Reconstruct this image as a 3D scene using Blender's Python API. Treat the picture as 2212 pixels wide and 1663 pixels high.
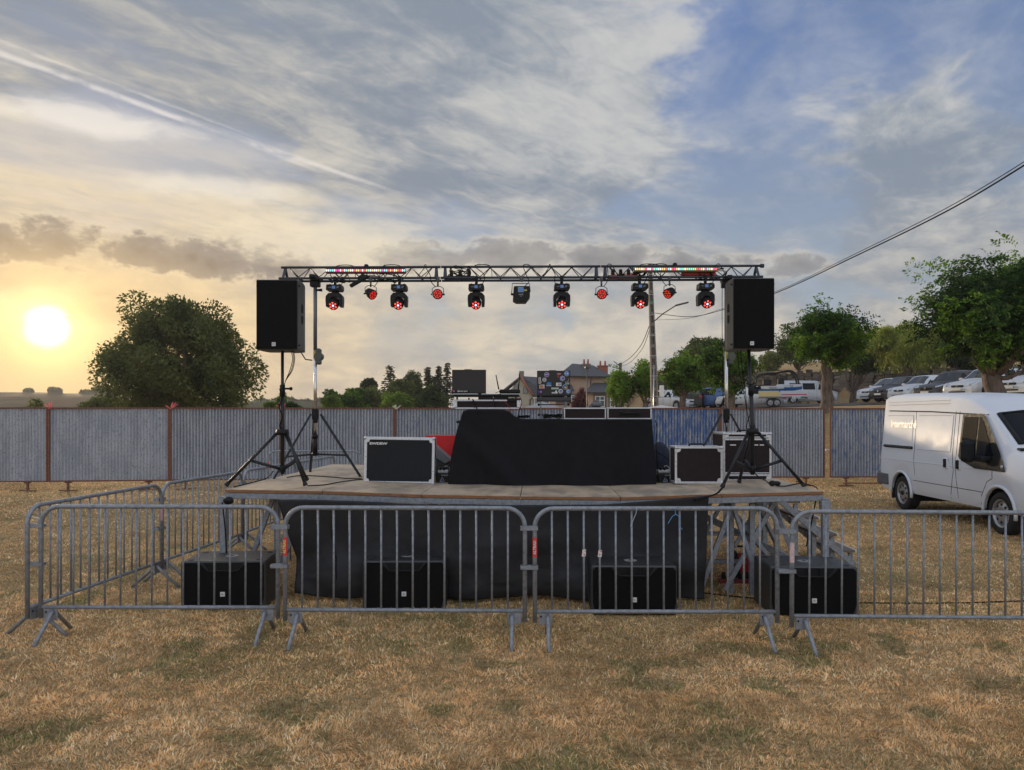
import bpy, math, random
import numpy as np
from mathutils import Matrix, Vector
R = math.radians
random.seed(7)
S = bpy.context.scene
for o in list(bpy.data.objects): bpy.data.objects.remove(o)
COL = S.collection

# ---------------------------------------------------------------- camera
F = 1640.0; CX = 1106.0; HY = 898.0; CH = 1.85
def PX(px, Y): return (px - CX) * Y / F
def PZ(py, Y): return CH + (HY - py) * Y / F
def P(px, py, Y): return (PX(px, Y), Y, PZ(py, Y))
cam = bpy.data.cameras.new('camera'); camo = bpy.data.objects.new('camera', cam); COL.objects.link(camo)
camo.location = (0, 0, CH); camo.rotation_euler = (R(90), 0, 0)
cam.sensor_width = 36; cam.lens = 36 * F / 2212; cam.shift_y = (HY - 831.5) / 2212
cam.clip_start = 0.1; cam.clip_end = 3000
S.camera = camo
S.render.resolution_x = 1024; S.render.resolution_y = 770
S.view_settings.view_transform = 'Standard'; S.view_settings.look = 'None'
S.view_settings.exposure = 0.28; S.view_settings.gamma = 1.0; S.view_settings.use_curve_mapping = False
S.render.engine = 'CYCLES'
S.cycles.max_bounces = 4; S.cycles.diffuse_bounces = 3; S.cycles.glossy_bounces = 2; S.cycles.transmission_bounces = 2; S.cycles.transparent_max_bounces = 4
S.cycles.sample_clamp_indirect = 4.0

# ---------------------------------------------------------------- sun and sky
SUN = Vector((-0.612, 1.0, 0.116)).normalized()
SEL = math.asin(SUN.z); SAZ = math.atan2(SUN.x, SUN.y)
sl = bpy.data.lights.new('sun', 'SUN'); so = bpy.data.objects.new('sun', sl); COL.objects.link(so)
so.location = (-30, 50, 20); so.rotation_euler = SUN.to_track_quat('Z', 'Y').to_euler()
sl.energy = 2.3; sl.angle = R(3.0); sl.color = (1.0, 0.76, 0.48)

W = bpy.data.worlds.new('World'); S.world = W; W.use_nodes = True
nt = W.node_tree; nt.nodes.clear()
def nd(t, **k):
    n = nt.nodes.new(t)
    for a, b in k.items(): setattr(n, a, b)
    return n
def put(s, v):
    if v is None: return
    if isinstance(v, bpy.types.NodeSocket): nt.links.new(v, s)
    elif isinstance(v, (tuple, list)) and len(v) == 3 and s.type == 'RGBA': s.default_value = (*v, 1)
    else: s.default_value = v
def mth(op, a, b=None, c=None, clamp=False):
    n = nd('ShaderNodeMath', operation=op); n.use_clamp = clamp
    put(n.inputs[0], a); put(n.inputs[1], b)
    if c is not None: put(n.inputs[2], c)
    return n.outputs[0]
def add(a, b): return mth('ADD', a, b)
def sub(a, b): return mth('SUBTRACT', a, b)
def mul(a, b): return mth('MULTIPLY', a, b)
def sstep(x, a, b, o0=0.0, o1=1.0):
    n = nd('ShaderNodeMapRange', interpolation_type='SMOOTHSTEP')
    put(n.inputs[0], x); n.inputs[1].default_value = a; n.inputs[2].default_value = b
    n.inputs[3].default_value = o0; n.inputs[4].default_value = o1
    return n.outputs[0]
def mixc(f, a, b, bt='MIX'):
    n = nd('ShaderNodeMix', data_type='RGBA', blend_type=bt)
    put(n.inputs[0], f); put(n.inputs[6], a); put(n.inputs[7], b)
    return n.outputs[2]
def comb(x, y, z):
    n = nd('ShaderNodeCombineXYZ'); put(n.inputs[0], x); put(n.inputs[1], y); put(n.inputs[2], z); return n.outputs[0]
def noise(vec, sc, det=6, rough=0.55, dist=0.0):
    n = nd('ShaderNodeTexNoise'); put(n.inputs['Vector'], vec)
    n.inputs['Scale'].default_value = sc; n.inputs['Detail'].default_value = det
    n.inputs['Roughness'].default_value = rough; n.inputs['Distortion'].default_value = dist
    return n.outputs[0]
tc = nd('ShaderNodeTexCoord'); D = tc.outputs['Generated']
sp = nd('ShaderNodeSeparateXYZ'); put(sp.inputs[0], D); dx, dy, dz = sp.outputs
dzp = mth('MAXIMUM', dz, 0.0)
nish = nd('ShaderNodeTexSky', sky_type='NISHITA'); nish.sun_disc = False
nish.sun_elevation = SEL; nish.sun_rotation = SAZ; nish.air_density = 1.2; nish.dust_density = 1.6; nish.ozone_density = 2.0
# cloud plane coordinates (a flat layer overhead), streak direction as the trails run
den = add(dzp, 0.05)
pxx = mth('DIVIDE', dx, den); pyy = mth('DIVIDE', dy, den)
sx_, sy_ = 0.567, 0.824
al = add(mul(pxx, sx_), mul(pyy, sy_)); ac = sub(mul(pxx, sy_), mul(pyy, sx_))
az = mth('ARCTAN2', dx, dy); el = mth('ARCSINE', dz)
def blob(azd, eld, ra, re, soft=1.0, nz=None, amp=0.0):
    a = mul(sub(az, R(azd)), 1 / R(ra)); e = mul(sub(el, R(eld)), 1 / R(re))
    d = mth('SQRT', add(mul(a, a), mul(e, e)))
    if nz is not None: d = add(d, mul(sub(nz, 0.5), amp))
    return sstep(d, 1.0 + soft * 0.5, 1.0 - soft * 0.5)
warp = noise(comb(pxx, pyy, 0.0), 0.55, 4, 0.5)
vst = comb(mul(al, 0.55), add(ac, mul(warp, 1.3)), 0.3)
n1 = noise(vst, 1.15, 6, 0.60, 0.35)
n2 = noise(comb(mul(al, 0.8), mul(ac, 1.1), 5.0), 2.4, 6, 0.62, 0.5)
vaz = comb(mul(az, 1.0), mul(el, 2.6), 1.7)
n3 = noise(vaz, 3.2, 6, 0.58, 0.25)
nf = noise(vaz, 17.0, 4, 0.62, 0.4)
hi = sstep(el, R(7), R(15))
n4 = noise(comb(mul(az, 1.0), mul(el, 2.0), 4.2), 7.0, 5, 0.55, 0.3)
def lerp(a, b, f): return add(a, mul(sub(b, a), f))
n1 = lerp(n4, n1, hi); n2 = lerp(n4, n2, hi)
cov = add(mul(n1, 0.62), mul(n2, 0.22)); cov = add(cov, mul(n3, 0.40))
holes = mth('MAXIMUM', blob(17.5, 21.5, 6.0, 7.5, 1.5, n3, 2.4), mul(blob(33, 29, 14, 8, 1.6, n1, 1.6), 0.8))
holes = mth('MAXIMUM', holes, mul(blob(-26, 17.0, 10.5, 3.2, 1.4, n3, 1.9), 0.75))
holes = mth('MAXIMUM', holes, mul(blob(-9, 13.5, 9, 2.4, 1.4, n3, 1.5), 0.6))
cov = sub(cov, mul(holes, 0.195))
cm = sstep(cov, 0.44, 0.66)
cm = mth('MAXIMUM', cm, sstep(n2, 0.25, 0.7, 0.12, 0.5))
cm = mth('MAXIMUM', cm, sstep(el, R(9.5), R(2.5), 0.0, 0.86))
# proximity to the sun
dt = nd('ShaderNodeVectorMath', operation='DOT_PRODUCT'); put(dt.inputs[0], D); dt.inputs[1].default_value = SUN
cs = mth('MAXIMUM', dt.outputs['Value'], 0.0)
g1 = mth('POWER', cs, 13.0); g2 = mth('POWER', cs, 90.0); g3 = mth('POWER', cs, 900.0)
low = sstep(el, R(19), R(1.5))
warm = mth('MULTIPLY', add(mul(g1, 0.62), mul(low, 0.42)), 1.0, clamp=True)
def at(px, py):
    x = (px - CX) / F; z = (HY - py) / F
    return math.degrees(math.atan(x)), math.degrees(math.atan(z / math.sqrt(1 + x * x)))
n5 = noise(comb(mul(al, 1.1), mul(ac, 2.2), 8.0), 4.2, 5, 0.62, 0.6)
fine = lerp(nf, n5, hi)
lr = add(mul(n2, 0.34), add(mul(n3, 0.40), mul(fine, 0.26)))
wz = add(mul(n3, 0.5), mul(nf, 0.5))
for (bx, by, bw, bh, k) in ((1400, 170, 150, 300, .085), (1480, 60, 60, 120, .05), (1760, 260, 90, 110, .07), (230, 290, 230, 26, .12), (560, 330, 230, 22, .08), (240, 400, 420, 60, .07), (620, 470, 320, 50, .05), (1040, 440, 120, 190, .05), (1000, 560, 260, 40, .04), (620, 130, 330, 130, -.035), (900, 60, 200, 120, -.05), (300, 235, 260, 34, -.10), (820, 400, 330, 34, -.09), (1850, 340, 320, 70, -.05), (1150, 740, 300, 60, .05), (1700, 560, 60, 22, .10)):
    a, e = at(bx, by); lr = add(lr, mul(blob(a, e, bw / F * 57.3, bh / F * 57.3, 1.7, wz, 2.6), k))
lum = sstep(lr, 0.40, 0.64)
cool = mixc(lum, (0.200, 0.240, 0.300), (0.46, 0.465, 0.465))
wrm = mixc(lum, (0.30, 0.29, 0.27), (0.80, 0.63, 0.38))
ccol = mixc(warm, cool, wrm)
SK = 10.0                                        # everything below is scaled for a background strength of 0.1
def rgbscale(c, k):
    n = nd('ShaderNodeVectorMath', operation='SCALE'); put(n.inputs[0], c); put(n.inputs[3], k); return n.outputs[0]
blue = mixc(sstep(el, R(2), R(30)), (0.34, 0.40, 0.46), (0.080, 0.165, 0.41))
blue = mixc(mul(g1, 0.55), blue, (0.55, 0.52, 0.46))
base = mixc(0.85, rgbscale(nish.outputs[0], 0.1), blue)
sky = mixc(cm, base, ccol)
# bright ragged cloud edge near the trails, upper left
sky = mixc(mul(blob(-29.0, 18.8, 4.6, 0.9, 1.2, nf, 1.6), 0.7), sky, (0.80, 0.74, 0.66))
sky = mixc(mul(blob(-21.5, 15.6, 5.2, 0.7, 1.2, nf, 1.6), 0.6), sky, (0.78, 0.71, 0.60))
# condensation trails
def trail(c, w, a0, a1, k):
    d = mth('ABSOLUTE', sub(add(ac, mul(sub(nf, 0.5), 0.035)), c))
    m = mul(sstep(d, w, w * 0.15), mul(sstep(al, a0, a0 + 0.3), sstep(al, a1, a1 - 1.0)))
    return mul(m, k)
def pl(px, py):
    x, y, z = (px - CX) / F, 1.0, (HY - py) / F
    L = math.sqrt(x * x + y * y + z * z); x /= L; y /= L; z /= L
    q = z + 0.05; x /= q; y /= q
    return x * sx_ + y * sy_, x * sy_ - y * sx_
A0 = pl(-150, 60); A1 = pl(850, 425)
for (p0, p1, w, k) in (((-60, 92), (700, 372), 0.026, 0.55), ((-60, 66), (560, 300), 0.014, 0.38), ((640, 340), (900, 432), 0.03, 0.5)):
    (a0, c0), (a1, c1) = pl(*p0), pl(*p1)
    k2 = (c1 - c0) / (a1 - a0)
    dl = mth('ABSOLUTE', sub(add(ac, mul(sub(nf, 0.5), 0.03)), add(mul(sub(al, a0), k2), c0)))
    m = mul(sstep(dl, w, w * 0.1), mul(sstep(al, a0 - 0.8, a0 + 0.1), sstep(al, a1 + 0.05, a1 - 0.25)))
    m = mul(m, sstep(nf, 0.34, 0.62, 0.15, 1.0))
    sky = mixc(mul(m, k * .85), sky, (0.84, 0.77, 0.70))
# low dark cloud bank
nb = add(mul(noise(comb(mul(az, 1.0), mul(el, 1.7), 9.0), 13.0, 5, 0.6, 0.3), 0.62), mul(noise(comb(az, mul(el, 1.4), 2.0), 34.0, 3, 0.62, 0.3), 0.38))
def dist_(px, py, bw, bh):
    a, e = at(px, py); ra, re = bw / F * 57.3, bh / F * 57.3
    x = mul(sub(az, R(a)), 1 / R(ra)); y = mul(sub(el, R(e)), 1 / R(re)); return sub(1.0, mth('SQRT', add(mul(x, x), mul(y, y))))
for grp, k, amp in ((((430, 556, 270, 44), (300, 540, 150, 40), (570, 574, 150, 26), (130, 520, 120, 56), (-10, 520, 110, 40)), 1.0, 3.6), (((900, 552, 230, 36), (1060, 548, 150, 42), (1290, 562, 210, 36), (1500, 572, 180, 22), (1720, 572, 70, 30)), 0.66, 3.8)):
    Dm = None
    for g_ in grp: Dm = dist_(*g_) if Dm is None else mth('MAXIMUM', Dm, dist_(*g_))
    dn = add(Dm, mul(sub(nb, 0.5), amp)); inside = sstep(Dm, -0.35, 0.15)
    rim = mul(sstep(dn, -0.12, 0.18), inside); core = mul(sstep(dn, 0.08, 0.50), inside)
    sky = mixc(mul(rim, 0.35 * k), sky, (0.66, 0.58, 0.44))
    edge = sstep(dn, 0.35, 1.3)
    sky = mixc(mul(core, 0.95 * k), sky, mixc(edge, (0.19, 0.19, 0.21), (0.085, 0.095, 0.125)))
# lit pale cumulus rims over mid left
a, e = at(700, 520); sky = mixc(mul(blob(a, e, 7, 1.6, 1.2, nf, 1.8), 0.45), sky, (0.83, 0.72, 0.52))
# yellow glow by the horizon, then the sun's own glare
sky = mixc(mul(mth('POWER', cs, 30.0), mul(low, 0.75)), sky, (0.93, 0.60, 0.22))
def addg(c, f, col):
    return mixc(1.0, c, rgbscale(col_node(col), f), 'ADD')
def col_node(c):
    n = nd('ShaderNodeRGB'); n.outputs[0].default_value = (*c, 1); return n.outputs[0]
sky = addg(sky, mul(g2, 0.07), (1.0, 0.70, 0.28))
sky = addg(sky, mul(g3, 0.80), (1.0, 0.66, 0.24))
ang = mth('ARCCOSINE', mth('MINIMUM', cs, 0.999999))
disc = sstep(add(ang, mul(sub(nf, 0.5), 0.014)), R(1.65), R(0.2))
sky = addg(sky, mul(disc, 2.0), (1.0, 0.93, 0.72))
# added fill: unseen sky overhead and behind the camera brightened to lift ground light
fill_gain = sstep(dy, 0.60, -0.55, 1.0, 2.05)
sky = rgbscale(sky, fill_gain)
# ground half of the dome
sky = mixc(sstep(dz, 0.0, -0.02), sky, (0.20, 0.16, 0.11))
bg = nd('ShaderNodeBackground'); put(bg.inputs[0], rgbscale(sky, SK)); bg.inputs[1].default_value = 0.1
W.cycles.sampling_method = 'MANUAL'; W.cycles.sample_map_resolution = 1024
ow = nd('ShaderNodeOutputWorld'); nt.links.new(bg.outputs[0], ow.inputs[0])

# ---------------------------------------------------------------- materials
MATS = {}
def mat(name, col, rough=0.5, metal=0.0, var=0.0, vs=8.0, bump=0.0, bs=60.0, emis=None, est=0.0, spec=0.5, col2=None, c2=(0.5, 0.65), stretch=None, coat=0.0, attr=None, trans=0.0, alpha=1.0, world=False, glass=False):
    if name in MATS: return MATS[name]
    m = bpy.data.materials.new(name); m.use_nodes = True
    t = m.node_tree; b = t.nodes['Principled BSDF']
    def n(ty): return t.nodes.new(ty)
    L = t.links.new
    b.inputs['Roughness'].default_value = rough; b.inputs['Metallic'].default_value = metal
    b.inputs['Specular IOR Level'].default_value = spec; b.inputs['Coat Weight'].default_value = coat
    b.inputs['Base Color'].default_value = (*col, 1)
    tcn = n('ShaderNodeTexCoord'); vec = tcn.outputs['Object']
    if world:
        g = n('ShaderNodeNewGeometry'); vec = g.outputs['Position']
    if stretch:
        mp = n('ShaderNodeMapping'); mp.inputs['Scale'].default_value = stretch; L(vec, mp.inputs[0]); vec = mp.outputs[0]
    cur = None
    if attr:
        a = n('ShaderNodeAttribute'); a.attribute_name = attr; cur = a.outputs['Color']
    def nz(sc, det=6):
        x = n('ShaderNodeTexNoise'); L(vec, x.inputs['Vector']); x.inputs['Scale'].default_value = sc; x.inputs['Detail'].default_value = det; x.inputs['Roughness'].default_value = 0.62
        return x.outputs[0]
    if col2 is not None:
        mr = n('ShaderNodeMapRange'); mr.interpolation_type = 'SMOOTHSTEP'; L(nz(vs), mr.inputs[0]); mr.inputs[1].default_value = c2[0]; mr.inputs[2].default_value = c2[1]
        mx = n('ShaderNodeMix'); mx.data_type = 'RGBA'; L(mr.outputs[0], mx.inputs[0])
        mx.inputs[6].default_value = (*col, 1); mx.inputs[7].default_value = (*col2, 1); cur = mx.outputs[2]
    if var > 0:
        mr = n('ShaderNodeMapRange'); L(nz(vs * 1.7, 8), mr.inputs[0]); mr.inputs[1].default_value = 0.25; mr.inputs[2].default_value = 0.75
        mr.inputs[3].default_value = 1 - var; mr.inputs[4].default_value = 1 + var
        vm = n('ShaderNodeVectorMath'); vm.operation = 'SCALE'; L(mr.outputs[0], vm.inputs[3])
        if cur: L(cur, vm.inputs[0])
        else: vm.inputs[0].default_value = col
        cur = vm.outputs[0]
        rr = n('ShaderNodeMapRange'); L(nz(vs * 2.3), rr.inputs[0]); rr.inputs[1].default_value = .3; rr.inputs[2].default_value = .7
        rr.inputs[3].default_value = max(0.02, rough - 0.12); rr.inputs[4].default_value = min(1, rough + 0.12); L(rr.outputs[0], b.inputs['Roughness'])
    if cur: L(cur, b.inputs['Base Color'])
    if bump > 0:
        bn = n('ShaderNodeBump'); bn.inputs['Strength'].default_value = bump; bn.inputs['Distance'].default_value = 0.01
        L(nz(bs, 4), bn.inputs['Height']); L(bn.outputs[0], b.inputs['Normal'])
    if emis is not None:
        b.inputs['Emission Color'].default_value = (*emis, 1); b.inputs['Emission Strength'].default_value = est
    if trans > 0:
        tr = n('ShaderNodeBsdfTranslucent'); ms = n('ShaderNodeMixShader'); ms.inputs[0].default_value = trans
        if cur: L(cur, tr.inputs[0])
        else: tr.inputs[0].default_value = (*col, 1)
        L(b.outputs[0], ms.inputs[1]); L(tr.outputs[0], ms.inputs[2]); L(ms.outputs[0], t.nodes['Material Output'].inputs[0])
    if glass:
        b.inputs['Transmission Weight'].default_value = 1.0; b.inputs['IOR'].default_value = 1.01
    MATS[name] = m
    return m

galv = mat('galvanised_steel', (0.30, 0.315, 0.34), 0.58, 0.45, 0.22, 25, 0.2, 120, col2=(0.21, 0.225, 0.25), c2=(0.4, 0.7))
alu = mat('aluminium', (0.62, 0.63, 0.66), 0.34, 0.7, 0.10, 12)
chrome = mat('chrome_tube', (0.66, 0.64, 0.62), 0.22, 1.0, 0.08, 8)
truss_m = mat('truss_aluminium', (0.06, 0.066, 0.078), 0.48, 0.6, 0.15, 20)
blk = mat('black_plastic', (0.006, 0.006, 0.0065), 0.45, 0, 0.15, 30, 0.12, 300, spec=.28)
blkpaint = mat('black_textured_paint', (0.012, 0.012, 0.0125), 0.43, 0, 0.12, 30, 0.5, 420, spec=1.0)
grillem = mat('speaker_grille', (0.004, 0.004, 0.0045), 0.65, 0.0, 0.1, 20, 0.6, 700, spec=.14)
blkmetal = mat('black_powder_coated_steel', (0.010, 0.011, 0.014), 0.38, 0.0, 0.15, 30, spec=.4)
rubber = mat('black_rubber', (0.014, 0.014, 0.014), 0.75, 0, 0.2, 40)
skirt_m = mat('black_skirt_cloth', (0.014, 0.014, 0.0165), 0.60, 0, 0.12, 6, 0.2, 900, spec=0.38)
cloth_m = mat('black_molton_cloth', (0.0135, 0.0135, 0.0155), 0.9, 0, 0.12, 6, 0.25, 900, spec=0.12)
lam_b = mat('black_laminate', (0.014, 0.015, 0.018), 0.6, 0, 0.1, 12, 0.15, 500, spec=.2)
lam_br = mat('brown_laminate', (0.022, 0.014, 0.015), 0.62, 0, 0.1, 12, 0.15, 500, spec=.2)
white_p = mat('white_label', (0.72, 0.72, 0.70), 0.6)
cablem = mat('black_cable', (0.007, 0.007, 0.007), 0.85, spec=.15)
redcable = mat('red_cable', (0.45, 0.02, 0.02), 0.5)
blueglow = mat('blue_print', (0.03, 0.12, 0.5), 0.5)
rust = mat('rusty_iron', (0.20, 0.085, 0.050), 0.85, 0.1, 0.35, 18, 0.4, 90, col2=(0.12, 0.065, 0.05))
orange_tie = mat('pink_ribbon', (0.75, 0.18, 0.20), 0.7, trans=0.4)
whitetwine = mat('pale_twine', (0.75, 0.72, 0.55), 0.8, trans=0.3)
bluetwine = mat('blue_twine', (0.10, 0.32, 0.60), 0.7)
ply = mat('worn_plywood', (0.50, 0.38, 0.26), 0.62, 0, 0.24, 2.8, 0.12, 25, col2=(0.30, 0.235, 0.175), c2=(0.42, 0.62), stretch=(1, 0.45, 1))
plyedge = mat('plywood_edge', (0.30, 0.13, 0.05), 0.75, 0, 0.3, 14, 0.3, 60, col2=(0.12, 0.06, 0.03), stretch=(1, 1, 8))
led_red = mat('red_lens', (0.5, 0.01, 0.01), 0.3, emis=(1.0, 0.10, 0.07), est=1.25)
led_core = mat('white_lens', (0.6, 0.6, 0.8), 0.3, emis=(0.62, 0.72, 1.0), est=1.2)
par_red = mat('dim_red_lens', (0.4, 0.01, 0.01), 0.3, emis=(0.95, 0.05, 0.03), est=0.8)
redhousing = mat('glossy_lens_ring', (0.03, 0.004, 0.005), 0.3)

# ---------------------------------------------------------------- mesh builder
class MB:
    def __init__(s): s.v = []; s.f = []; s.s = []; s.M = None
    def av(s, pts):
        i = len(s.v)
        if s.M is not None: pts = [tuple(s.M @ Vector(p)) for p in pts]
        s.v.extend(tuple(p) for p in pts); return i
    def af(s, f, sm=False): s.f.append(tuple(f)); s.s.append(sm)
    def quad(s, a, b, c, d):
        i = s.av([a, b, c, d]); s.af((i, i + 1, i + 2, i + 3)); return s
    def poly(s, pts):
        i = s.av(pts); s.af(range(i, i + len(pts))); return s
    def box(s, c, z, r=0.0):
        hx, hy, hz = z[0] / 2, z[1] / 2, z[2] / 2; cx, cy, cz = c
        r = min(r, hx * .9, hy * .9, hz * .9)
        if r <= 0:
            i = s.av([(cx + a * hx, cy + b * hy, cz + d * hz) for a in (-1, 1) for b in (-1, 1) for d in (-1, 1)])
            for f in ((0, 1, 3, 2), (4, 6, 7, 5), (0, 4, 5, 1), (2, 3, 7, 6), (0, 2, 6, 4), (1, 5, 7, 3)): s.af([i + k for k in f])
            return s
        idx = {}; pts = []
        for a in (-1, 1):
            for b in (-1, 1):
                for d in (-1, 1):
                    for ax in range(3):
                        q = [a * (hx - (r if ax != 0 else 0)), b * (hy - (r if ax != 1 else 0)), d * (hz - (r if ax != 2 else 0))]
                        idx[(a, b, d, ax)] = len(pts); pts.append((cx + q[0], cy + q[1], cz + q[2]))
        i = s.av(pts); g = lambda *k: i + idx[k]
        for a in (-1, 1):
            w = [(-1, -1), (1, -1), (1, 1), (-1, 1)]
            if a < 0: w = w[::-1]
            s.af([g(a, p, q, 0) for p, q in w]); s.af([g(q, a, p, 1) for p, q in w]); s.af([g(p, q, a, 2) for p, q in w])
        for a in (-1, 1):
            for b in (-1, 1):
                f = [g(a, b, -1, 0), g(a, b, 1, 0), g(a, b, 1, 1), g(a, b, -1, 1)]; s.af(f if a * b < 0 else f[::-1])
                f = [g(a, -1, b, 0), g(a, 1, b, 0), g(a, 1, b, 2), g(a, -1, b, 2)]; s.af(f if a * b > 0 else f[::-1])
                f = [g(-1, a, b, 1), g(1, a, b, 1), g(1, a, b, 2), g(-1, a, b, 2)]; s.af(f if a * b < 0 else f[::-1])
                for d in (-1, 1):
                    f = [g(a, b, d, 0), g(a, b, d, 1), g(a, b, d, 2)]; s.af(f if a * b * d > 0 else f[::-1])
        return s
    def tube(s, pts, r, n=8, cap=True, flat=1.0):
        pts = [Vector(p) for p in pts]; m = len(pts)
        rs = r if isinstance(r, (list, tuple)) else [r] * m
        up = Vector((0, 0, 1)); prev = None; rings = []
        for i in range(m):
            d = (pts[min(i + 1, m - 1)] - pts[max(i - 1, 0)])
            d = d.normalized() if d.length > 1e-9 else Vector((0, 0, 1))
            if prev is None:
                a = d.cross(up) if abs(d.z) < 0.95 else d.cross(Vector((0, 1, 0)))
            else: a = prev - d * prev.dot(d)
            a.normalize(); b = d.cross(a); prev = a
            rings.append(s.av([pts[i] + (a * math.cos(2 * math.pi * k / n) + b * math.sin(2 * math.pi * k / n) * flat) * rs[i] for k in range(n)]))
        for i in range(m - 1):
            p, q = rings[i], rings[i + 1]
            for k in range(n): s.af((p + k, p + (k + 1) % n, q + (k + 1) % n, q + k), n > 4)
        if cap: s.af([rings[0] + k for k in range(n)][::-1]); s.af([rings[-1] + k for k in range(n)])
        return s
    def cyl(s, a, b, r0, r1=None, n=16): return s.tube([a, b], [r0, r0 if r1 is None else r1], n)
    def sph(s, c, r, nu=16, nv=10, t0=0.0, t1=math.pi):
        if not isinstance(r, (tuple, list)): r = (r, r, r)
        rows = []
        for j in range(nv + 1):
            t = t0 + (t1 - t0) * j / nv
            rows.append(s.av([(c[0] + r[0] * math.sin(t) * math.cos(2 * math.pi * k / nu), c[1] + r[1] * math.sin(t) * math.sin(2 * math.pi * k / nu), c[2] + r[2] * math.cos(t)) for k in range(nu)]))
        for j in range(nv):
            for k in range(nu): s.af((rows[j] + k, rows[j + 1] + k, rows[j + 1] + (k + 1) % nu, rows[j] + (k + 1) % nu), True)
        return s
    def ext(s, poly, vec):
        n = len(poly); v = Vector(vec)
        i = s.av(list(poly)); j = s.av([Vector(p) + v for p in poly])
        s.af(range(i, i + n)); s.af([j + k for k in range(n)][::-1])
        for k in range(n): s.af((i + (k + 1) % n, i + k, j + k, j + (k + 1) % n))
        return s
    def grid(s, fn, nu, nv, sm=True):
        i = s.av([fn(a / nu, b / nv) for b in range(nv + 1) for a in range(nu + 1)])
        for b in range(nv):
            for a in range(nu):
                k = i + b * (nu + 1) + a; s.af((k, k + 1, k + nu + 2, k + nu + 1), sm)
        return s
    def mesh(s, name, m):
        me = bpy.data.meshes.new(name); me.from_pydata(s.v, [], s.f)
        if s.s: me.polygons.foreach_set('use_smooth', s.s)
        me.materials.append(m); me.update(); return me
def setp(o, label=None, cat=None, group=None, kind=None):
    if label: o['label'] = label
    if cat: o['category'] = cat
    if group: o['group'] = group
    if kind: o['kind'] = kind
    return o
def part(name, mb, m, parent=None, label=None, kind=None, loc=None, rot=None):
    me = mb.mesh(name, m) if isinstance(mb, MB) else mb
    o = bpy.data.objects.new(name, me); COL.objects.link(o)
    if parent: o.parent = parent
    if loc: o.location = loc
    if rot: o.rotation_euler = rot
    return setp(o, label=label, kind=kind)
def thing(name, label, cat, loc=(0, 0, 0), rz=0.0, group=None, rot=None):
    o = bpy.data.objects.new(name, None); COL.objects.link(o); o.location = loc
    o.rotation_euler = rot if rot else (0, 0, rz); o.empty_display_size = 0.1
    return setp(o, label, cat, group)
def solo(name, mb, m, label, cat, group=None, loc=None):
    return setp(part(name, mb, m, loc=loc), label, cat, group)
def struct(name, mb, m): return setp(part(name, mb, m), kind='structure')
KIDS = {}
def kids(o): return [c for c in bpy.data.objects if c.parent == o]
def dup(o, loc, rz=None, label=None, group=None):
    def rec(a, par):
        c = a.copy(); COL.objects.link(c)
        if par: c.parent = par
        for k in kids(a): rec(k, c)
        return c
    c = rec(o, None); c.location = loc
    if rz is not None: c.rotation_euler = (0, 0, rz)
    if label: c['label'] = label
    if group: c['group'] = group
    return c
def text(s, size, m, parent, loc, rot=(R(90), 0, 0), ext=0.0006, name='lettering', sx=1.0, shear=0.0, bold=0.0):
    cu = bpy.data.curves.new(name, 'FONT'); cu.body = s; cu.size = size; cu.extrude = ext; cu.align_x = 'CENTER'; cu.align_y = 'CENTER'; cu.shear = shear; cu.offset = bold; cu.resolution_u = 3
    o = bpy.data.objects.new('tmp', cu); me = bpy.data.meshes.new_from_object(o); bpy.data.objects.remove(o); bpy.data.curves.remove(cu)
    me.materials.clear(); me.materials.append(m)
    q = bpy.data.objects.new(name, me); COL.objects.link(q); q.location = loc; q.rotation_euler = rot; q.scale = (sx, 1, 1)
    if parent: q.parent = parent
    return q
def T(x, y, z): return Matrix.Translation((x, y, z))
def wob(pts, a, seed=0):
    rnd = random.Random(seed); return [(p[0] + rnd.uniform(-a, a), p[1] + rnd.uniform(-a, a), p[2] + rnd.uniform(-a, a)) for p in pts]
def smooth_path(pts, k=6):
    pts = [Vector(p) for p in pts]; out = []
    for i in range(len(pts) - 1):
        p0 = pts[max(i - 1, 0)]; p1 = pts[i]; p2 = pts[i + 1]; p3 = pts[min(i + 2, len(pts) - 1)]
        for j in range(k):
            t = j / k
            out.append(0.5 * ((2 * p1) + (p2 - p0) * t + (2 * p0 - 5 * p1 + 4 * p2 - p3) * t * t + (3 * p1 - p0 - 3 * p2 + p3) * t ** 3))
    out.append(pts[-1]); return out
# ---------------------------------------------------------------- terrain
def ss(x, a, b):
    t = np.clip((x - a) / (b - a), 0, 1); return t * t * (3 - 2 * t)
_rs = np.random.RandomState(5)
_T = _rs.rand(256, 256)
def vn(x, y):
    x = np.asarray(x, float); y = np.asarray(y, float)
    xi = np.floor(x).astype(int); yi = np.floor(y).astype(int); fx = x - xi; fy = y - yi
    fx = fx * fx * (3 - 2 * fx); fy = fy * fy * (3 - 2 * fy)
    g = lambda a, b: _T[a % 256, b % 256]
    return (g(xi, yi) * (1 - fx) + g(xi + 1, yi) * fx) * (1 - fy) + (g(xi, yi + 1) * (1 - fx) + g(xi + 1, yi + 1) * fx) * fy
def fbm(x, y, o=4):
    s = 0; a = 0.5; t = 0
    for k in range(o): s = s + a * vn(x * 2 ** k + 17 * k, y * 2 ** k + 31 * k); t += a; a *= 0.55
    return s / t
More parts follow.
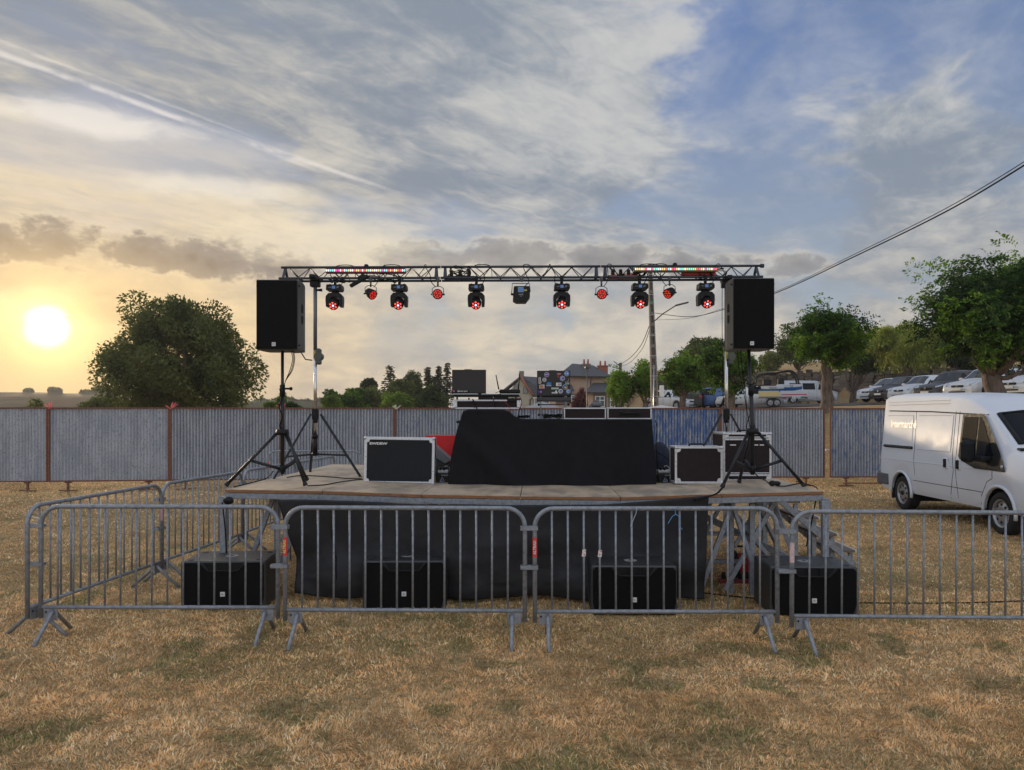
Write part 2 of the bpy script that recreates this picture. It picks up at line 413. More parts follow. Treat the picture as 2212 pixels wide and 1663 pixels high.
def H(x, y):
    x = np.asarray(x, float); y = np.asarray(y, float)
    h = 0.05 * (fbm(x * 0.35, y * 0.35) - 0.5) * ss(y, 2, 12)
    lot = 1.80 + 0.010 * np.clip(y - 30, 0, 60) + 0.042 * np.clip(x - 8, 0, 17)
    m = ss(y + 0.10 * (x - 12), 21.0, 32.0) * ss(x, 4.0, 12.0)
    h = h * (1 - m) + lot * m
    # upper terrace behind the stone wall
    wl = WALLY(x)
    h = h + 3.1 * ss(y - wl, 0.2, 1.2) * ss(x, 12, 15) + 0.075 * np.clip(y - wl - 2, 0, 60) * ss(x, 12, 24)
    h = h - 6.0 * ss(y, 95, 260) * (1 - ss(x, 10, 60))
    return h
def WALLY(x): return np.interp(x, [-50, 14, 27, 36, 60, 120], [66, 66, 77, 66, 55, 45])
def hz(x, y): return float(H(x, y))
def gridmesh(name, xs, ys, m, dz=0.0, mask=None):
    X, Y = np.meshgrid(xs, ys); Z = H(X, Y) + dz
    V = np.stack([X, Y, Z], -1).reshape(-1, 3); nx, ny = len(xs), len(ys)
    I = (np.arange(ny - 1)[:, None] * nx + np.arange(nx - 1)[None, :]).reshape(-1)
    Fc = np.stack([I, I + 1, I + nx + 1, I + nx], 1)
    if mask is not None:
        c = V[Fc].mean(1); Fc = Fc[mask(c[:, 0], c[:, 1])]
    me = bpy.data.meshes.new(name); me.from_pydata(V.tolist(), [], Fc.tolist()); me.polygons.foreach_set('use_smooth', [True] * len(Fc))
    me.materials.append(m); return me
def grassmat():
    m = bpy.data.materials.new('dry_grass_ground'); m.use_nodes = True; t = m.node_tree; b = t.nodes['Principled BSDF']; L = t.links.new
    g = t.nodes.new('ShaderNodeNewGeometry')
    def nz(sc, det=8, st=None):
        x = t.nodes.new('ShaderNodeTexNoise'); v = g.outputs['Position']
        if st:
            mp = t.nodes.new('ShaderNodeMapping'); mp.inputs['Scale'].default_value = st; L(v, mp.inputs[0]); v = mp.outputs[0]
        L(v, x.inputs['Vector']); x.inputs['Scale'].default_value = sc; x.inputs['Detail'].default_value = det; x.inputs['Roughness'].default_value = .65; return x.outputs[0]
    def mr(s, a, c): 
        x = t.nodes.new('ShaderNodeMapRange'); x.interpolation_type = 'SMOOTHSTEP'; L(s, x.inputs[0]); x.inputs[1].default_value = a; x.inputs[2].default_value = c; return x.outputs[0]
    def mx(f, a, c):
        x = t.nodes.new('ShaderNodeMix'); x.data_type = 'RGBA'; L(f, x.inputs[0])
        for i, v in ((6, a), (7, c)):
            if isinstance(v, tuple): x.inputs[i].default_value = (*v, 1)
            else: L(v, x.inputs[i])
        return x.outputs[2]
    c = mx(mr(nz(0.8), .38, .62), (0.46, 0.30, 0.14), (0.56, 0.40, 0.21))
    c = mx(mr(nz(26, 6), .35, .7), c, (0.25, 0.14, 0.06))
    c = mx(mr(nz(0.35), .55, .70), c, (0.29, 0.24, 0.095))
    c = mx(mr(nz(2.7), .62, .72), c, (0.17, 0.165, 0.07))
    L(c, b.inputs['Base Color']); b.inputs['Roughness'].default_value = 0.95; b.inputs['Specular IOR Level'].default_value = 0.15
    bn = t.nodes.new('ShaderNodeBump'); bn.inputs['Strength'].default_value = 0.9; bn.inputs['Distance'].default_value = 0.04; L(nz(40, 6), bn.inputs['Height']); L(bn.outputs[0], b.inputs['Normal'])
    return m
gm = grassmat()
xs = np.concatenate([np.arange(-400, -40, 20), np.arange(-40, -14, 2.0), np.arange(-14, 14, 0.5), np.arange(14, 50, 1.5), np.arange(50, 130, 4), np.arange(130, 401, 30)])
ys = np.concatenate([np.arange(-30, 0, 5), np.arange(0, 36, 0.5), np.arange(36, 100, 1.2), np.arange(100, 420, 20)])
struct('ground', gridmesh('ground', xs, ys, gm), gm)
asph = mat('weathered_asphalt', (0.075, 0.072, 0.070), 0.9, 0, 0.3, 1.2, 0.4, 40, world=True)
xs2 = np.arange(11, 60, 0.8); ys2 = np.arange(28, 78, 0.8)
def lotmask(x, y): return (y > np.interp(x, [11, 16, 22, 30, 60], [58, 51, 41.5, 38, 34])) & (y < WALLY(x) - 0.3)
struct('car_park', gridmesh('car_park', xs2, ys2, asph, 0.04, lotmask), asph)

# far hills
def hill(name, prof, Y, m, dep=120):
    mb = MB(); xs_ = np.linspace(-1100, 2600, 260)
    yy = np.interp(xs_, [p[0] for p in prof], [p[1] for p in prof])
    yy = yy + 2.2 * (fbm(xs_ * 0.012 + Y, xs_ * 0 + 3.3) - 0.5) * 2
    nz_ = 7
    rows = []
    for j in range(nz_):
        t = j / (nz_ - 1); Yj = Y - dep * (1 - t)
        rows.append(mb.av([(PX(x, Y) , Yj, -9 + (PZ(y, Y) + 9) * (math.sin(t * math.pi / 2) ** 1.3)) for x, y in zip(xs_, yy)]))
    b = mb.av([(PX(x, Y), Y + 60, -9) for x in xs_]); rows.append(b)
    n = len(xs_)
    for a, c in zip(rows[:-1], rows[1:]):
        for k in range(n - 1): mb.af((a + k, a + k + 1, c + k + 1, c + k), True)
    return struct(name, mb, m)
hillm = mat('hill_fields', (0.10, 0.062, 0.022), 0.95, 0, 0.25, 0.02, col2=(0.045, 0.04, 0.014), c2=(0.45, 0.55), world=True, spec=0.1)
hillw = mat('wooded_hill', (0.035, 0.05, 0.022), 0.95, 0, 0.5, 0.15, 1.0, 0.35, world=True, spec=0.1)
hill('hills', [(-1100, 838), (0, 847), (150, 849), (300, 853), (430, 862), (600, 876), (2600, 900)], 430, hillm, 200)
hill('wooded_hills', [(-1100, 905), (480, 890), (560, 866), (620, 863), (690, 866), (760, 872), (900, 878), (1150, 884), (2600, 890)], 330, hillw, 90)

# ---------------------------------------------------------------- grass blades
def blades():
    rs = np.random.RandomState(11); X = []; 
    zones = [(2.9, 5.2, 9500, .040, .0019, 1), (5.2, 8, 5200, .044, .0025, 1), (8, 13, 1700, .050, .0040, 0), (13, 27, 420, .06, .0075, 0)]
    V = []; Fc = []; C = []; off = 0
    for (y0, y1, dens, ln, wd, two) in zones:
        hw1 = y1 * CX / F + 0.9
        n = int((y1 - y0) * 2 * hw1 * dens)
        y = y0 + (y1 - y0) * rs.rand(n); x = (rs.rand(n) * 2 - 1) * hw1
        k = (np.abs(x) < y * CX / F + 0.9)
        cl = fbm(x * 3.1 + 40, y * 3.1, 4); k &= rs.rand(n) < (0.35 + 1.3 * cl)
        x = x[k]; y = y[k]; n = len(x); z = H(x, y)
        a = (fbm(x * 7 + 11, y * 7, 2) * 14 + rs.normal(size=n) * .8); tilt = R(20) + R(58) * rs.rand(n)
        hgt = ln * (0.45 + 0.9 * rs.rand(n)) * (0.40 + 0.45 * fbm(x * 1.3, y * 1.3 + 9, 3) + .5 * np.clip(fbm(x * 9, y * 9 + 5, 2) - .35, 0, 1))
        dxx = np.cos(a) * np.sin(tilt); dyy = np.sin(a) * np.sin(tilt); dzz = np.cos(tilt)
        w = wd * (0.7 + 0.7 * rs.rand(n)); ba = rs.rand(n) * 3.14159; wx = np.cos(ba) * w; wy = np.sin(ba) * w
        p0 = np.stack([x - wx, y - wy, z], 1); p1 = np.stack([x + wx, y + wy, z], 1)
        mx_ = x + dxx * hgt * .55; my_ = y + dyy * hgt * .55; mz_ = z + dzz * hgt * .62
        tp = np.stack([x + dxx * hgt * 1.15 + (rs.rand(n) - .5) * .012, y + dyy * hgt * 1.15 + (rs.rand(n) - .5) * .012, z + np.maximum(dzz * hgt * .85, .004)], 1)
        if two:
            m0 = np.stack([mx_ - wx * .8, my_ - wy * .8, mz_], 1); m1 = np.stack([mx_ + wx * .8, my_ + wy * .8, mz_], 1)
            vv = np.stack([p0, p1, m1, m0, tp], 1).reshape(-1, 3); i = off + np.arange(n) * 5
            ff = [(np.stack([i, i + 1, i + 2, i + 3], 1)), np.stack([i + 3, i + 2, i + 4], 1)]; per = 5
        else:
            vv = np.stack([p0, p1, tp], 1).reshape(-1, 3); i = off + np.arange(n) * 3
            ff = [np.stack([i, i + 1, i + 2], 1)]; per = 3
        V.append(vv); Fc += [q for q in ff]; off += n * per
        gr = fbm(x * .55 + 7, y * .55 + 3, 4); g2_ = fbm(x * 2.3 + 70, y * 2.3 + 3, 3)
        straw = np.array([0.78, 0.53, 0.26]); tan = np.array([0.66, 0.40, 0.18]); pale = np.array([0.90, 0.75, 0.50]); green = np.array([0.13, 0.15, 0.05]); ol = np.array([0.38, 0.31, 0.14])
        r = rs.rand(n)[:, None]; c = straw * (1 - r) + tan * r
        c = np.where(rs.rand(n)[:, None] < .22, pale, c)
        t2 = np.clip((fbm(x * .9 + 3, y * .9 + 60, 3) - .42) * 5, 0, 1)[:, None]; c = c * (1 - .45 * t2) + (tan * 1.0) * .45 * t2
        gm_ = np.clip((gr - .46) * 6, 0, 1) * .33; gm_ = np.maximum(gm_, np.clip((g2_ - .60) * 14, 0, 1) * .8)
        c = np.where((rs.rand(n) < gm_)[:, None], np.where(rs.rand(n)[:, None] < .5, green, ol), c)
        cl2 = fbm(x * 11 + 3, y * 11 + 8, 2); cl3 = fbm(x * 3.3 + 13, y * 3.3 + 28, 3)
        c = c * ((0.7 + 0.6 * rs.rand(n)) * (.68 + .70 * cl2) * (.70 + .64 * cl3))[:, None] * 1.24
        C.append(np.repeat(np.concatenate([c, np.ones((n, 1))], 1), per, 0))
    V = np.concatenate(V); C = np.concatenate(C)
    loops = np.concatenate([f.reshape(-1) for f in Fc]); tot = np.concatenate([np.full(len(f), f.shape[1]) for f in Fc]); st = np.concatenate([[0], np.cumsum(tot)[:-1]])
    me = bpy.data.meshes.new('dry_grass'); me.vertices.add(len(V)); me.vertices.foreach_set('co', V.reshape(-1).astype(np.float32))
    me.loops.add(len(loops)); me.loops.foreach_set('vertex_index', loops.astype(np.int32)); me.polygons.add(len(tot)); me.polygons.foreach_set('loop_start', st.astype(np.int32)); me.polygons.foreach_set('loop_total', tot.astype(np.int32))
    me.update(calc_edges=True); ca = me.color_attributes.new('col', 'FLOAT_COLOR', 'POINT'); ca.data.foreach_set('color', C.reshape(-1).astype(np.float32))
    me.materials.append(mat('dry_grass_blades', (0.4, 0.3, 0.1), 0.75, attr='col', trans=0.35, spec=0.2))
    o = bpy.data.objects.new('dry_grass', me); COL.objects.link(o)
    setp(o, 'short parched straw coloured grass with green tufts covering the field', 'grass', kind='stuff')
blades()

# ---------------------------------------------------------------- trees
def leafmesh(name, P0, Dv, ln, wd, cols, m, par, rs):
    """leaf quads: P0 base, Dv direction, ln length, wd width"""
    n = len(P0); Dv = Dv / (np.linalg.norm(Dv, axis=1, keepdims=True) + 1e-9)
    rnd = rs.normal(size=(n, 3)); Sd = np.cross(Dv, rnd); Sd /= (np.linalg.norm(Sd, axis=1, keepdims=True) + 1e-9)
    ln = ln[:, None]; wd = wd[:, None]
    a = P0; b = P0 + Dv * ln * .5 + Sd * wd * .5; c = P0 + Dv * ln; d = P0 + Dv * ln * .5 - Sd * wd * .5
    V = np.stack([a, b, c, d], 1).reshape(-1, 3); i = np.arange(n) * 4
    Lp = np.stack([i, i + 1, i + 2, i + 3], 1).reshape(-1)
    me = bpy.data.meshes.new(name); me.vertices.add(len(V)); me.vertices.foreach_set('co', V.reshape(-1).astype(np.float32))
    me.loops.add(len(Lp)); me.loops.foreach_set('vertex_index', Lp.astype(np.int32)); me.polygons.add(n); me.polygons.foreach_set('loop_start', (np.arange(n) * 4).astype(np.int32)); me.polygons.foreach_set('loop_total', np.full(n, 4, np.int32))
    me.update(calc_edges=True); ca = me.color_attributes.new('col', 'FLOAT_COLOR', 'POINT')
    C = np.repeat(np.concatenate([cols, np.ones((n, 1))], 1), 4, 0); ca.data.foreach_set('color', C.reshape(-1).astype(np.float32))
    me.materials.append(m); o = bpy.data.objects.new(name, me); COL.objects.link(o); o.parent = par; return o
leafm = mat('leaves', (0.05, 0.1, 0.02), 0.6, attr='col', trans=0.42, spec=0.3)
barkm = mat('bark', (0.12, 0.085, 0.06), 0.92, 0, 0.4, 6, 0.9, 22, stretch=(1, 1, 0.25))
bark2 = mat('furrowed_bark', (0.16, 0.115, 0.085), 0.92, 0, 0.45, 9, 1.0, 30, stretch=(1, 1, 0.18), col2=(0.07, 0.05, 0.04))
def limbs(mb, root, tips, r0, rs, n=7, bend=.12):
    for tp in tips:
        a = np.array(root, float); b = np.array(tp, float); L = np.linalg.norm(b - a); pts = []; rr = []
        j = rs.normal(size=3) * L * bend
        for k in range(6):
            t = k / 5; pts.append(tuple(a + (b - a) * t + j * math.sin(t * math.pi) + np.array([0, 0, 1]) * L * .05 * math.sin(t * 3.14))); rr.append(r0 * (1 - t) ** .8 * .85 + r0 * .10)
        mb.tube(pts, rr, n)
def tree(name, label, base, trunk_h, trunk_r, lobes, nleaf, ls, pal, group=None, cat='tree', style='bush', seed=1, fork=None, lean=(0, 0), bark=None, inner=.25, sprays=0, flare=1.35, holes=.0, trunk=True, topspike=0.0):
    """lobes: (dx,dy,z,rx,ry,rz) relative to base; pal: list of colours"""
    rs = np.random.RandomState(seed); t = thing(name, label, cat, base, 0, group)
    if trunk:
        mb = MB(); pts = []; rr = []
        for k in range(9):
            s_ = k / 8; pts.append((lean[0] * s_ + rs.normal() * trunk_r * .12, lean[1] * s_ + rs.normal() * trunk_r * .12, -0.3 + (trunk_h + .3) * s_)); rr.append(trunk_r * ((1 - .25 * s_) + (flare - 1) * (1 - s_) ** 6))
        mb.tube(pts, rr, 14)
        tips = [(l[0] * .8, l[1] * .8, l[2] + l[5] * .2) for l in lobes]
        if len(tips) > 22: tips = tips[::len(tips) // 18]
        limbs(mb, (lean[0], lean[1], trunk_h * .93), tips, trunk_r * (.26 if style == 'fan' else .42), rs)
        part('trunk', mb, bark or barkm, t)
    vol = np.array([l[3] * l[4] * l[5] for l in lobes]) ** (2 / 3); ids = rs.choice(len(lobes), nleaf, p=vol / vol.sum()); Lb = np.array(lobes)[ids]
    u = rs.normal(size=(nleaf, 3)); u /= np.linalg.norm(u, axis=1, keepdims=True)
    rad = np.where(rs.rand(nleaf) < inner, rs.rand(nleaf) ** .5 * .85, 0.80 + .30 * rs.rand(nleaf) * (0.35 + fbm(u[:, 0] * 2.5 + ids * 3.3, u[:, 2] * 2.5 + u[:, 1] * 2 + 9, 3) * 1.2))
    P0 = Lb[:, :3] + u * rad[:, None] * Lb[:, 3:6]
    if style == 'willow':
        drop = rs.rand(nleaf) ** 1.1; hang = Lb[:, 5] * 2.6 * (.55 + .45 * vn(Lb[:, 0] * 9 + np.round(P0[:, 0] * 3), np.round(P0[:, 1] * 3)))
        q = 0.11; P0[:, 0] = np.round(P0[:, 0] / q) * q + rs.normal(size=nleaf) * .018; P0[:, 1] = np.round(P0[:, 1] / q) * q + rs.normal(size=nleaf) * .02
        P0[:, 2] = P0[:, 2] - drop * hang * (u[:, 2] > -.3)
        Dv = rs.normal(size=(nleaf, 3)) * .35 + np.array([0, 0, -1])
    elif style == 'fan':
        fk = np.array([lean[0], lean[1], trunk_h * .95]); nb = max(60, nleaf // (sprays or 1) // 26)
        li = rs.choice(len(lobes), nb, p=vol / vol.sum()); LB = np.array(lobes)[li]; ub2 = rs.normal(size=(nb, 3)); ub2 /= np.linalg.norm(ub2, axis=1, keepdims=True); ub2[:, 2] = np.where(rs.rand(nb) < .45, np.abs(ub2[:, 2]), ub2[:, 2])
        tips2 = LB[:, :3] + ub2 * LB[:, 3:6] * (.55 + .85 * rs.rand(nb, 1)); 
        if topspike: tips2[:, 2] += (rs.rand(nb) ** 4) * topspike
        bi = rs.randint(0, nb, nleaf); tt = .42 + .62 * rs.rand(nleaf) ** .75; vv = tips2[bi] - fk; ll = np.linalg.norm(vv, axis=1, keepdims=True)
        P0 = fk + vv * tt[:, None] + rs.normal(size=(nleaf, 3)) * ll * .055 + np.array([0, 0, 1.]) * ll * (.10 * np.sin(tt * 3.14) - .07 * tt ** 3)[:, None]
        u = vv / ll; Dv = u * .6 + rs.normal(size=(nleaf, 3)) * .6 + np.array([0, 0, -.25])
    else:
        Dv = u * .55 + rs.normal(size=(nleaf, 3)) * .7 + np.array([0, 0, -.25])
    if sprays:
        m = nleaf // sprays; P0 = P0[:m]; Dv = Dv[:m] ; ub = u[:m]; k = np.arange(sprays)
        ax = ub * .8 + rs.normal(size=(m, 3)) * .45 + np.array([0, 0, .35]); ax /= np.linalg.norm(ax, axis=1, keepdims=True)
        sl_ = ls * (sprays * .42) * (.7 + .6 * rs.rand(m))
        t_ = (k + 1) / sprays
        PP = P0[:, None, :] + ax[:, None, :] * (sl_[:, None] * t_[None, :])[:, :, None] - np.array([0, 0, 1.0]) * (sl_[:, None] * t_[None, :] ** 2 * .45)[:, :, None]
        sd = np.cross(ax, rs.normal(size=(m, 3))); sd /= np.linalg.norm(sd, axis=1, keepdims=True)
        sg = np.where(k % 2 == 0, 1., -1.)
        DD = ax[:, None, :] * .5 + sd[:, None, :] * sg[None, :, None] + np.array([0, 0, -.3])
        P0 = PP.reshape(-1, 3); Dv = DD.reshape(-1, 3)
    if holes > 0:
        hN = fbm(P0[:, 0] * 1.1 + seed * 7, P0[:, 2] * 1.1 + P0[:, 1] * .7, 3); kp = hN > holes * (0.9 + .2 * rs.rand(len(P0))); P0 = P0[kp]; Dv = Dv[kp]
    n = len(P0); pal = np.array(pal, float)
    cn = fbm(P0[:, 0] * .8 + seed, P0[:, 2] * .9 + P0[:, 1] * .6, 3); f = np.clip((cn - .33) * 3.0 + rs.normal(size=n) * .22, 0, .999) * (len(pal) - 1)
    i0 = f.astype(int); w = (f - i0)[:, None]; c = pal[i0] * (1 - w) + pal[np.minimum(i0 + 1, len(pal) - 1)] * w; c *= (.8 + .4 * rs.rand(n))[:, None]
    leafmesh('crown', P0, Dv, ls * (.7 + .6 * rs.rand(n)), ls * (.22 if style == 'willow' else .5) * (.7 + .6 * rs.rand(n)), c, leafm, t, rs)
    return t
G_DARK = [(0.018, 0.040, 0.010), (0.040, 0.075, 0.016), (0.07, 0.12, 0.025)]
G_MID = [(0.018, 0.052, 0.007), (0.070, 0.155, 0.012), (0.18, 0.30, 0.025)]
G_OLIVE = [(0.045, 0.068, 0.014), (0.09, 0.12, 0.024), (0.15, 0.18, 0.04)]
G_WILL = [(0.16, 0.20, 0.022), (0.28, 0.32, 0.04), (0.42, 0.44, 0.08)]
G_LIME = [(0.08, 0.14, 0.016), (0.14, 0.22, 0.026), (0.20, 0.29, 0.04)]
G_RED = [(0.06, 0.015, 0.02), (0.10, 0.022, 0.028), (0.15, 0.045, 0.04)]
def lobeset(px0, px1, py0, py1, Y, n, seed, rfrac=.26, depth=None, base=None, flatb=.0, shape='round'):
    """lobes filling the ellipse seen between those pixels, as offsets from base"""
    rs = np.random.RandomState(seed); cx = PX((px0 + px1) / 2, Y); cz = PZ((py0 + py1) / 2, Y); a = (px1 - px0) / 2 * Y / F; b = (py1 - py0) / 2 * Y / F
    d = depth or a; out = []
    for i in range(n):
        while True:
            q = rs.uniform(-1, 1, 3)
            if (q ** 2).sum() < 1: break
        q = q / max(np.linalg.norm(q), .2) * (.45 + .42 * rs.rand()) if i > 2 else q * .3
        r = rfrac * (.55 + .75 * rs.rand())
        if i > 2: q = q * (1 + .22 * (rs.rand() - .35))
        out.append((cx - base[0] + q[0] * a * (1 - r * .6), q[1] * d * .8, cz - base[2] + q[2] * b * (1 - r * .6), a * r, d * r, b * r * 1.05))
    out.append((cx - base[0], 0, cz - base[2], a * .62, d * .62, b * .62))
    return out
def bp(px, Y): x = PX(px, Y); return (x, Y, hz(x, Y))
# the big round tree at the left
b = bp(388, 52); b = (b[0], b[1], b[2] - .5)
L_ = lobeset(202, 572, 626, 925, 52, 150, 3, .17, base=b); _c = L_[-1]; L_ += [(_c[0] + sx_2 * _c[3] * .85, 0, _c[2] - _c[5] * .35, _c[3] * .72, _c[4] * .8, _c[5] * .85) for sx_2 in (-1, 1)]
tree('broadleaf_tree', 'huge round broadleaf tree dark against the low sun at the left', b, 4.0, .55, L_, 80000, .25, [(0.055, 0.075, 0.018), (0.095, 0.12, 0.027), (0.15, 0.17, 0.045)], seed=4, inner=.25, holes=.37)
# bushes next to it
b = bp(235, 62); tree('hedge_tree', 'low olive tree between the hill and the huge round tree', b, 1.5, .2, lobeset(175, 300, 852, 905, 62, 12, 5, .33, base=b), 9000, .26, G_OLIVE, seed=5)
b = bp(66, 40); tree('sapling', 'thin leaning sapling above the far left of the metal fence', b, 2.6, .05, [(-.1, 0, 1.6, .35, .3, .35), (.1, 0, 2.05, .4, .3, .35), (.3, 0, 2.45, .3, .3, .25)], 700, .16, G_OLIVE, seed=6, lean=(.3, 0))
b = bp(607, 60); tree('poplar', 'young upright poplar behind the left speaker stand', b, 2.0, .12, lobeset(594, 618, 846, 900, 60, 9, 7, .5, base=b), 3500, .2, G_LIME, seed=7)
b = bp(640, 56); tree('shrub', 'low green shrub right of the left speaker stand', b, .6, .08, lobeset(606, 662, 868, 905, 56, 8, 8, .4, base=b), 4000, .2, G_MID, seed=8)
b = bp(583, 58); tree('shrub', 'small yellowish shrub touching the right edge of the huge round tree', b, .6, .08, lobeset(566, 600, 862, 905, 58, 6, 9, .45, base=b), 2600, .2, G_LIME, seed=9)
# middle trees
mid = [(690, 760, 848, 905, 74, G_MID, 'rounded green bush at the left end of the middle tree group'),
       (750, 850, 832, 905, 78, G_OLIVE, 'broad olive tree left of the dark spreading fir'),
       (830, 905, 817, 905, 88, G_OLIVE, 'tall olive tree in the middle of the tree group'),
       (866, 915, 795, 890, 92, G_DARK, 'dark dense evergreen rising behind the olive trees'),
       (822, 895, 848, 905, 66, G_LIME, 'bright yellow green bush in front of the tree group'),
       (890, 975, 848, 905, 80, G_DARK, 'dark green trees at the foot of the tall firs'),
       (738, 800, 838, 905, 76, G_MID, 'mid green bushy tree left of the small dark conical evergreen'),
       (900, 950, 836, 905, 77, G_DARK, 'dark leafy tree in front of the two tall narrow firs'),
       (700, 735, 856, 905, 68, G_LIME, 'small light green bush in front of the middle tree group'),
       (783, 812, 818, 860, 90, G_DARK, 'small dark conical evergreen behind the olive tree')]
for i, (x0, x1, y0, y1, Y, g, lb) in enumerate(mid):
    b = bp((x0 + x1) / 2, Y); tree('bushy_tree', lb, b, 1.6, .2, lobeset(x0 - 4, x1 + 4, y0 - 5, y1, Y, 40, 20 + i, .22, base=b), 9000, .30, g, seed=20 + i, group='trees beyond the fence in the middle', inner=.2, holes=.30)
def conifer(px, ytop, wpx, Y, label, seed, droop=.25, sparse=1.0, dark=1.0):
    rs = np.random.RandomState(seed); b = bp(px, Y); t = thing('fir_tree', label, 'tree', b, 0, 'firs beyond the fence'); h = PZ(ytop, Y) - b[2]; w = wpx / 2 * Y / F
    mb = MB(); mb.tube([(0, 0, -.2), (0, 0, h * .5), (0, 0, h)], [.22, .13, .02], 8); P0 = []; Dv = []
    z = h * .12
    while z < h * .985:
        f = 1 - (z / h) ** 1.25; nb = 6
        for k in range(nb):
            a = rs.rand() * 6.28; ln = 1.25 * w * (f * .95 + .05) * (.55 + .6 * rs.rand())
            if ln < .12: ln = .12
            tip = np.array([math.cos(a) * ln, math.sin(a) * ln, -ln * droop + .12 * ln]); mb.tube([(0, 0, z), (tip[0] * .5, tip[1] * .5, z + tip[2] * .25), (tip[0], tip[1], z + tip[2])], [.035, .022, .01], 4)
            m = int(26 * sparse * (ln / w + .35)); tt = rs.rand(m) ** .5
            P0.append(np.stack([tip[0] * tt, tip[1] * tt, z + tip[2] * tt ** 1.4], 1) + rs.normal(size=(m, 3)) * np.array([.10, .10, .04])); Dv.append(rs.normal(size=(m, 3)) * np.array([.6, .6, .25]) + np.array([tip[0], tip[1], -.25]) )
        z += h * .032
    part('trunk', mb, barkm, t); P0 = np.concatenate(P0); Dv = np.concatenate(Dv); n = len(P0)
    c = np.array([[.014, .028, .012]]) * (.7 + .9 * rs.rand(n, 1)) * dark
    leafmesh('crown', P0, Dv, .34 * (.7 + .6 * rs.rand(n)), .13 * (.7 + .6 * rs.rand(n)), c, leafm, t, rs)
conifer(843, 790, 72, 96, 'dark fir with wide spreading branches, leftmost of the firs', 31, .1, .8)
conifer(800, 816, 40, 92, 'small dark fir standing lower than the other firs', 32, .3, 1.4)
conifer(924, 792, 40, 95, 'tall narrow fir just right of the dense evergreen', 33, .2, 1.0)
conifer(948, 790, 34, 97, 'tall fir between two others left of the closed laptop', 34, .2, 1.0)
conifer(966, 783, 34, 90, 'thin see-through fir touching the closed laptop, tallest of the firs', 35, .15, .55)
conifer(938, 812, 30, 99, 'short fir peeping between the two tall narrow firs', 36, .2, .9)
# trees on the hill tops
k = 0
for (px, w, hh, dsc) in [(62, 16, 9, 'round tree alone at the far left of the hill crest'), (113, 14, 12, 'first tree of the close pair on the hill crest'), (124, 15, 11, 'second tree of the close pair on the hill crest'), (186, 22, 8, 'low tree on the hill crest right of the close pair'), (214, 24, 17, 'tallest tree of the hill crest, flat topped'), (245, 22, 7, 'low hedge tree right of the tallest crest tree'), (272, 26, 8, 'low hedge tree on the falling crest'), (300, 26, 10, 'last crest tree before the huge round tree')]:
    py = float(np.interp(px, [0, 150, 300], [847, 849, 853])); Y = 420; z = PZ(py, Y) - 1.2; a = w / 2 * Y / F; hb = hh * Y / F
    tree('hilltop_tree', dsc, (PX(px, Y), Y, z), hb * .5, .35, [(0, 0, hb * .62 + .6, a, a, hb * .5), (-a * .4, 0, hb * .55 + .5, a * .6, a * .6, hb * .4), (a * .4, 0, hb * .5 + .5, a * .6, a * .6, hb * .4)], 1500, 1.1, G_OLIVE, group='trees on the hill crest', seed=60 + k); k += 1
rs0 = np.random.RandomState(77)
for i, px in enumerate(range(556, 700, 12)):
    py = float(np.interp(px, [480, 560, 620, 690, 760], [890, 868, 865, 868, 874])); Y = 325; z = PZ(py, Y) - 3; a = (8 + 5 * rs0.rand()) * Y / F; hb = (14 + 8 * rs0.rand()) * Y / F
    tree('woodland_tree', ['first', 'second', 'third', 'fourth', 'fifth', 'sixth', 'seventh', 'eighth', 'ninth', 'tenth', 'eleventh', 'twelfth'][i] + ' tree of the hazy far wood, counting from the huge round tree', (PX(px + rs0.randint(-4, 4), Y), Y, z), hb * .4, .3, [(0, 0, hb * .55, a, a, hb * .5), (a * .5, 0, hb * .45, a * .7, a * .7, hb * .4)], 1300, 1.0, G_DARK, group='trees of the hazy wood on the far hill', seed=80 + i)

# trees of the car park
def pol(px, Y, tr, th, box, n, nl, ls, pal, label, seed, lean=(0, 0), sprays=5, **kw):
    b = bp(px, Y); return tree('pollard_tree', label, b, th, tr, lobeset(*box, Y, n, seed, .30, base=b), nl, ls, pal, style='fan', topspike=.9, group='pollarded trees along the car park', seed=seed, lean=lean, bark=bark2, sprays=sprays, **kw)
pol(2192, 25, .36, 2.5, (1968, 2440, 540, 812), 50, 120000, .125, G_MID, 'largest pollarded tree with thick leaning trunk at the right edge', 41, lean=(-.75, 0), sprays=9)
pol(1786, 31, .25, 2.1, (1694, 1884, 672, 808), 30, 46000, .12, G_MID, 'pollarded tree with a cut stump on its bare trunk, right of the trailer', 42, sprays=7)
pol(1577, 38, .26, 1.9, (1512, 1640, 735, 852), 24, 34000, .14, G_MID, 'pollarded tree half hidden by the right speaker stand', 43, sprays=5)
pol(1476, 42, .22, 1.5, (1428, 1528, 776, 868), 22, 28000, .15, G_MID, 'round crowned pollarded tree right of the utility pole', 44, sprays=5)
pol(1394, 46, .18, 1.6, (1366, 1422, 784, 864), 16, 15000, .16, G_MID, 'slender pollarded tree just left of the utility pole', 45, sprays=5)
pol(1340, 46, .22, 1.2, (1310, 1374, 798, 874), 18, 18000, .16, G_MID, 'bushy pollarded tree beside the peach coloured house', 46, sprays=5)
b = bp(1765, 74); b = (PX(1725, 74), 74, hz(PX(1725, 74), 74)); tree('acacia_tree', 'open feathery tree behind the boat trailer', b, 3.5, .2, lobeset(1664, 1790, 700, 800, 74, 22, 47, .26, base=b), 16000, .26, G_OLIVE, seed=47, holes=.40, style='fan', topspike=.8)
b = (PX(1660, 86), 86, hz(PX(1660, 86), 86)); tree('acacia_tree', 'thin see-through tree low behind the right speaker stand', b, 2.5, .12, lobeset(1630, 1700, 745, 830, 86, 12, 48, .26, base=b), 6000, .26, G_OLIVE, seed=48, holes=.45)
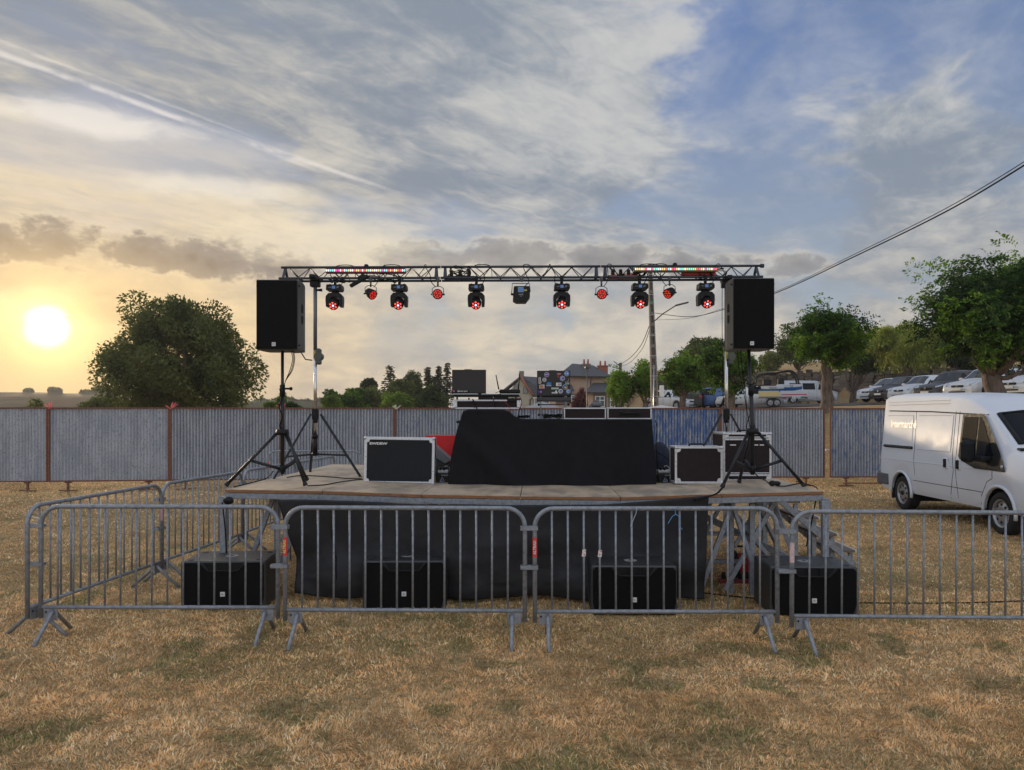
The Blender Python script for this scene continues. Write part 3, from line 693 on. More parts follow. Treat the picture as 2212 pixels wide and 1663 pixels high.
b = (PX(1520, 70), 70, hz(PX(1520, 70), 70)); tree('tall_hedge_tree', 'taller loose tree rising behind the pollarded trees', b, 3, .25, lobeset(1448, 1600, 716, 846, 70, 26, 49, .3, base=b), 22000, .30, [(0.03, .055, .012), (.06, .10, .02), (.10, .14, .03)], seed=49)
b = (PX(1960, 62), 62, hz(PX(1960, 62), 62)); 
tree('weeping_willow', 'yellow green weeping willow hanging over the stone wall', b, 4.0, .4, lobeset(1858, 2085, 684, 778, 62, 34, 50, .24, base=b), 60000, .30, G_WILL, seed=50, style='willow', inner=.2)
b = (PX(2080, 60), 60, hz(PX(2080, 60), 60)); tree('hedge_tree', 'dark hedge tree filling the gap right of the willow', b, 1, .2, lobeset(2020, 2150, 728, 806, 60, 14, 51, .33, base=b), 11000, .28, G_DARK, seed=51)
b = (PX(2200, 80), 80, hz(PX(2200, 80), 80)); tree('hedge_tree', 'distant hedge tree at the right edge above the stone wall', b, 1, .2, lobeset(2150, 2300, 752, 800, 80, 14, 52, .33, base=b), 7000, .3, G_MID, seed=52)
b = (PX(1840, 66), 66, hz(PX(1840, 66), 66)); tree('hedge_tree', 'dark bushes overhanging the stone wall behind the cut stump tree', b, 1, .2, lobeset(1772, 1880, 752, 812, 70, 14, 53, .33, base=b), 9000, .28, G_DARK, seed=53)
b = bp(1252, 60); tree('purple_plum', 'purple leaved plum tree in front of the peach coloured house', b, .8, .1, lobeset(1236, 1270, 838, 900, 60, 12, 54, .36, base=b), 5000, .22, G_RED, seed=54, group=None)
b = (PX(1530, 58), 64, hz(PX(1560, 62), 62)); tree('shrub', 'hedge shrubs growing on top of the sunlit stone wall', b, .5, .06, lobeset(1490, 1600, 825, 856, 66, 10, 55, .33, base=b), 6000, .24, G_OLIVE, seed=55)
# ---------------------------------------------------------------- metal fence
def sheetmat(i, blue):
    nm = 'corrugated_steel_%d' % i
    m = bpy.data.materials.new(nm); m.use_nodes = True; t = m.node_tree; b = t.nodes['Principled BSDF']; L = t.links.new
    tcn = t.nodes.new('ShaderNodeTexCoord')
    def nz(sc, st, det=8, r=.65):
        mp = t.nodes.new('ShaderNodeMapping'); mp.inputs['Scale'].default_value = st; mp.inputs['Location'].default_value = (i * 3.7, 0, i * 1.3); L(tcn.outputs['Object'], mp.inputs[0])
        x = t.nodes.new('ShaderNodeTexNoise'); L(mp.outputs[0], x.inputs['Vector']); x.inputs['Scale'].default_value = sc; x.inputs['Detail'].default_value = det; x.inputs['Roughness'].default_value = r; return x.outputs[0]
    def mr(s, a, c, d=0, e=1):
        x = t.nodes.new('ShaderNodeMapRange'); x.interpolation_type = 'SMOOTHSTEP'; L(s, x.inputs[0]); x.inputs[1].default_value = a; x.inputs[2].default_value = c; x.inputs[3].default_value = d; x.inputs[4].default_value = e; return x.outputs[0]
    def mx(f, a, c):
        x = t.nodes.new('ShaderNodeMix'); x.data_type = 'RGBA'; L(f, x.inputs[0])
        for k, v in ((6, a), (7, c)):
            if isinstance(v, tuple): x.inputs[k].default_value = (*v, 1)
            else: L(v, x.inputs[k])
        return x.outputs[2]
    c = mx(mr(nz(2, (2, 1, .5)), .35, .65), (0.31, 0.33, 0.37), (0.43, 0.445, 0.48))
    c = mx(mr(nz(24, (1.2, 1, .8), 6), .5, .68), c, (0.21, 0.215, 0.235))
    c = mx(mr(nz(16, (1.5, 1, .6), 6), .60, .72), c, (0.50, 0.51, 0.53))
    if blue > 0:
        c = mx(mr(nz(7, (1.4, 1, .45), 9, .75), .62 - blue * .30, .72 - blue * .22, 0, min(1, .35 + blue)), c, (0.095, 0.17, 0.36))
    c = mx(mr(nz(2.2, (5, 1, .35), 5), .66, .78), c, (0.14, 0.075, 0.04))
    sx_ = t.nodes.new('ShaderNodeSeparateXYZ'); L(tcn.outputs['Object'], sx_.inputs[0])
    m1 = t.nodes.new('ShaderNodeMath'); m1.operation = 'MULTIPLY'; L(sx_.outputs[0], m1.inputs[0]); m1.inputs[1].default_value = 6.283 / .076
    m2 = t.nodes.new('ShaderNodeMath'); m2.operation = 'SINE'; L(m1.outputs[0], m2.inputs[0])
    vs = t.nodes.new('ShaderNodeVectorMath'); vs.operation = 'SCALE'; L(c, vs.inputs[0]); L(mr(m2.outputs[0], -.2, 1.0, 1.0, .80 if i < 2 else .55), vs.inputs[3]); c = vs.outputs[0]  # rib shade painted into the colour: valleys darkened along a sine
    L(c, b.inputs['Base Color']); b.inputs['Roughness'].default_value = .6; b.inputs['Metallic'].default_value = 0.25; b.inputs['Specular IOR Level'].default_value = .35
    bn = t.nodes.new('ShaderNodeBump'); bn.inputs['Strength'].default_value = .35; bn.inputs['Distance'].default_value = .01; L(nz(40, (1, 1, 1), 4), bn.inputs['Height']); L(bn.outputs[0], b.inputs['Normal'])
    return m
def fy(px): return float(np.interp(px, [-200, 100, 700, 2300], [18.5, 18.6, 19.4, 20.2]))
def ribbon(px, top, m, lb, cat='ribbon', seed=0, h=.16):
    Y = fy(px) - .03; r = random.Random(seed); mb = MB(); x = PX(px, Y); z = top
    for k in range(4):
        a = r.uniform(-1.2, 1.2); l = h * r.uniform(.6, 1.1); dxr, dzr = math.sin(a) * l, abs(math.cos(a)) * l
        mb.quad((x - .02, Y, z - .03), (x + .02, Y - .01, z - .03), (x + dxr + .025, Y - .05, z + dzr), (x + dxr - .02, Y - .03, z + dzr - .01))
    mb.tube([(x - .03, Y - .01, z - .02), (x, Y - .04, z - .03), (x + .03, Y - .01, z - .02)], .012, 5)
    solo(cat, mb, m, lb, cat)
joints = [(-160, 105), (105, 367), (367, 608), (608, 853), (853, 1100), (1100, 1330), (1330, 1555), (1555, 1781), (1791, 2040), (2040, 2290)]
blues = [0, 0, 0, .10, .35, .4, .72, .16, .45, .4]
desc = ['pinkish grey corrugated metal fence panel cut by the left edge of the photo', 'flat looking ribbed metal fence panel below the sun, with two legs showing', 'grey ribbed fence panel below the huge round tree', 'grey ribbed fence panel with scraped white patches behind the left lift tripod', 'ribbed fence panel with patchy blue paint behind the large open flight case', 'ribbed fence panel mostly hidden behind the black draped table', 'bluest ribbed fence panel, right of the draped table', 'grey ribbed fence panel with rusty frame behind the right tripods, left of the gap', 'blue grey fence panel in rusty frame, between the gap and the white van', 'rusty framed fence panel hidden behind the white van']
ribm = {}
for i, (a, c) in enumerate(joints):
    x0, x1 = PX(a, fy(a)), PX(c, fy(c)); y0, y1 = fy(a), fy(c); L = math.hypot(x1 - x0, y1 - y0); rz = math.atan2(y1 - y0, x1 - x0)
    t = thing('metal_fence_panel', desc[i], 'fence panel', (x0, y0, 0), rz, 'corrugated metal fence panels')
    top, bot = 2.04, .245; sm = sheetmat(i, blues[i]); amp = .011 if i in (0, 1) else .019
    ns = 3; edges = [0.03 + (L - .06) * k / ns for k in range(ns + 1)]
    for k in range(ns):
        u0, u1 = edges[k] - (.02 if k else 0), edges[k + 1]; n = int((u1 - u0) / .076 * 6); off = .008 * k; r = random.Random(i * 10 + k); bow = r.uniform(-.02, .02); tl = r.uniform(-.012, .012)
        def fn(u, v, u0=u0, u1=u1, off=off, bow=bow, tl=tl):
            x = u0 + (u1 - u0) * u; return (x, amp * math.sin(x / .076 * 6.283) - off + bow * math.sin(u * 3.14) * math.sin(v * 3.14), bot + .015 + (top - bot - .03) * v + tl * (u - .5) * (1 if v > .5 else -1))
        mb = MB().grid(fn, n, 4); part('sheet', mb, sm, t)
    def bar(nm, c, s): return part(nm, MB().box(c, s, .003), rust, t)
    bar('frame_rail', (L / 2, -.02, top), (L - .01, .05, .035)); bar('frame_rail', (L / 2, -.02, bot), (L - .01, .05, .035))
    bar('frame_post', (.022, -.025, (top + bot) / 2), (.04, .05, top - bot - .04)); bar('frame_post', (L - .022, -.025, (top + bot) / 2), (.04, .05, top - bot - .04))
    for q, u in enumerate((.45, L - .5)):
        if i == 2 and q == 0: u = .38
        bar('leg', (u, 0, bot / 2 - .02), (.05, .05, bot - .01)); bar('gusset', (u, 0, bot - .035), (.16, .04, .03))
        mb = MB(); an = R([18, -14, 24, 10][(i + q) % 4]); mb.M = Matrix.Translation((u, 0, .02)) @ Matrix.Rotation(an, 4, 'Z'); mb.box((0, 0, 0), (.46, .06, .03), .004); part('foot', mb, rust, t)
    if i == 8: bar('brace', (1.0, -.25, .10), (1.5, .04, .03))
ribbon(108, 2.05, orange_tie, 'pink ribbon tied on the fence post near the left edge', seed=1)
ribbon(369, 2.05, orange_tie, 'upright pink ribbon tied on the fence post below the huge round tree', seed=2, h=.2)
ribbon(613, 2.05, orange_tie, 'pink ribbon on the fence right beside the left speaker stand', seed=3, h=.2)
ribbon(856, 2.05, whitetwine, 'white string bow on the fence post above the large flight case', 'string', seed=4, h=.13)
mb = MB().tube([(PX(1783, 20.6), 20.6, .92), (PX(1796, 20.6), 20.6, .92)], .03, 8); solo('drain_pipe', mb, white_p, 'white pipe end seen through the gap in the fence', 'pipe')

# ---------------------------------------------------------------- stone wall
stonem = [mat('wall_stone_%d' % k, c, .9, 0, .35, 5, .8, 14) for k, c in enumerate([(.17, .13, .095), (.22, .17, .12), (.13, .105, .085), (.27, .21, .15)])]
mortar = mat('wall_mortar', (.055, .045, .035), .95, 0, .4, 3)
t = thing('stone_wall', 'long dry stone retaining wall behind the parked cars', 'wall', (0, 0, 0))
wx = np.arange(12, 62, 1.0); mb = MB()
for a, c in zip(wx[:-1], wx[1:]):
    ya, yc = float(WALLY(a)), float(WALLY(c)); za, zc = hz(a, ya - 1) - .3, hz(c, yc - 1) - .3
    mb.quad((a, ya + .08, za), (c, yc + .08, zc), (c, yc + .08, zc + 3.4), (a, ya + .08, za + 3.4)); mb.quad((a, ya + .08, za + 3.4), (c, yc + .08, zc + 3.4), (c, yc + .9, zc + 3.4), (a, ya + .9, za + 3.4))
part('wall_core', mb, mortar, t)
smesh = []
rr = random.Random(3)
for k in range(10):
    mb = MB().box((0, 0, 0), (1, 1, 1), .16); mb.v = [(x + rr.uniform(-.12, .12), y, z + rr.uniform(-.14, .14)) for x, y, z in mb.v]; smesh.append(mb.mesh('stone', stonem[k % 4]))
cnt = 0; rest = MB(); X = 14.0
rows = []
while X < 60:
    w = rr.uniform(.34, .72); yw = float(WALLY(X)); z = hz(X, yw - 1) - .1; zt = z + 3.2
    while z < zt:
        h = rr.uniform(.24, .44); px = CX + (X / yw) * F; rows.append((X + rr.uniform(-.1, .1), yw, z + h / 2, w * rr.uniform(.85, 1.0), h * .95, px)); z += h
    X += w * .97
def vis(s): return (1505 < s[5] < 1566 or 1640 < s[5] < 1880)
vs_ = [s for s in rows if vis(s)]; rr.shuffle(vs_); picked = set(id(s) for s in vs_[:300])
for s in rows:
    x, y, z, w, h, px = s; sl_ = math.atan2(float(WALLY(x + .5) - WALLY(x - .5)), 1.0)
    if id(s) in picked:
        o = bpy.data.objects.new('stone', smesh[rr.randrange(10)]); COL.objects.link(o); o.parent = t; o.location = (x, y + .02 + rr.uniform(-.04, .03), z); o.scale = (w / math.cos(sl_), .22, h); o.rotation_euler = (0, rr.uniform(-.12, .12), sl_)
    else:
        rest.M = Matrix.Translation((x, y + .02 + rr.uniform(-.04, .03), z)) @ Matrix.Rotation(sl_, 4, 'Z') @ Matrix.Rotation(rr.uniform(-.12, .12), 4, 'Y') @ Matrix.Diagonal((w / math.cos(sl_), .22, h, 1)); rest.box((0, 0, 0), (1, 1, 1), .16)
rest.M = None; part('remaining_stones', rest, stonem[1], t, kind='stuff')

# ---------------------------------------------------------------- houses
plaster = mat('peach_render', (0.52, 0.36, 0.26), .9, 0, .08, 1.2, .15, 8)
plaster2 = mat('greenish_cream_render', (0.40, 0.36, 0.26), .9, 0, .10, 1.0, .15, 8)
slate = mat('slate_roof', (0.055, 0.058, 0.068), .7, 0, .45, 5, .6, 9, col2=(0.11, 0.10, 0.105), c2=(.45, .7))
brickm = mat('chimney_brick', (.30, .10, .06), .85, 0, .3, 6)
stonet = mat('window_stone', (.20, .165, .13), .9, 0, .25, 5)
glassm = mat('window_glass', (.10, .13, .14), .12, 0, .1, 1.0, spec=.8)
whitef = mat('white_window_frame', (.72, .72, .70), .5)
tilered = mat('red_verge_tiles', (.34, .12, .07), .8, 0, .3, 9)
gutter = mat('zinc_gutter', (.10, .095, .09), .5, .4)
Y = 84.0
def pw(px, py, dY=0.0): return (PX(px, Y), Y + dY, PZ(py, Y))
h1 = thing('peach_house', 'peach rendered two storey house with hipped slate roof and brick chimney', 'house', (PX(1270, Y), Y, .2))
O = Vector(h1.location)
def q(px, py, d=0.0): return tuple(Vector((PX(px, Y), Y + d, PZ(py, Y))) - O)
xl, xr = 1204, 1318
mb = MB(); a = q(xl + 8, 812); c = q(xr - 4, 812); mb.box(((a[0] + c[0]) / 2, 4.5, (a[2] - .5) / 2), (c[0] - a[0], 9, a[2] + .5)); part('wall', mb, plaster, h1)
e0, e1, e2, e3 = q(xl, 812, -.7), q(xr + 4, 814, -.7), q(xr + 4, 814, 9.7), q(xl, 812, 9.7); r0, r1 = q(1243, 779, 4.5), q(1291, 783, 4.5)
def roof(name, quads, par, th=.14):
    mb = MB()
    for f in quads:
        n = (Vector(f[1]) - Vector(f[0])).cross(Vector(f[2]) - Vector(f[0])).normalized(); n = n if n.z > 0 else -n; mb.ext([tuple(Vector(p) - n * th) for p in f], n * th)
    return part(name, mb, slate, par)
rf = roof('roof', [(e0, e1, r1, r0), (e1, e2, r1), (e2, e3, r0, r1), (e3, e0, r0)], h1)
def chim(px, y0, y1, w, d, par, m, pots=2):
    b0 = q(px, y1, d); tp = q(px, y0, d); mb = MB().box((b0[0], b0[1], (b0[2] + tp[2]) / 2), (w, .7, tp[2] - b0[2]), .03).box((b0[0], b0[1], tp[2] + .05), (w + .16, .86, .14), .02); part('chimney', mb, m, par)
    for k in range(pots): part('chimney_pot', MB().cyl((b0[0] - w * .25 + k * w * .5, b0[1], tp[2] + .1), (b0[0] - w * .25 + k * w * .5, b0[1], tp[2] + .65), .12, .10, 8), tilered, par)
chim(1309, 788, 815, 1.1, 3.0, h1, brickm); chim(1272, 784, 812, .9, 3.2, h1, stonet)
part('gutter', MB().tube([e0, e1], .09, 6), gutter, h1)
part('downpipe', MB().tube([q(1278, 816, -.75), q(1276, 820, -.1), q(1275, 872, -.1)], .05, 6), gutter, h1)
for k, (px, py) in enumerate([(1253, 784), (1301, 796), (1304, 799)]):
    pass
def wing(nm_, x0, x1, ye, x2, yr, dep, m=plaster, d0=-3.0):
    """lean lower wing: wall x0..x1 below eave ye, pitched roof up to yr starting x2"""
    mb = MB(); a = q(x0, ye, d0); c = q(x1, ye, d0); mb.box(((a[0] + c[0]) / 2, d0 + dep / 2, (a[2] - .5) / 2), (c[0] - a[0], dep, a[2] + .5)); part('wall', mb, m, h1)
    roof('roof', [(q(x0 - 4, ye + 1, d0 - .5), q(x1 + 4, ye + 1, d0 - .5), q(x1 + 2, yr, d0 + dep * .6), q(x2, yr, d0 + dep * .6))], h1)
wing('w', 1260, 1345, 848, 1294, 815, 8)
wing('w', 1180, 1232, 843, 1190, 822, 6, d0=-2.0)
part('wall', MB().box((q(1400, 870)[0], 1.0, q(1400, 862)[2] / 2), (8, 5, q(1400, 862)[2])), plaster, h1)
def window(px, y0, y1, w, d, par, arch=True):
    x, _, z1 = q(px, y0, d); z0 = q(px, y1, d)[2]
    f = part('window', MB().box((x, d - .03, (z0 + z1) / 2), (w + .5, .08, z1 - z0 + .4), .02), stonet, par)
    if arch:
        pts = [(x + (w / 2 + .25) * math.cos(R(a_)), d - .08, z1 + .1 + .45 * math.sin(R(a_))) for a_ in range(0, 181, 20)]; part('arch', MB().ext(pts, (0, .1, 0)), stonet, f)
    part('pane', MB().box((x, d - .085, (z0 + z1) / 2), (w, .03, z1 - z0), 0), glassm, f)
    mb = MB()
    for xx in (-w / 2, 0, w / 2): mb.box((x + xx, d - .12, (z0 + z1) / 2), (.09, .05, z1 - z0), 0)
    for zz in (z0 + .04, z0 + (z1 - z0) * .62, z1 - .04): mb.box((x, d - .123, zz), (w - .1, .05, .09), 0)
    part('frame', mb, whitef, f)
window(1289, 857, 880, .95, -3.0, h1); window(1320, 857, 880, .95, -3.0, h1)
part('downpipe', MB().tube([q(1300, 850, -3.1), q(1300, 885, -3.1)], .05, 6), gutter, h1)
window(1215, 850, 868, 1.2, -2.0, h1, False); window(1240, 855, 868, .9, -2.0, h1, False)
# left house with the gable
h2 = thing('gable_house', 'cream gabled house with slate roof and orange verge tiles', 'house', (PX(1120, Y), Y - 6, .2))
O = Vector(h2.location); Y2 = Y - 6
def g(px, py, d=0.0): return tuple(Vector((PX(px, Y2), Y2 + d, PZ(py, Y2))) - O)
ap = g(1125, 815); gl = g(1089, 845); gr = g(1151, 856)
poly = [(gl[0] + .3, 0, 0), (gr[0], 0, 0), (gr[0], 0, gr[2]), (ap[0], 0, ap[2] - .12), (gl[0] + .3, 0, gl[2] - .2)]
part('wall', MB().ext([(x, y, z) for x, y, z in poly], (0, 7, 0)), plaster2, h2)
def rf2(): 
    mb = MB(); A = Vector(ap); B_ = Vector(gr); Cc = Vector(gl)
    rt = Vector(g(1186, 814, 4)); rb = Vector(g(1192, 856, 0))
    for f in ((B_ + Vector((0, -.2, 0)), rb + Vector((0, -.2, 0)), rt, A), (Cc + Vector((-.2, -.3, -.1)), A + Vector((0, -.3, 0)), A + Vector((0, 7, 0)), Cc + Vector((-.2, 7, -.1)))):
        f = [Vector(p) for p in f]; n = (f[1] - f[0]).cross(f[2] - f[0]).normalized(); n = n if n.z > 0 else -n; mb.ext([tuple(p) for p in f], n * .14)
    return mb
part('roof', rf2(), slate, h2)
part('verge', MB().tube([tuple(Vector(ap) + Vector((0, -.25, .1))), tuple(Vector(g(1138, 838)) + Vector((0, -.25, .12))), tuple(Vector(gr) + Vector((0, -.25, .12)))], .11, 5), tilered, h2)
part('wall', MB().box(((gr[0] + g(1200, 0)[0]) / 2, 2.5, gr[2] / 2 - .1), (g(1200, 0)[0] - gr[0], 4.8, gr[2] - .2)), plaster, h2)
part('chimney', MB().box((g(1127, 812)[0], 1, ap[2] + .2), (.5, .5, 1.0), .02), stonet, h2)
for (px, py) in ((1115, 838), (1135, 843)):
    x, _, z = g(px, py); f = part('window', MB().box((x, -.02, z), (.5, .08, .75), .02), stonet, h2); part('pane', MB().box((x, -.07, z), (.34, .03, .65)), glassm, f)
part('gutter', MB().tube([g(1151, 857, -.3), g(1196, 857, -.3)], .08, 6), gutter, h2); part('downpipe', MB().tube([g(1151, 858, -.2), g(1145, 863, -.1), g(1145, 890, -.1)], .06, 6), gutter, h2)
for px in (1163, 1178): 
    x, _, z = g(px, 874); f = part('window', MB().box((x, .02, z), (.9, .1, 1.4), .02), whitef, h2); part('pane', MB().box((x, -.04, z), (.7, .03, 1.2)), glassm, f)
b = (PX(1045, 120), 120, 0); t = thing('distant_house', 'distant house with blue grey roof glimpsed under the laptop shelf', 'house', b)
part('wall', MB().box((0, 3, PZ(884, 120) / 2), (9, 6, PZ(884, 120))), plaster, t)
mb = MB(); zt = PZ(870, 120); ze = PZ(884, 120); mb.ext([(-5, -.5, ze), (5, -.5, ze), (3.0, -.5, zt), (-5, -.5, zt)], (0, 6, 0)); part('roof', mb, slate, t)
# lean white canopies
canvas = mat('grey_canvas', (.42, .42, .42), .8, 0, .08, 3, trans=.25); canvw = mat('white_canvas', (.70, .69, .68), .8, 0, .06, 3, trans=.25)
def canopy(pxa, pxb, yt, yb, Yc, m, lb, sc=False):
    x0, x1 = PX(pxa, Yc), PX(pxb, Yc); zt, zb = PZ(yt, Yc), PZ(yb, Yc); w = x1 - x0; t = thing('party_tent', lb, 'tent', ((x0 + x1) / 2, Yc, 0), 0, 'tents behind the fence')
    tipx = 0 if not sc else -w * .06; mb = MB(); c = [(-w / 2, 0, zb), (w / 2, 0, zb), (w / 2, w * .8, zb), (-w / 2, w * .8, zb)]
    for k in range(4): mb.poly([c[k], c[(k + 1) % 4], (tipx, w * .4, zt)])
    part('roof', mb, m, t)
    v = MB()
    for k in range(4):
        a, b_ = Vector(c[k]), Vector(c[(k + 1) % 4])
        v.quad(tuple(a), tuple(b_), tuple(b_ - Vector((0, 0, .28))), tuple(a - Vector((0, 0, .28))))
    part('valance', v, m, t)
    for k in range(4): part('leg', MB().box((c[k][0] * .98, c[k][1] * .98 + .03, (zb - .3) / 2), (.05, .05, zb - .3)), galv, t)
canopy(1115, 1232, 866, 886, 48, canvas, 'grey peaked tent behind the fence, under the sticker covered laptop')
canopy(1370, 1510, 874, 888, 30, canvw, 'white peaked tent behind the fence by the utility pole')

# ---------------------------------------------------------------- poles and wires
conc = mat('pole_concrete', (.22, .19, .16), .9, 0, .25, 8, .5, 30)
Yp = 34.0; b = bp(1418, Yp); t = thing('utility_pole', 'tall concrete utility pole with recessed ladder face and street lamp arm', 'utility pole', b); hp = PZ(570, Yp) - b[2]; lean = PX(1404, Yp) - b[0]
def pc(s): return (lean * s, 0, hp * s)
mb = MB()
for sg in (-1, 1):
    mb.ext([(sg * .155 - .035, -.13, -.3), (sg * .155 + .035, -.13, -.3), (sg * .155 + .035, .13, -.3), (sg * .155 - .035, .13, -.3)], (0, 0, .0)) if 0 else None
    i = mb.av([(sg * .15 + a * .035, c * .13, -.3) for a, c in ((-1, -1), (1, -1), (1, 1), (-1, 1))] + [(lean + sg * .062 + a * .022, c * .07, hp) for a, c in ((-1, -1), (1, -1), (1, 1), (-1, 1))])
    for k in range(4): mb.af((i + k, i + (k + 1) % 4, i + 4 + (k + 1) % 4, i + 4 + k))
    mb.af((i + 7, i + 6, i + 5, i + 4)[::-1])
part('pole_shaft', mb, conc, t)
mbr = MB(); mbr.box((0, 0, 0), (1, 1, 1), .05); rung = mbr.mesh('rung', conc)
for k in range(17):
    s = (k + .4) / 17; w = .30 * (1 - s) + .13 * s; o = bpy.data.objects.new('rung', rung); COL.objects.link(o); o.parent = t; o.location = pc(s); o.scale = (w, .12 * (1 - s) + .09, .16)
part('web', MB().tube([(0, .05, -.3), (lean, .03, hp)], [.10, .05], 4), conc, t)
mb = MB()
for k in range(9):
    s = .06 + k * .11; x, _, z = pc(s); w = .19 * (1 - s) + .09 * s; mb.tube([(x - w, -.15, z), (x + w, -.15, z)], .012, 4); mb.tube([(x - w, -.15, z), (x - w, .14, z)], .012, 4)
part('strap', mb, alu, t); part('conduit', MB().tube([(-.17, -.14, 0), pc(.45)[:1] + (-.1, hp * .45)], .02, 6), alu, t)
x, _, z = pc((PZ(845, Yp) - b[2]) / hp); part('meter_box', MB().box((x + .32, -.05, z), (.16, .2, .52), .01), white_p, t)
# lamp arm
a = Vector((PX(1413, Yp), Yp, PZ(694, Yp))) - Vector(b); e = Vector((PX(1452, Yp), Yp - .8, PZ(665, Yp))) - Vector(b)
ar = part('lamp_arm', MB().tube([a + Vector((0, 0, -.5)), a, a * .6 + e * .4 + Vector((0, 0, .05)), e], .028, 6), gutter, t)
hd = MB(); hd.M = Matrix.Translation(e + Vector((.25, 0, .06))) @ Matrix.Rotation(R(-14), 4, 'Y'); hd.box((0, 0, 0), (.62, .16, .07), .03); part('lamp_head', hd, gutter, ar)
b = (PX(1340, 60), 60, hz(PX(1340, 60), 60)); t = thing('telegraph_pole', 'short wooden pole with bracket just right of the brick chimney', 'utility pole', b); zt = PZ(784, 60) - b[2]
wood = mat('dark_wood_pole', (.07, .055, .04), .9, 0, .3, 10)
part('pole_shaft', MB().cyl((0, 0, -.3), (0, 0, zt), .14, .11, 8), wood, t); part('bracket', MB().tube([(-.55, 0, zt + .15), (.1, 0, zt - .35)], .03, 5), gutter, t)
b2 = (PX(1740, 90), 90, hz(PX(1740, 90), 90)); 
def wire(nm, pts, r, lb, cat='cable', sag=0):
    solo(nm, MB().tube(smooth_path(pts, 10), r, 5), cablem, lb, cat)
wire('overhead_cable', [P(1415, 676, Yp), P(1490, 684, 30), P(1565, 668, 26), P(1680, 631, 21), P(1850, 552, 16), P(2060, 448, 12.5), P(2290, 308, 10)], .013, 'thick twisted overhead cable rising to the right edge, lower of the two')
wire('overhead_cable', [P(1415, 691, Yp), P(1490, 687, 30), P(1565, 665, 26), P(1680, 628, 21.2), P(1850, 547, 16.3), P(2060, 441, 12.7), P(2290, 300, 10.2)], .007, 'thin overhead cable rising to the right edge, upper of the two')
wire('overhead_cable', [P(1404, 700, Yp), P(1385, 745, 40), P(1362, 772, 50), P(1341, 786, 60)], .018, 'upper overhead cable sagging left from the concrete pole to the short pole')
wire('overhead_cable', [P(1405, 706, Yp), P(1388, 752, 40), P(1362, 782, 50), P(1341, 792, 60)], .014, 'lower overhead cable sagging left from the concrete pole to the short pole')
# flag or lamp mast by the houses
b = bp(1268, 50); t = thing('lamp_post', 'thin dark lamp post standing before the slate roof', 'street lamp', b); zt = PZ(797, 50) - b[2]
part('pole', MB().cyl((0, 0, -.2), (0, 0, zt), .05, .035, 8), gutter, t); part('lamp_head', MB().box((0, -.2, zt + .1), (.3, .55, .18), .05), gutter, t)

# ---------------------------------------------------------------- vehicles
tyrem = mat('tyre', (.015, .015, .015), .85, 0, .2, 20); rimm = mat('alloy_rim', (.42, .42, .43), .35, .8, .1, 10); steelrim = mat('dull_steel_rim', (.36, .36, .37), .4, .7, .3, 14)
cglass = mat('car_glass', (.008, .011, .016), .04, 0, 0, 4, spec=.08); wglass = mat('windscreen_glass', (.012, .015, .018), .05, 0, 0, 4, spec=.8, coat=.4); trimm = mat('black_trim', (.012, .013, .014), .55, 0, .1, 10, spec=.2)
headl = mat('headlamp_glass', (.45, .47, .50), .10, .3, .1, 8, spec=.9); taill = mat('tail_lamp', (.30, .015, .015), .2); platem = mat('number_plate', (.65, .65, .62), .5)
chr_ = mat('chrome_trim', (.6, .6, .6), .2, .9)
def paint(nm, c, metal=.0, r=.38): return mat(nm, c, r, metal, .03, 2, coat=.25)
def wheel(par, x, y, r, w, rm, side):
    t_ = MB(); prof = [(r * .62, -w / 2 * .85), (r * .93, -w / 2), (r, -w / 2 * .7), (r, w / 2 * .7), (r * .93, w / 2), (r * .62, w / 2 * .85)]
    n = 28; rows = [t_.av([(x + p * math.cos(6.2832 * k / n), y + o, r + p * math.sin(6.2832 * k / n)) for k in range(n)]) for p, o in prof]
    for a, c in zip(rows, rows[1:] + rows[:1]):
        for k in range(n): t_.af((a + k, a + (k + 1) % n, c + (k + 1) % n, c + k), True)
    wh = part('wheel', t_, tyrem, par); rb = MB(); yo = y + side * w * .30
    rb.tube([(x, yo, r), (x, yo - side * .03, r)], [r * .66, r * .60], 24)
    ring = [rb.av([(x + q_ * math.cos(6.2832 * k / n), y + side * o, r + q_ * math.sin(6.2832 * k / n)) for k in range(n)]) for q_, o in ((r * .66, w * .48), (r * .58, w * .46), (r * .56, w * .32))]
    for a, c in zip(ring, ring[1:]):
        for k in range(n): rb.af((a + k, a + (k + 1) % n, c + (k + 1) % n, c + k), True)
    rm_ = part('rim', rb, rm, wh)
    return wh, yo
def spokes(wh, x, yo, r, n, side, m, w=.05):
    mb = MB()
    for k in range(n):
        a = 6.2832 * k / n + .3; mb.tube([(x + r * .12 * math.cos(a), yo + side * .045, r + r * .12 * math.sin(a)), (x + r * .6 * math.cos(a), yo + side * .03, r + r * .6 * math.sin(a))], w, 4)
    mb.tube([(x, yo, r), (x, yo + side * .06, r)], [r * .2, r * .16], 12); part('spoke', mb, m, wh)
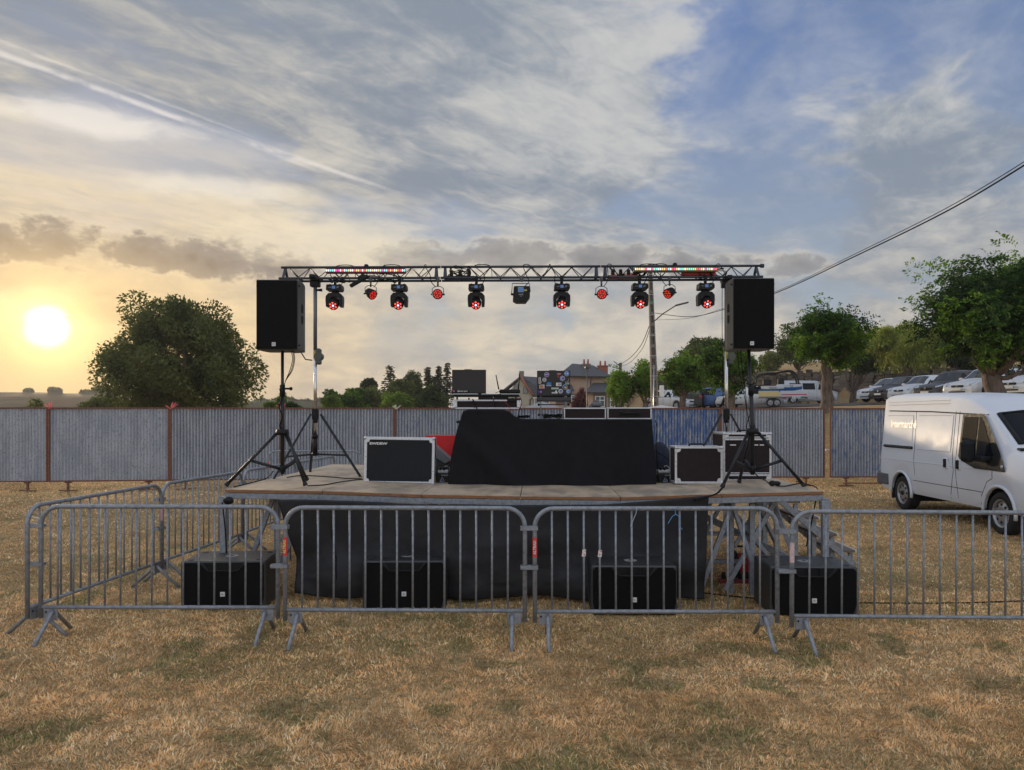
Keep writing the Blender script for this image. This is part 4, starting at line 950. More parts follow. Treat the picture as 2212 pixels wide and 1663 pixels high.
def loft(par, L, W, Wr, sill, belt, top, wheels, wr, m, arch=1.22, ns=None, shoulder=.07, nose=.35):
    """x from 0 (rear) to L (front); belt, top: lists of (x,z)"""
    bx, bz = zip(*belt); tx, tz = zip(*top)
    xs_ = set(np.linspace(0, L, 46)); 
    for w_ in wheels:
        for k in range(17): xs_.add(w_ + wr * arch * math.cos(math.pi * k / 16))
    xs_ = sorted(x for x in xs_ if 0 <= x <= L)
    def sec(x):
        zb = sill
        for w_ in wheels:
            d = wr * arch; 
            if abs(x - w_) < d + 1e-6: zb = max(zb, wr + math.sqrt(max(0, d * d - (x - w_) ** 2)) * .98)
        e = min(x, L - x); tp = 1 - (.16 if x > L / 2 else .07) * max(0, 1 - e / nose) ** 2.2
        zbe = float(np.interp(x, bx, bz)); zt = float(np.interp(x, tx, tz)); zbe = min(zbe, zt - .03); c = min(1, max(0, (zt - zbe) / .35)); w = W * tp
        yr_ = w - (w - Wr * tp) * c
        return [(w * .955, zb), (w * .99, zb + (zbe - zb) * .12), (w, zb + (zbe - zb) * .5), (w * .995, zb + (zbe - zb) * .82), (w * .975, zbe), (yr_ - .0, zt - shoulder * c - .012), (yr_ * .94 - .02, zt - .012 * 1), (yr_ * .5, zt + .018 * c + .012), (0, zt + .028 * c + .014)]
    mb = MB(); rows = []
    for x in xs_:
        s_ = sec(x); full = [(x, -y, z) for y, z in s_] + [(x, y, z) for y, z in s_[-2::-1]]; rows.append(mb.av(full))
    n = len(full)
    for a, c in zip(rows, rows[1:]):
        for k in range(n - 1): mb.af((a + k, c + k, c + k + 1, a + k + 1), True)
    mb.af([rows[0] + k for k in range(n)]); mb.af([rows[-1] + k for k in range(n)][::-1])
    part('body', mb, m, par)
    # dark wheel wells and floor
    fl = MB().box((L / 2, 0, sill + .12), (L * .93, W * 1.6, .14))
    for w_ in wheels: fl.box((w_, 0, wr + .12), (wr * 2.3, W * 1.72, wr * 1.45))
    part('underbody', fl, trimm, par)
    def side(x, z, off=.012):
        s_ = sec(x)
        ys = [p[0] for p in s_[:7]]; zs = [p[1] for p in s_[:7]]; return float(np.interp(z, zs, ys)) + off
    return side, sec
def patch(name, side, pts, m, par, sg=-1, off=.012, sub=1, label=None, fx=None, fz=None):
    xm = fx if fx else sum(p[0] for p in pts) / len(pts); z0, z1 = (fz if fz else (min(p[1] for p in pts), max(p[1] for p in pts))); y0, y1 = side(xm, z0, off), side(xm, z1, off)
    mb = MB(); P3 = [(x, sg * (y0 + (y1 - y0) * (z - z0) / (z1 - z0)), z) for x, z in pts]; mb.poly(P3 if sg < 0 else P3[::-1]); return part(name, mb, m, par, label)
def strip(name, side, pts, w, m, par, sg=-1, off=.006):
    mb = MB()
    dense = []
    for (a, c) in zip(pts, pts[1:]):
        for k in range(6): dense.append((a[0] + (c[0] - a[0]) * k / 6, a[1] + (c[1] - a[1]) * k / 6))
    dense.append(pts[-1]); mb.tube([(x, sg * side(x, z, off - w * .4), z) for x, z in dense], w, 4); return part(name, mb, m, par)
def car(label, px, Yc, rz, col, L=4.3, W=.9, Ht=1.48, kind='hatch', facing='front', ground=None, metal=.3, rim=None, name='parked_car', cat='car', grp='cars in the car park', detail=True, sideshown=(-1, 1), zoff=0.0):
    X = PX(px, Yc); z = hz(X, Yc) + .05 if ground is None else ground
    t = thing(name, label, cat, (X, Yc, z + zoff), rz, grp); off = -L / 2
    hd = Ht * .60; bl = Ht * .62
    if kind == 'hatch': top = [(0, hd * 1.0), (.12, Ht * .72), (.55, Ht * .95), (1.1, Ht * .99), (1.9, Ht), (2.5, Ht * .97), (L - 1.15, hd * 1.06), (L - .35, hd * .90), (L - .08, hd * .74), (L, hd * .5)]; wsx = (2.5, L - 1.15)
    elif kind == 'wagon': top = [(0, hd * 1.0), (.10, Ht * .74), (.45, Ht * .95), (1.1, Ht * .99), (2.1, Ht), (2.75, Ht * .96), (L - 1.35, hd * 1.03), (L - .35, hd * .88), (L - .08, hd * .72), (L, hd * .5)]; wsx = (2.75, L - 1.35)
    else: top = [(0, Ht * .95), (.1, Ht * .99), (1.5, Ht), (L - 1.75, Ht * .985), (L - 1.0, Ht * .64), (L - .3, Ht * .54), (L - .06, Ht * .45), (L, Ht * .3)]; wsx = (L - 1.75, L - 1.0); bl = Ht * .56
    belt = [(0, bl), (L * .5, bl * .97), (L, bl * .82)]
    off_e = bpy.data.objects.new('chassis', None)
    pm = paint('paint_' + '_'.join('%02d' % int(v * 100) for v in col), col, metal)
    wr_ = .31 if Ht < 1.55 else .34; wh = (.78, L - .86)
    # build in x 0..L then shift by moving parts
    side, sec = loft(t, L, W, W * .74, .22, belt, top, wh, wr_, pm)
    for sg in (-1, 1):
        zt = lambda x: float(np.interp(x, *zip(*top)))
        if kind != 'van':
            g0, g1 = .50, wsx[1] - .12; m0 = (g0 + g1) / 2 + .05
            for (a, c) in ((g0 + (.1 if kind == 'wagon' else .15), m0 - .42), (m0 - .36, m0 + .40), (m0 + .46, g1)):
                n_ = 5; lo = [(a + (c - a) * k / n_, bl + .015) for k in range(n_ + 1)]; hi = [(a + (c - a) * k / n_, max(bl + .03, zt(a + (c - a) * k / n_) - .10)) for k in range(n_ + 1)][::-1]
                if c == g1: lo[-1] = (c, bl + .01)
                patch('side_window', side, lo + hi, cglass, t, sg, .012)
            strip('door_gap', side, [(m0 - .39, bl), (m0 - .42, .3)], .008, trimm, t, sg); strip('door_gap', side, [(m0 + .43, bl), (m0 + .46, .3)], .008, trimm, t, sg); strip('door_gap', side, [(g1 - .02, bl), (g1 + .02, .55), (g1 - .1, .3)], .008, trimm, t, sg)
            for xx in (m0 - .3, m0 + .55): part('handle', MB().box((xx, sg * side(xx, bl - .13, .0), bl - .13), (.16, .03, .03), .01), pm, t)
        else:
            for (a, c) in ((.5, 1.5), (1.65, 2.7)): patch('side_window', side, [(a, Ht * .60), (c, Ht * .60), (c, Ht * .88), (a, Ht * .88)], cglass, t, sg, .012)
            patch('side_window', side, [(2.95, Ht * .60), (L - 1.15, Ht * .60), (L - 1.7, Ht * .88), (2.95, Ht * .88)], cglass, t, sg, .012)
            strip('door_gap', side, [(2.83, Ht * .92), (2.83, .3)], .01, trimm, t, sg)
        part('mirror', MB().box((wsx[1] - .28, sg * (W + .09), bl + .08), (.12, .2, .14), .04), pm if col[0] > .1 else trimm, t)
        hl = [(L - .50, hd * .88), (L - .12, hd * .78)]
        mb = MB(); mb.M = Matrix.Translation((L - .26, sg * W * .74, hd * .78)) @ Matrix.Rotation(sg * R(-32), 4, 'Z') @ Matrix.Rotation(R(14), 4, 'Y'); mb.box((0, 0, 0), (.44, .26, .12), .05); part('headlight', mb, headl, t)
        mb = MB(); mb.M = Matrix.Translation((.07, sg * W * .80, bl * .92)) @ Matrix.Rotation(sg * R(14), 4, 'Z'); mb.box((0, 0, 0), (.18, .28, .22 if kind != 'van' else .5), .04); part('taillight', mb, taill, t)
        for w_ in wh:
            wo, yo = wheel(t, w_, sg * (W - .11), wr_, .2, rim or rimm, sg); spokes(wo, w_, yo, wr_, 5, sg, rim or rimm, .035)
    # screens
    def scr(nm, x0, x1, fr=.80):
        mb = MB()
        def fn(u, v):
            x = x0 + (x1 - x0) * v; s_ = sec(x); yy = s_[6][0] * fr / .8 * .92; return (x, (u * 2 - 1) * yy, s_[8][1] + .012 - abs(u * 2 - 1) ** 2 * (s_[8][1] - s_[6][1]))
        mb.grid(fn, 6, 5); part(nm, mb, wglass, t)
    scr('windscreen', wsx[0] + .06, wsx[1] - .05)
    if kind != 'van': scr('rear_window', .08 if kind == 'wagon' else .10, .50)
    else: part('rear_window', MB().box((-.005, 0, Ht * .74), (.02, W * 1.3, Ht * .28), .005), cglass, t)
    part('grille', MB().box((L - .035, 0, hd * .68), (.09, W * .72, .09), .03), trimm, t); part('lower_grille', MB().box((L - .02, 0, .33), (.09, W * 1.0, .08), .03), trimm, t); part('badge', MB().cyl((L + .01, 0, hd * .68), (L + .03, 0, hd * .68), .06, .05, 12), chr_, t)
    part('number_plate', MB().box((L + .045, 0, .46), (.015, .5, .11), .002), platem, t); part('number_plate', MB().box((-.02, 0, .62 if kind != 'van' else .8), (.015, .5, .11), .002), platem, t)
    part('bumper', MB().box((.05, 0, .36), (.18, W * 1.72, .2), .05), trimm if kind == 'van' else pm, t)
    for o in kids(t): o.location.x -= L / 2
    bpy.data.objects.remove(off_e)
    return t
W_ = (0.62, .63, .64)
car('white crossover parked nose forward, leftmost of the right hand row by the willow', 1925, 51, R(199), W_, 4.4, .92, 1.60, 'hatch')
car('black crossover with dark grille between two white cars by the willow', 1955, 47.5, R(199), (.012, .013, .016), 4.3, .92, 1.58, 'hatch')
car('white hatchback between the black crossover and the brown grey one', 2002, 44, R(199), W_, 4.3, .90, 1.52, 'hatch')
car('dark brownish grey tall crossover in the right hand row', 2068, 40.5, R(199), (.045, .04, .038), 4.5, .93, 1.63, 'wagon')
car('white hatchback in front of the leaning tree trunk', 2140, 36.2, R(199), W_, 4.3, .90, 1.47, 'hatch', zoff=.1)
car('white car nose cut by the right edge of the photo, behind the leaning trunk', 2258, 33, R(199), W_, 4.4, .90, 1.47, 'hatch', zoff=.1)
car('white estate car half behind the round crowned pollarded tree', 1451, 58, R(-58), (.60, .60, .60), 4.5, .90, 1.50, 'wagon')
car('black hatchback seen from behind, between the pollarded trunk and the blue car', 1507, 58, R(62), (.012, .013, .018), 4.1, .90, 1.50, 'hatch')
car('blue small hatchback with its pale sunlit flank, left of the lift mast', 1548, 56, R(-62), (.06, .12, .28), 3.8, .85, 1.52, 'hatch', metal=.5)
car('white estate car showing tail lamp, between the trunk and the boat trailer', 1622, 54, R(154), (.60, .60, .58), 4.7, .91, 1.44, 'wagon')
car('pale silver passenger van behind the boat trailer', 1744, 66, R(2), (.42, .43, .45), 4.8, .95, 1.96, 'van', name='parked_van', cat='van', grp=None)

# trailer with boat
Yt = 50.0; X = PX(1690, Yt); z = hz(X, Yt) + .05
t = thing('boat_trailer', 'low twin axle trailer with cream sides and red striped tailboard', 'trailer', (X, Yt, z), R(-14))
cream = mat('cream_paint', (.62, .48, .22), .5, 0, .08, 5); tw = mat('trailer_white', (.55, .55, .56), .5, 0, .06, 5); redst = mat('red_stripe', (.45, .03, .03), .5)
part('bed', MB().box((0, .8, .62), (3.0, 1.7, .08), .01), galv, t); part('side_board', MB().box((-.85, -.06, .84), (1.3, .04, .38), .01), cream, t); part('tail_board', MB().box((.72, -.065, .84), (1.7, .045, .38), .01), tw, t)
part('stripe', MB().box((.72, -.092, .78), (1.6, .01, .06)), redst, t)
for sx in (.1, 1.45): part('taillight', MB().box((sx, -.11, .56), (.22, .05, .10), .02), taill, t)
part('number_plate', MB().box((.85, -.12, .60), (.52, .02, .12)), platem, t); text('FC-187-GH', .09, trimm, t, (.85, -.135, .60))
for sx in (-.75, -.35):
    wh, yo = wheel(t, sx, -.02, .26, .16, rimm, -1); spokes(wh, sx, yo, .26, 5, -1, rimm, .03)
part('jockey_frame', MB().box((1.5, .2, .45), (.9, .08, .08), .01), galv, t)
hull = mat('boat_white', (.62, .63, .63), .3, 0, .05, 3); hullb = mat('boat_blue', (.02, .17, .50), .4)
for k, (dx_, lb, num, wl, dyy) in enumerate([(-.62, 'white and blue dinghy hull on the left half of the trailer', 'MERLIN', 1.55, .2), (.62, 'white and blue dinghy hull marked 15 on the right half of the trailer', '15', 1.55, .2)]):
    bt = thing('dinghy', lb, 'boat', (X + dx_ * .97, Yt + .35, z + 1.05 + .12 * k), R(-14), 'dinghies on the trailer'); mb = MB(); mb2 = MB()
    def hf(u, v, a=0, c=1):
        s = u * 2 - 1; bw = .42 * (1 - abs(s) ** 3 * .5); an = math.pi * (a + (c - a) * v); return (s * wl / 2 * 1.05, -bw * math.cos(an) + .3, -.02 - .42 * math.sin(an) ** .7 * (1 - .35 * s * s) + .30)
    mb.grid(lambda u, v: hf(u, v, 0, .09), 14, 4); part('topside', mb, hull, bt); mb2.grid(lambda u, v: hf(u, v, .09, 1), 14, 8); part('bottom', mb2, hullb, bt)
    part('gunwale', MB().tube([hf(u / 10, 0) for u in range(11)], .03, 6), hull, bt); part('deck', MB().box((0, .3, .28), (wl * .9, .7, .03), .01), hull, bt); text(num, .20 if k else .15, trimm, bt, (0.1, -.15, .17))
rb = thing('inflatable_boat_frame', 'black roll bar frame of the boat stacked above the dinghies', 'boat', (X - .1, Yt + 1.0, z + 1.55), R(-10)); mb = MB()
for yy in (0, .7):
    mb.tube(smooth_path([(-1.3, yy, -.2), (-1.1, yy, .55), (0, yy, .70), (.95, yy, .85), (1.35, yy, .5), (1.5, yy, -.1)], 4), .06, 6)
for xx in (-1.1, 0, 1.0): mb.tube([(xx, 0, .6), (xx, .7, .62)], .05, 6)
part('roll_bar', mb, trimm, rb); part('seat', MB().box((-.5, .35, .1), (.5, .5, .4), .06).box((.4, .35, .15), (.4, .4, .45), .06), trimm, rb)
sl2 = solo('sling_cover', MB().grid(lambda u, v: (X - .6 + 1.7 * u, Yt + 1.6 + v * .5, z + 2.35 + .12 * math.sin(u * 3.14)), 8, 2), mat('lime_cover', (.30, .42, .10), .7), 'lime green cover lying on the roll bar frame', 'cover')

# ---------------------------------------------------------------- white van
vp = mat('van_white_paint', (.68, .70, .74), .40, 0, .02, 1.5, spec=.35)
vt = thing('delivery_van', 'large white high roof panel van parked on the grass at the right', 'van', (7.72 + .96, 15.95, 0), R(-90) - .035)
L = 5.15; W = .975
top = [(0, 2.16), (.05, 2.24), (.35, 2.28), (2.2, 2.23), (2.9, 2.19), (3.25, 2.13), (3.62, 1.97), (3.78, 1.90), (4.42, 1.36), (4.75, 1.22), (5.02, 1.05), (5.12, .82), (5.15, .6)]
belt = [(0, 1.16), (3.2, 1.16), (4.2, 1.14), (5.15, .75)]
side, sec = loft(vt, L, W, .86, .36, belt, top, (1.02, 4.2), .335, vp, 1.22, nose=.16, shoulder=.06)
for sg in (-1, 1):
    for w_ in (1.02, 4.2):
        wo, yo = wheel(vt, w_, sg * (W - .13), .335, .215, steelrim, sg); part('hub_disc', MB().tube([(w_, yo - sg * .01, .335), (w_, yo + sg * .012, .335), (w_, yo + sg * .035, .335)], [.195, .175, .10], 24), steelrim, wo)
        for k_ in range(8): part('vent_hole', MB().cyl((w_ + .135 * math.cos(.785 * k_), yo + sg * .012, .335 + .135 * math.sin(.785 * k_)), (w_ + .135 * math.cos(.785 * k_), yo + sg * .030, .335 + .135 * math.sin(.785 * k_)), .026, .024, 10), rubber, wo)
        part('hub_cap', MB().cyl((w_, yo + sg * .03, .335), (w_, yo + sg * .06, .335), .05, .04, 14), rubber, wo)
    strip('roof_seam', side, [(.02, 1.955), (2.0, 1.925), (3.72, 1.865)], .012, trimm, vt, sg, .004); strip('roof_rib', side, [(.3, 2.13), (2.6, 2.13)], .012, vp, vt, sg, .006); strip('roof_rib', side, [(.3, 2.07), (2.6, 2.07)], .010, vp, vt, sg, .006)
    strip('door_gap', side, [(1.45, 1.93), (1.50, 1.1), (1.56, .72)], .005, trimm, vt, sg, .002); strip('door_gap', side, [(2.82, 1.93), (2.83, 1.2), (2.90, .9), (2.80, .42)], .006, trimm, vt, sg, .002); strip('door_gap', side, [(2.94, 1.93), (2.95, 1.0), (3.05, .45)], .005, trimm, vt, sg, .002)
    strip('panel_edge', side, [(.3, 1.86), (1.36, 1.86), (1.38, 1.25)], .007, vp, vt, sg, .006); strip('panel_edge', side, [(1.55, 1.86), (2.76, 1.86), (2.76, 1.22), (1.55, 1.22)], .008, vp, vt, sg, .006)
    strip('body_crease', side, [(.1, .98), (3.9, .98)], .008, vp, vt, sg, .004); strip('rub_line', side, [(1.5, .62), (3.75, .62)], .006, trimm, vt, sg, .002); strip('door_gap', side, [(4.02, 1.0), (4.02, .86), (3.88, .80), (3.72, .55)], .006, trimm, vt, sg, .002)
    part('slider_rail', MB().tube([(x, sg * side(x, 1.235, .012), 1.235) for x in (.25, .8, 1.42)], .028, 4), trimm, vt)
    for xx in (2.66, 3.06):
        hd_ = part('door_handle', MB().box((xx, sg * side(xx, 1.02, .004), 1.02), (.15, .035, .19), .02), vp, vt); part('grip', MB().box((xx + .0, sg * side(xx, 1.02, .022), 1.02), (.085, .03, .15), .01), trimm, hd_)
    # cab window with black surround
    patch('window_surround', side, [(3.04, 1.16), (3.12, 1.10), (3.55, .99), (4.15, .985), (4.36, .985), (4.36, 1.03), (4.18, 1.30), (3.72, 1.84), (3.62, 1.885), (3.06, 1.885)], trimm, vt, sg, .018, fx=3.3, fz=(1.17, 1.88))
    patch('side_window', side, [(3.10, 1.20), (3.52, 1.18), (3.52, 1.83), (3.12, 1.83)], cglass, vt, sg, .024, fx=3.3, fz=(1.17, 1.88)); patch('quarter_window', side, [(3.57, 1.19), (4.04, 1.22), (3.70, 1.74), (3.60, 1.83), (3.57, 1.83)], cglass, vt, sg, .024, fx=3.3, fz=(1.17, 1.88))
    mi = part('mirror', MB().box((3.70, sg * (W + .20), 1.28), (.16, .24, .36), .06), trimm, vt); part('mirror_arm', MB().box((3.86, sg * (W + .06), 1.16), (.28, .16, .10), .03), trimm, mi)
    part('indicator', MB().sph((4.28, sg * side(4.28, 1.06, .012), 1.06), (.035, .02, .03), 10, 6), headl, vt)
    part('mud_flap', MB().box((.60, sg * (W - .12), .36), (.03, .22, .34), .01), rubber, vt); part('mud_flap', MB().box((3.72, sg * (W - .12), .33), (.03, .22, .28), .01), rubber, vt)
    part('bumper_side', MB().tube([(.0, sg * (W - .03), .62), (.62, sg * (W - .01), .62)], .12, 6, flat=.35), trimm, vt) if 0 else None
    for w_ in (1.02, 4.2): part('wheel_arch', MB().tube([(w_ + .42 * math.cos(R(a_)), sg * (W - .0), .335 + .42 * math.sin(R(a_))) for a_ in range(-8, 189, 12)], .028, 5), vp, vt)
    part('headlight', MB().box((4.92, sg * .72, .86), (.3, .34, .26), .08), headl, vt); part('rear_light', MB().box((.05, sg * .80, 1.25), (.10, .10, .5), .02), taill, vt)
greyb = mat('grey_bumper_plastic', (.10, .105, .12), .6, 0, .1, 20, .2, 200)
part('rear_bumper', MB().box((.22, 0, .56), (.58, 2 * W + .03, .30), .06), greyb, vt); part('front_bumper', MB().box((5.02, 0, .55), (.34, 1.9, .34), .08), greyb, vt)
mbw = MB()
def wf(u, v):
    x = 3.80 + (4.36 - 3.80) * v; s_ = sec(x); yy = s_[6][0] * .93; return (x, (u * 2 - 1) * yy, s_[8][1] + .015 - abs(u * 2 - 1) ** 2 * (s_[8][1] - s_[6][1]) * 1.0)
mbw.grid(wf, 10, 6); ws = part('windscreen', mbw, cglass, vt)
for (u, v) in ((.12, .86), (.20, .86)):
    a_ = [wf(u + i_, v + j_) for i_, j_ in ((0, 0), (.06, 0), (.06, .12), (0, .12))]; part('inspection_sticker', MB().quad(*[(p[0] + .01, p[1], p[2] + .012) for p in a_]), mat('sticker_paper', (.62, .74, .80), .5), ws)
for u_ in (0.0, 1.0): part('pillar', MB().tube([wf(u_, v_) for v_ in (0, .25, .5, .75, 1.0)], .042, 6, flat=.6), trimm, vt)
part('screen_frame', MB().tube([wf(u_, 0.0) for u_ in (0, .25, .5, .75, 1.0)], .022, 6), trimm, vt)
part('wiper', MB().tube([(4.44, -.6, 1.345), (4.38, 0.0, 1.42)], .012, 5), trimm, vt); part('cowl', MB().box((4.45, 0, 1.335), (.14, 1.66, .05), .02), trimm, vt)
part('grille', MB().box((5.10, 0, .82), (.06, 1.0, .18), .02), trimm, vt)
badge = mat('badge_chrome', (.42, .42, .42), .3, .8); decal = mat('faded_white_decal', (.82, .82, .82), .40, spec=.35)
y_ = -side(3.36, 1.12, .032)
text('TRANSIT', .075, badge, vt, (3.33, y_ - .0, 1.125), (R(90), R(3), 0), name='badge_lettering')
def dec(s, x, z, size): return text(s, size, decal, vt, (x, -side(x, z, .004) - .002, z), (R(84), 0, 0), name='decal_lettering', sx=1.0, bold=.006)
dec('Intermarché', .98, 1.68, .21)
# ---------------------------------------------------------------- crowd barriers
def barrier_parts(t, L=1.97, nbar=14):
    r = .0185; z0, zt = .165, 1.095; c = .155; pts = [(0, 0, z0), (0, 0, zt - c)]
    for k in range(1, 8): a = R(180 - 90 * k / 8); pts.append((c + c * math.cos(a), 0, zt - c + c * math.sin(a)))
    pts.append((c, 0, zt)); pts += [(L - x, y, z) for x, y, z in pts[::-1]]
    part('frame_tube', MB().tube(pts, r, 12), galv, t); part('bottom_rail', MB().tube([(r * .8, 0, .255), (L - r * .8, 0, .255)], .0165, 10), galv, t)
    bar = MB().tube([(0, 0, .265), (0, 0, zt - .012)], .0085, 8).mesh('bar', galv)
    for k in range(nbar):
        o = bpy.data.objects.new('bar', bar); COL.objects.link(o); o.parent = t; o.location = (L / 2 + (k - (nbar - 1) / 2) * .13, 0, 0)
    lg = [MB().tube([(0, 0, .225), (0, sy * .035, .20), (0, sy * .27, .0)], .0165, 10).mesh('leg', galv) for sy in (-1, 1)]
    for x, dx_ in ((.085, -.0), (L - .085, .0)):
        pl_ = part('leg_bracket', MB().box((x, 0, .195), (.11, .014, .10), .003), galv, t)
        part('bolt', MB().cyl((x - .035, -.011, .215), (x - .035, .0, .215), .008, .008, 10), trimm, pl_)
        for s_ in (0, 1):
            o = bpy.data.objects.new('leg', lg[s_]); COL.objects.link(o); o.parent = t; o.location = (x + .02 * (1 if x < 1 else -1), 0, 0)
    for zz, w in ((.935, .034), (.615, .030)):
        mb = MB(); x0, x1, y = -.115, .024, .026; th = .006
        for (a, b_) in (((x0, -y), (x1, -y)), ((x1, -y), (x1, y)), ((x1, y), (x0, y)), ((x0, y), (x0, -y))):
            cx, cy = (a[0] + b_[0]) / 2, (a[1] + b_[1]) / 2; mb.box((cx, cy, zz), (abs(a[0] - b_[0]) + th, abs(a[1] - b_[1]) + th, w), .002)
        part('coupling_hook', mb, galv, t)
bar0 = thing('crowd_barrier', 'x', 'crowd barrier', (0, 0, 0), 0, 'galvanised crowd barriers'); barrier_parts(bar0)
LB = [(-3.93, 6.33, 0.6, 'front row crowd barrier at the left corner, in front of the leftmost subwoofer'),
      (-1.865, 6.24, -.6, 'front row crowd barrier with the brightest red sticker on its left post'),
      (.188, 6.20, -.8, 'front row crowd barrier with two blue twines knotted on its top rail'),
      (2.25, 6.11, -1.0, 'front row crowd barrier cut by the right edge, before the white van'),
      (-4.02, 6.30, 84.0, 'side crowd barrier nearest the camera, running back from the left corner'),
      (-3.84, 8.33, 84.8, 'second side crowd barrier on the left, ending by the stage corner'),
      (-3.66, 10.36, 85.6, 'third side crowd barrier on the left, beside the stage flank'),
      (-3.52, 12.36, 85.0, 'fourth side crowd barrier on the left, farthest before the fence'),
      (-5.2, 16.2, 1.0, 'lone crowd barrier standing parallel to the fence behind the stage left')]
bars = []
for i, (x, y, a, lb) in enumerate(LB):
    if i == 0: bar0.location = (x, y, hz(x, y) ); bar0.rotation_euler = (0, R(.25), R(a)); bar0['label'] = lb; bars.append(bar0)
    else:
        if i == 3: b = thing('crowd_barrier', lb, 'crowd barrier', (x, y, hz(x, y) - .01), R(a), 'galvanised crowd barriers'); barrier_parts(b, 2.49, 18)
        else: b = dup(bar0, (x, y, hz(x, y)), R(a), lb)
        b.rotation_euler = (0, R([0, .1, -.15, .2, -.3, .2, 0, 0, 0][i]), R(a)); bars.append(b)
for o in kids(bars[4]):
    if o.name.startswith('coupling'): bpy.data.objects.remove(o)
stick_r = mat('red_sticker', (.62, .05, .04), .45, 0, .15, 30, col2=(.75, .55, .50), c2=(.66, .72)); stick_f = mat('faded_sticker', (.62, .42, .40), .6, 0, .2, 30, col2=(.70, .68, .66)); stick_p = mat('pink_sticker', (.60, .33, .38), .6)
def sticker(t, z0, z1, m, tx=None, x=0.0, tcol=None):
    rr_ = .0196
    def fn(u, v): a = R(-170 + 160 * u); return (x + rr_ * math.cos(a), rr_ * math.sin(a), z0 + (z1 - z0) * v)
    s_ = part('sticker', MB().grid(fn, 10, 2), m, t)
    if tx: text(tx, .030, tcol or white_p, s_, (x, -rr_ - .0012, (z0 + z1) / 2), (R(90), R(-90), 0), ext=.0003, name='lettering', bold=.0008)
sticker(bars[1], .70, .855, stick_r, 'ALTRAD', tcol=mat('yellow_print', (.75, .62, .25), .6)); sticker(bars[2], .70, .86, stick_r, 'ALTRAD'); sticker(bars[3], .685, .845, stick_f); sticker(bars[4], .70, .85, stick_p, x=1.97); sticker(bars[8], .72, .86, stick_r)
paperm = mat('torn_paper', (.70, .68, .66), .8, col2=(.6, .2, .15), vs=60, c2=(.55, .6))
for k, z in ((2, .735), (3, .73)):
    x = 1.97 / 2 + (k - 6.5) * .13; part('torn_label', MB().quad((x - .018, -.010, z - .03), (x + .014, -.010, z - .028), (x + .018, -.012, z + .03), (x - .012, -.012, z + .026)).box((x, -.006, z), (.02, .008, .05)), paperm, bars[2])
def twine(pts, lb, m=bluetwine, r=.0028, host=None):
    solo('twine', MB().tube(smooth_path(pts, 5), r, 4), m, lb, 'string')
def bpnt(px, py, Y=6.16): return P(px, py, Y)
twine([bpnt(1375, 1096), bpnt(1374, 1108), bpnt(1369, 1120), bpnt(1362, 1137)], 'blue twine hanging from the top rail, left of the two', m=mat('pale_blue_twine', (.42, .50, .55), .8)); 
twine([bpnt(1457, 1098), bpnt(1459, 1110), bpnt(1452, 1116), bpnt(1443, 1131)], 'blue twine hanging from the top rail, right of the two')
twine([bpnt(1459, 1110), bpnt(1469, 1119), bpnt(1467, 1133), bpnt(1474, 1144)], 'loose second end of the right hand blue twine')
for (px, a) in ((217, 0), (259, 1)):
    Yq = float(np.interp(px, [62, 335], [6.4, 8.3])); 
    twine([P(px, 1078 if a == 0 else 1080, Yq), P(px + 1, 1100, Yq), P(px - 2, 1122 if a == 0 else 1104, Yq)], 'pale straw string hanging from the left side barrier, ' + ('longer one' if a == 0 else 'shorter one'), whitetwine, .008 if a == 0 else .004)
solo('grass_wisp', MB().tube(smooth_path([P(58, 1120, 6.36), P(66, 1116, 6.33), P(80, 1119, 6.33), P(90, 1121, 6.32)], 4), .006, 4), whitetwine, 'wisp of straw caught on the coupling at the left corner', 'straw')

# ---------------------------------------------------------------- stage
SA = R(-1.9); SO = Vector((PX(1124, 7.6), 7.6, 0))
def SP(u, v, z): return SO + Vector((u * math.cos(SA) - v * math.sin(SA), u * math.sin(SA) + v * math.cos(SA), z))
DZX = [-3.0, -2.0, -1.0, 0.0, 1.0, 2.0, 3.0]; DZZ = [1.104, 1.092, 1.060, 1.046, 1.040, 1.076, 1.105]
def dz_(x): return float(np.interp(x, DZX, DZZ))
st = thing('stage', 'low mobile stage of worn plywood boards on galvanised frames', 'stage', SO, SA)
for r_ in range(2):
    for k in range(6):
        x0, x1 = DZX[k] + .004, DZX[k + 1] - .004; y0, y1 = r_ * 2 + .004, r_ * 2 + 1.996; z0, z1 = DZZ[k], DZZ[k + 1]; mb = MB(); th = .032
        mb.ext([(x0, y0, z0), (x1, y0, z1), (x1, y1, z1), (x0, y1, z0)], (0, 0, -th)); bd = part('deck_board', mb, ply, st)
        if r_ == 0: part('board_edge', MB().ext([(x0, y0 - .003, z0 - .004), (x1, y0 - .003, z1 - .004), (x1, y0 - .003, z1 - th + .002), (x0, y0 - .003, z0 - th + .002)], (0, .002, 0)), plyedge, bd)
        if k == 0: part('board_edge', MB().ext([(x0 - .003, y0, z0 - .004), (x0 - .003, y1, z0 - .004), (x0 - .003, y1, z0 - th + .002), (x0 - .003, y0, z0 - th + .002)], (.002, 0, 0)), plyedge, bd)
def beam(p, q, s=.05, h=.06, nm='beam'):
    p = Vector(p); q = Vector(q); d = (q - p); L_ = d.length; mb = MB(); mb.M = Matrix.Translation((p + q) / 2) @ d.to_track_quat('X', 'Z').to_matrix().to_4x4(); mb.box((0, 0, 0), (L_, s, h), .004); return part(nm, mb, galv, st)
for y in (.03, 1.0, 2.0, 3.0, 3.97):
    for k in range(3): x0, x1 = -3 + 2 * k, -1 + 2 * k; 
    for k in range(6): x0, x1 = DZX[k], DZX[k + 1]; beam((x0, y, DZZ[k] - .066), (x1, y, DZZ[k + 1] - .066))
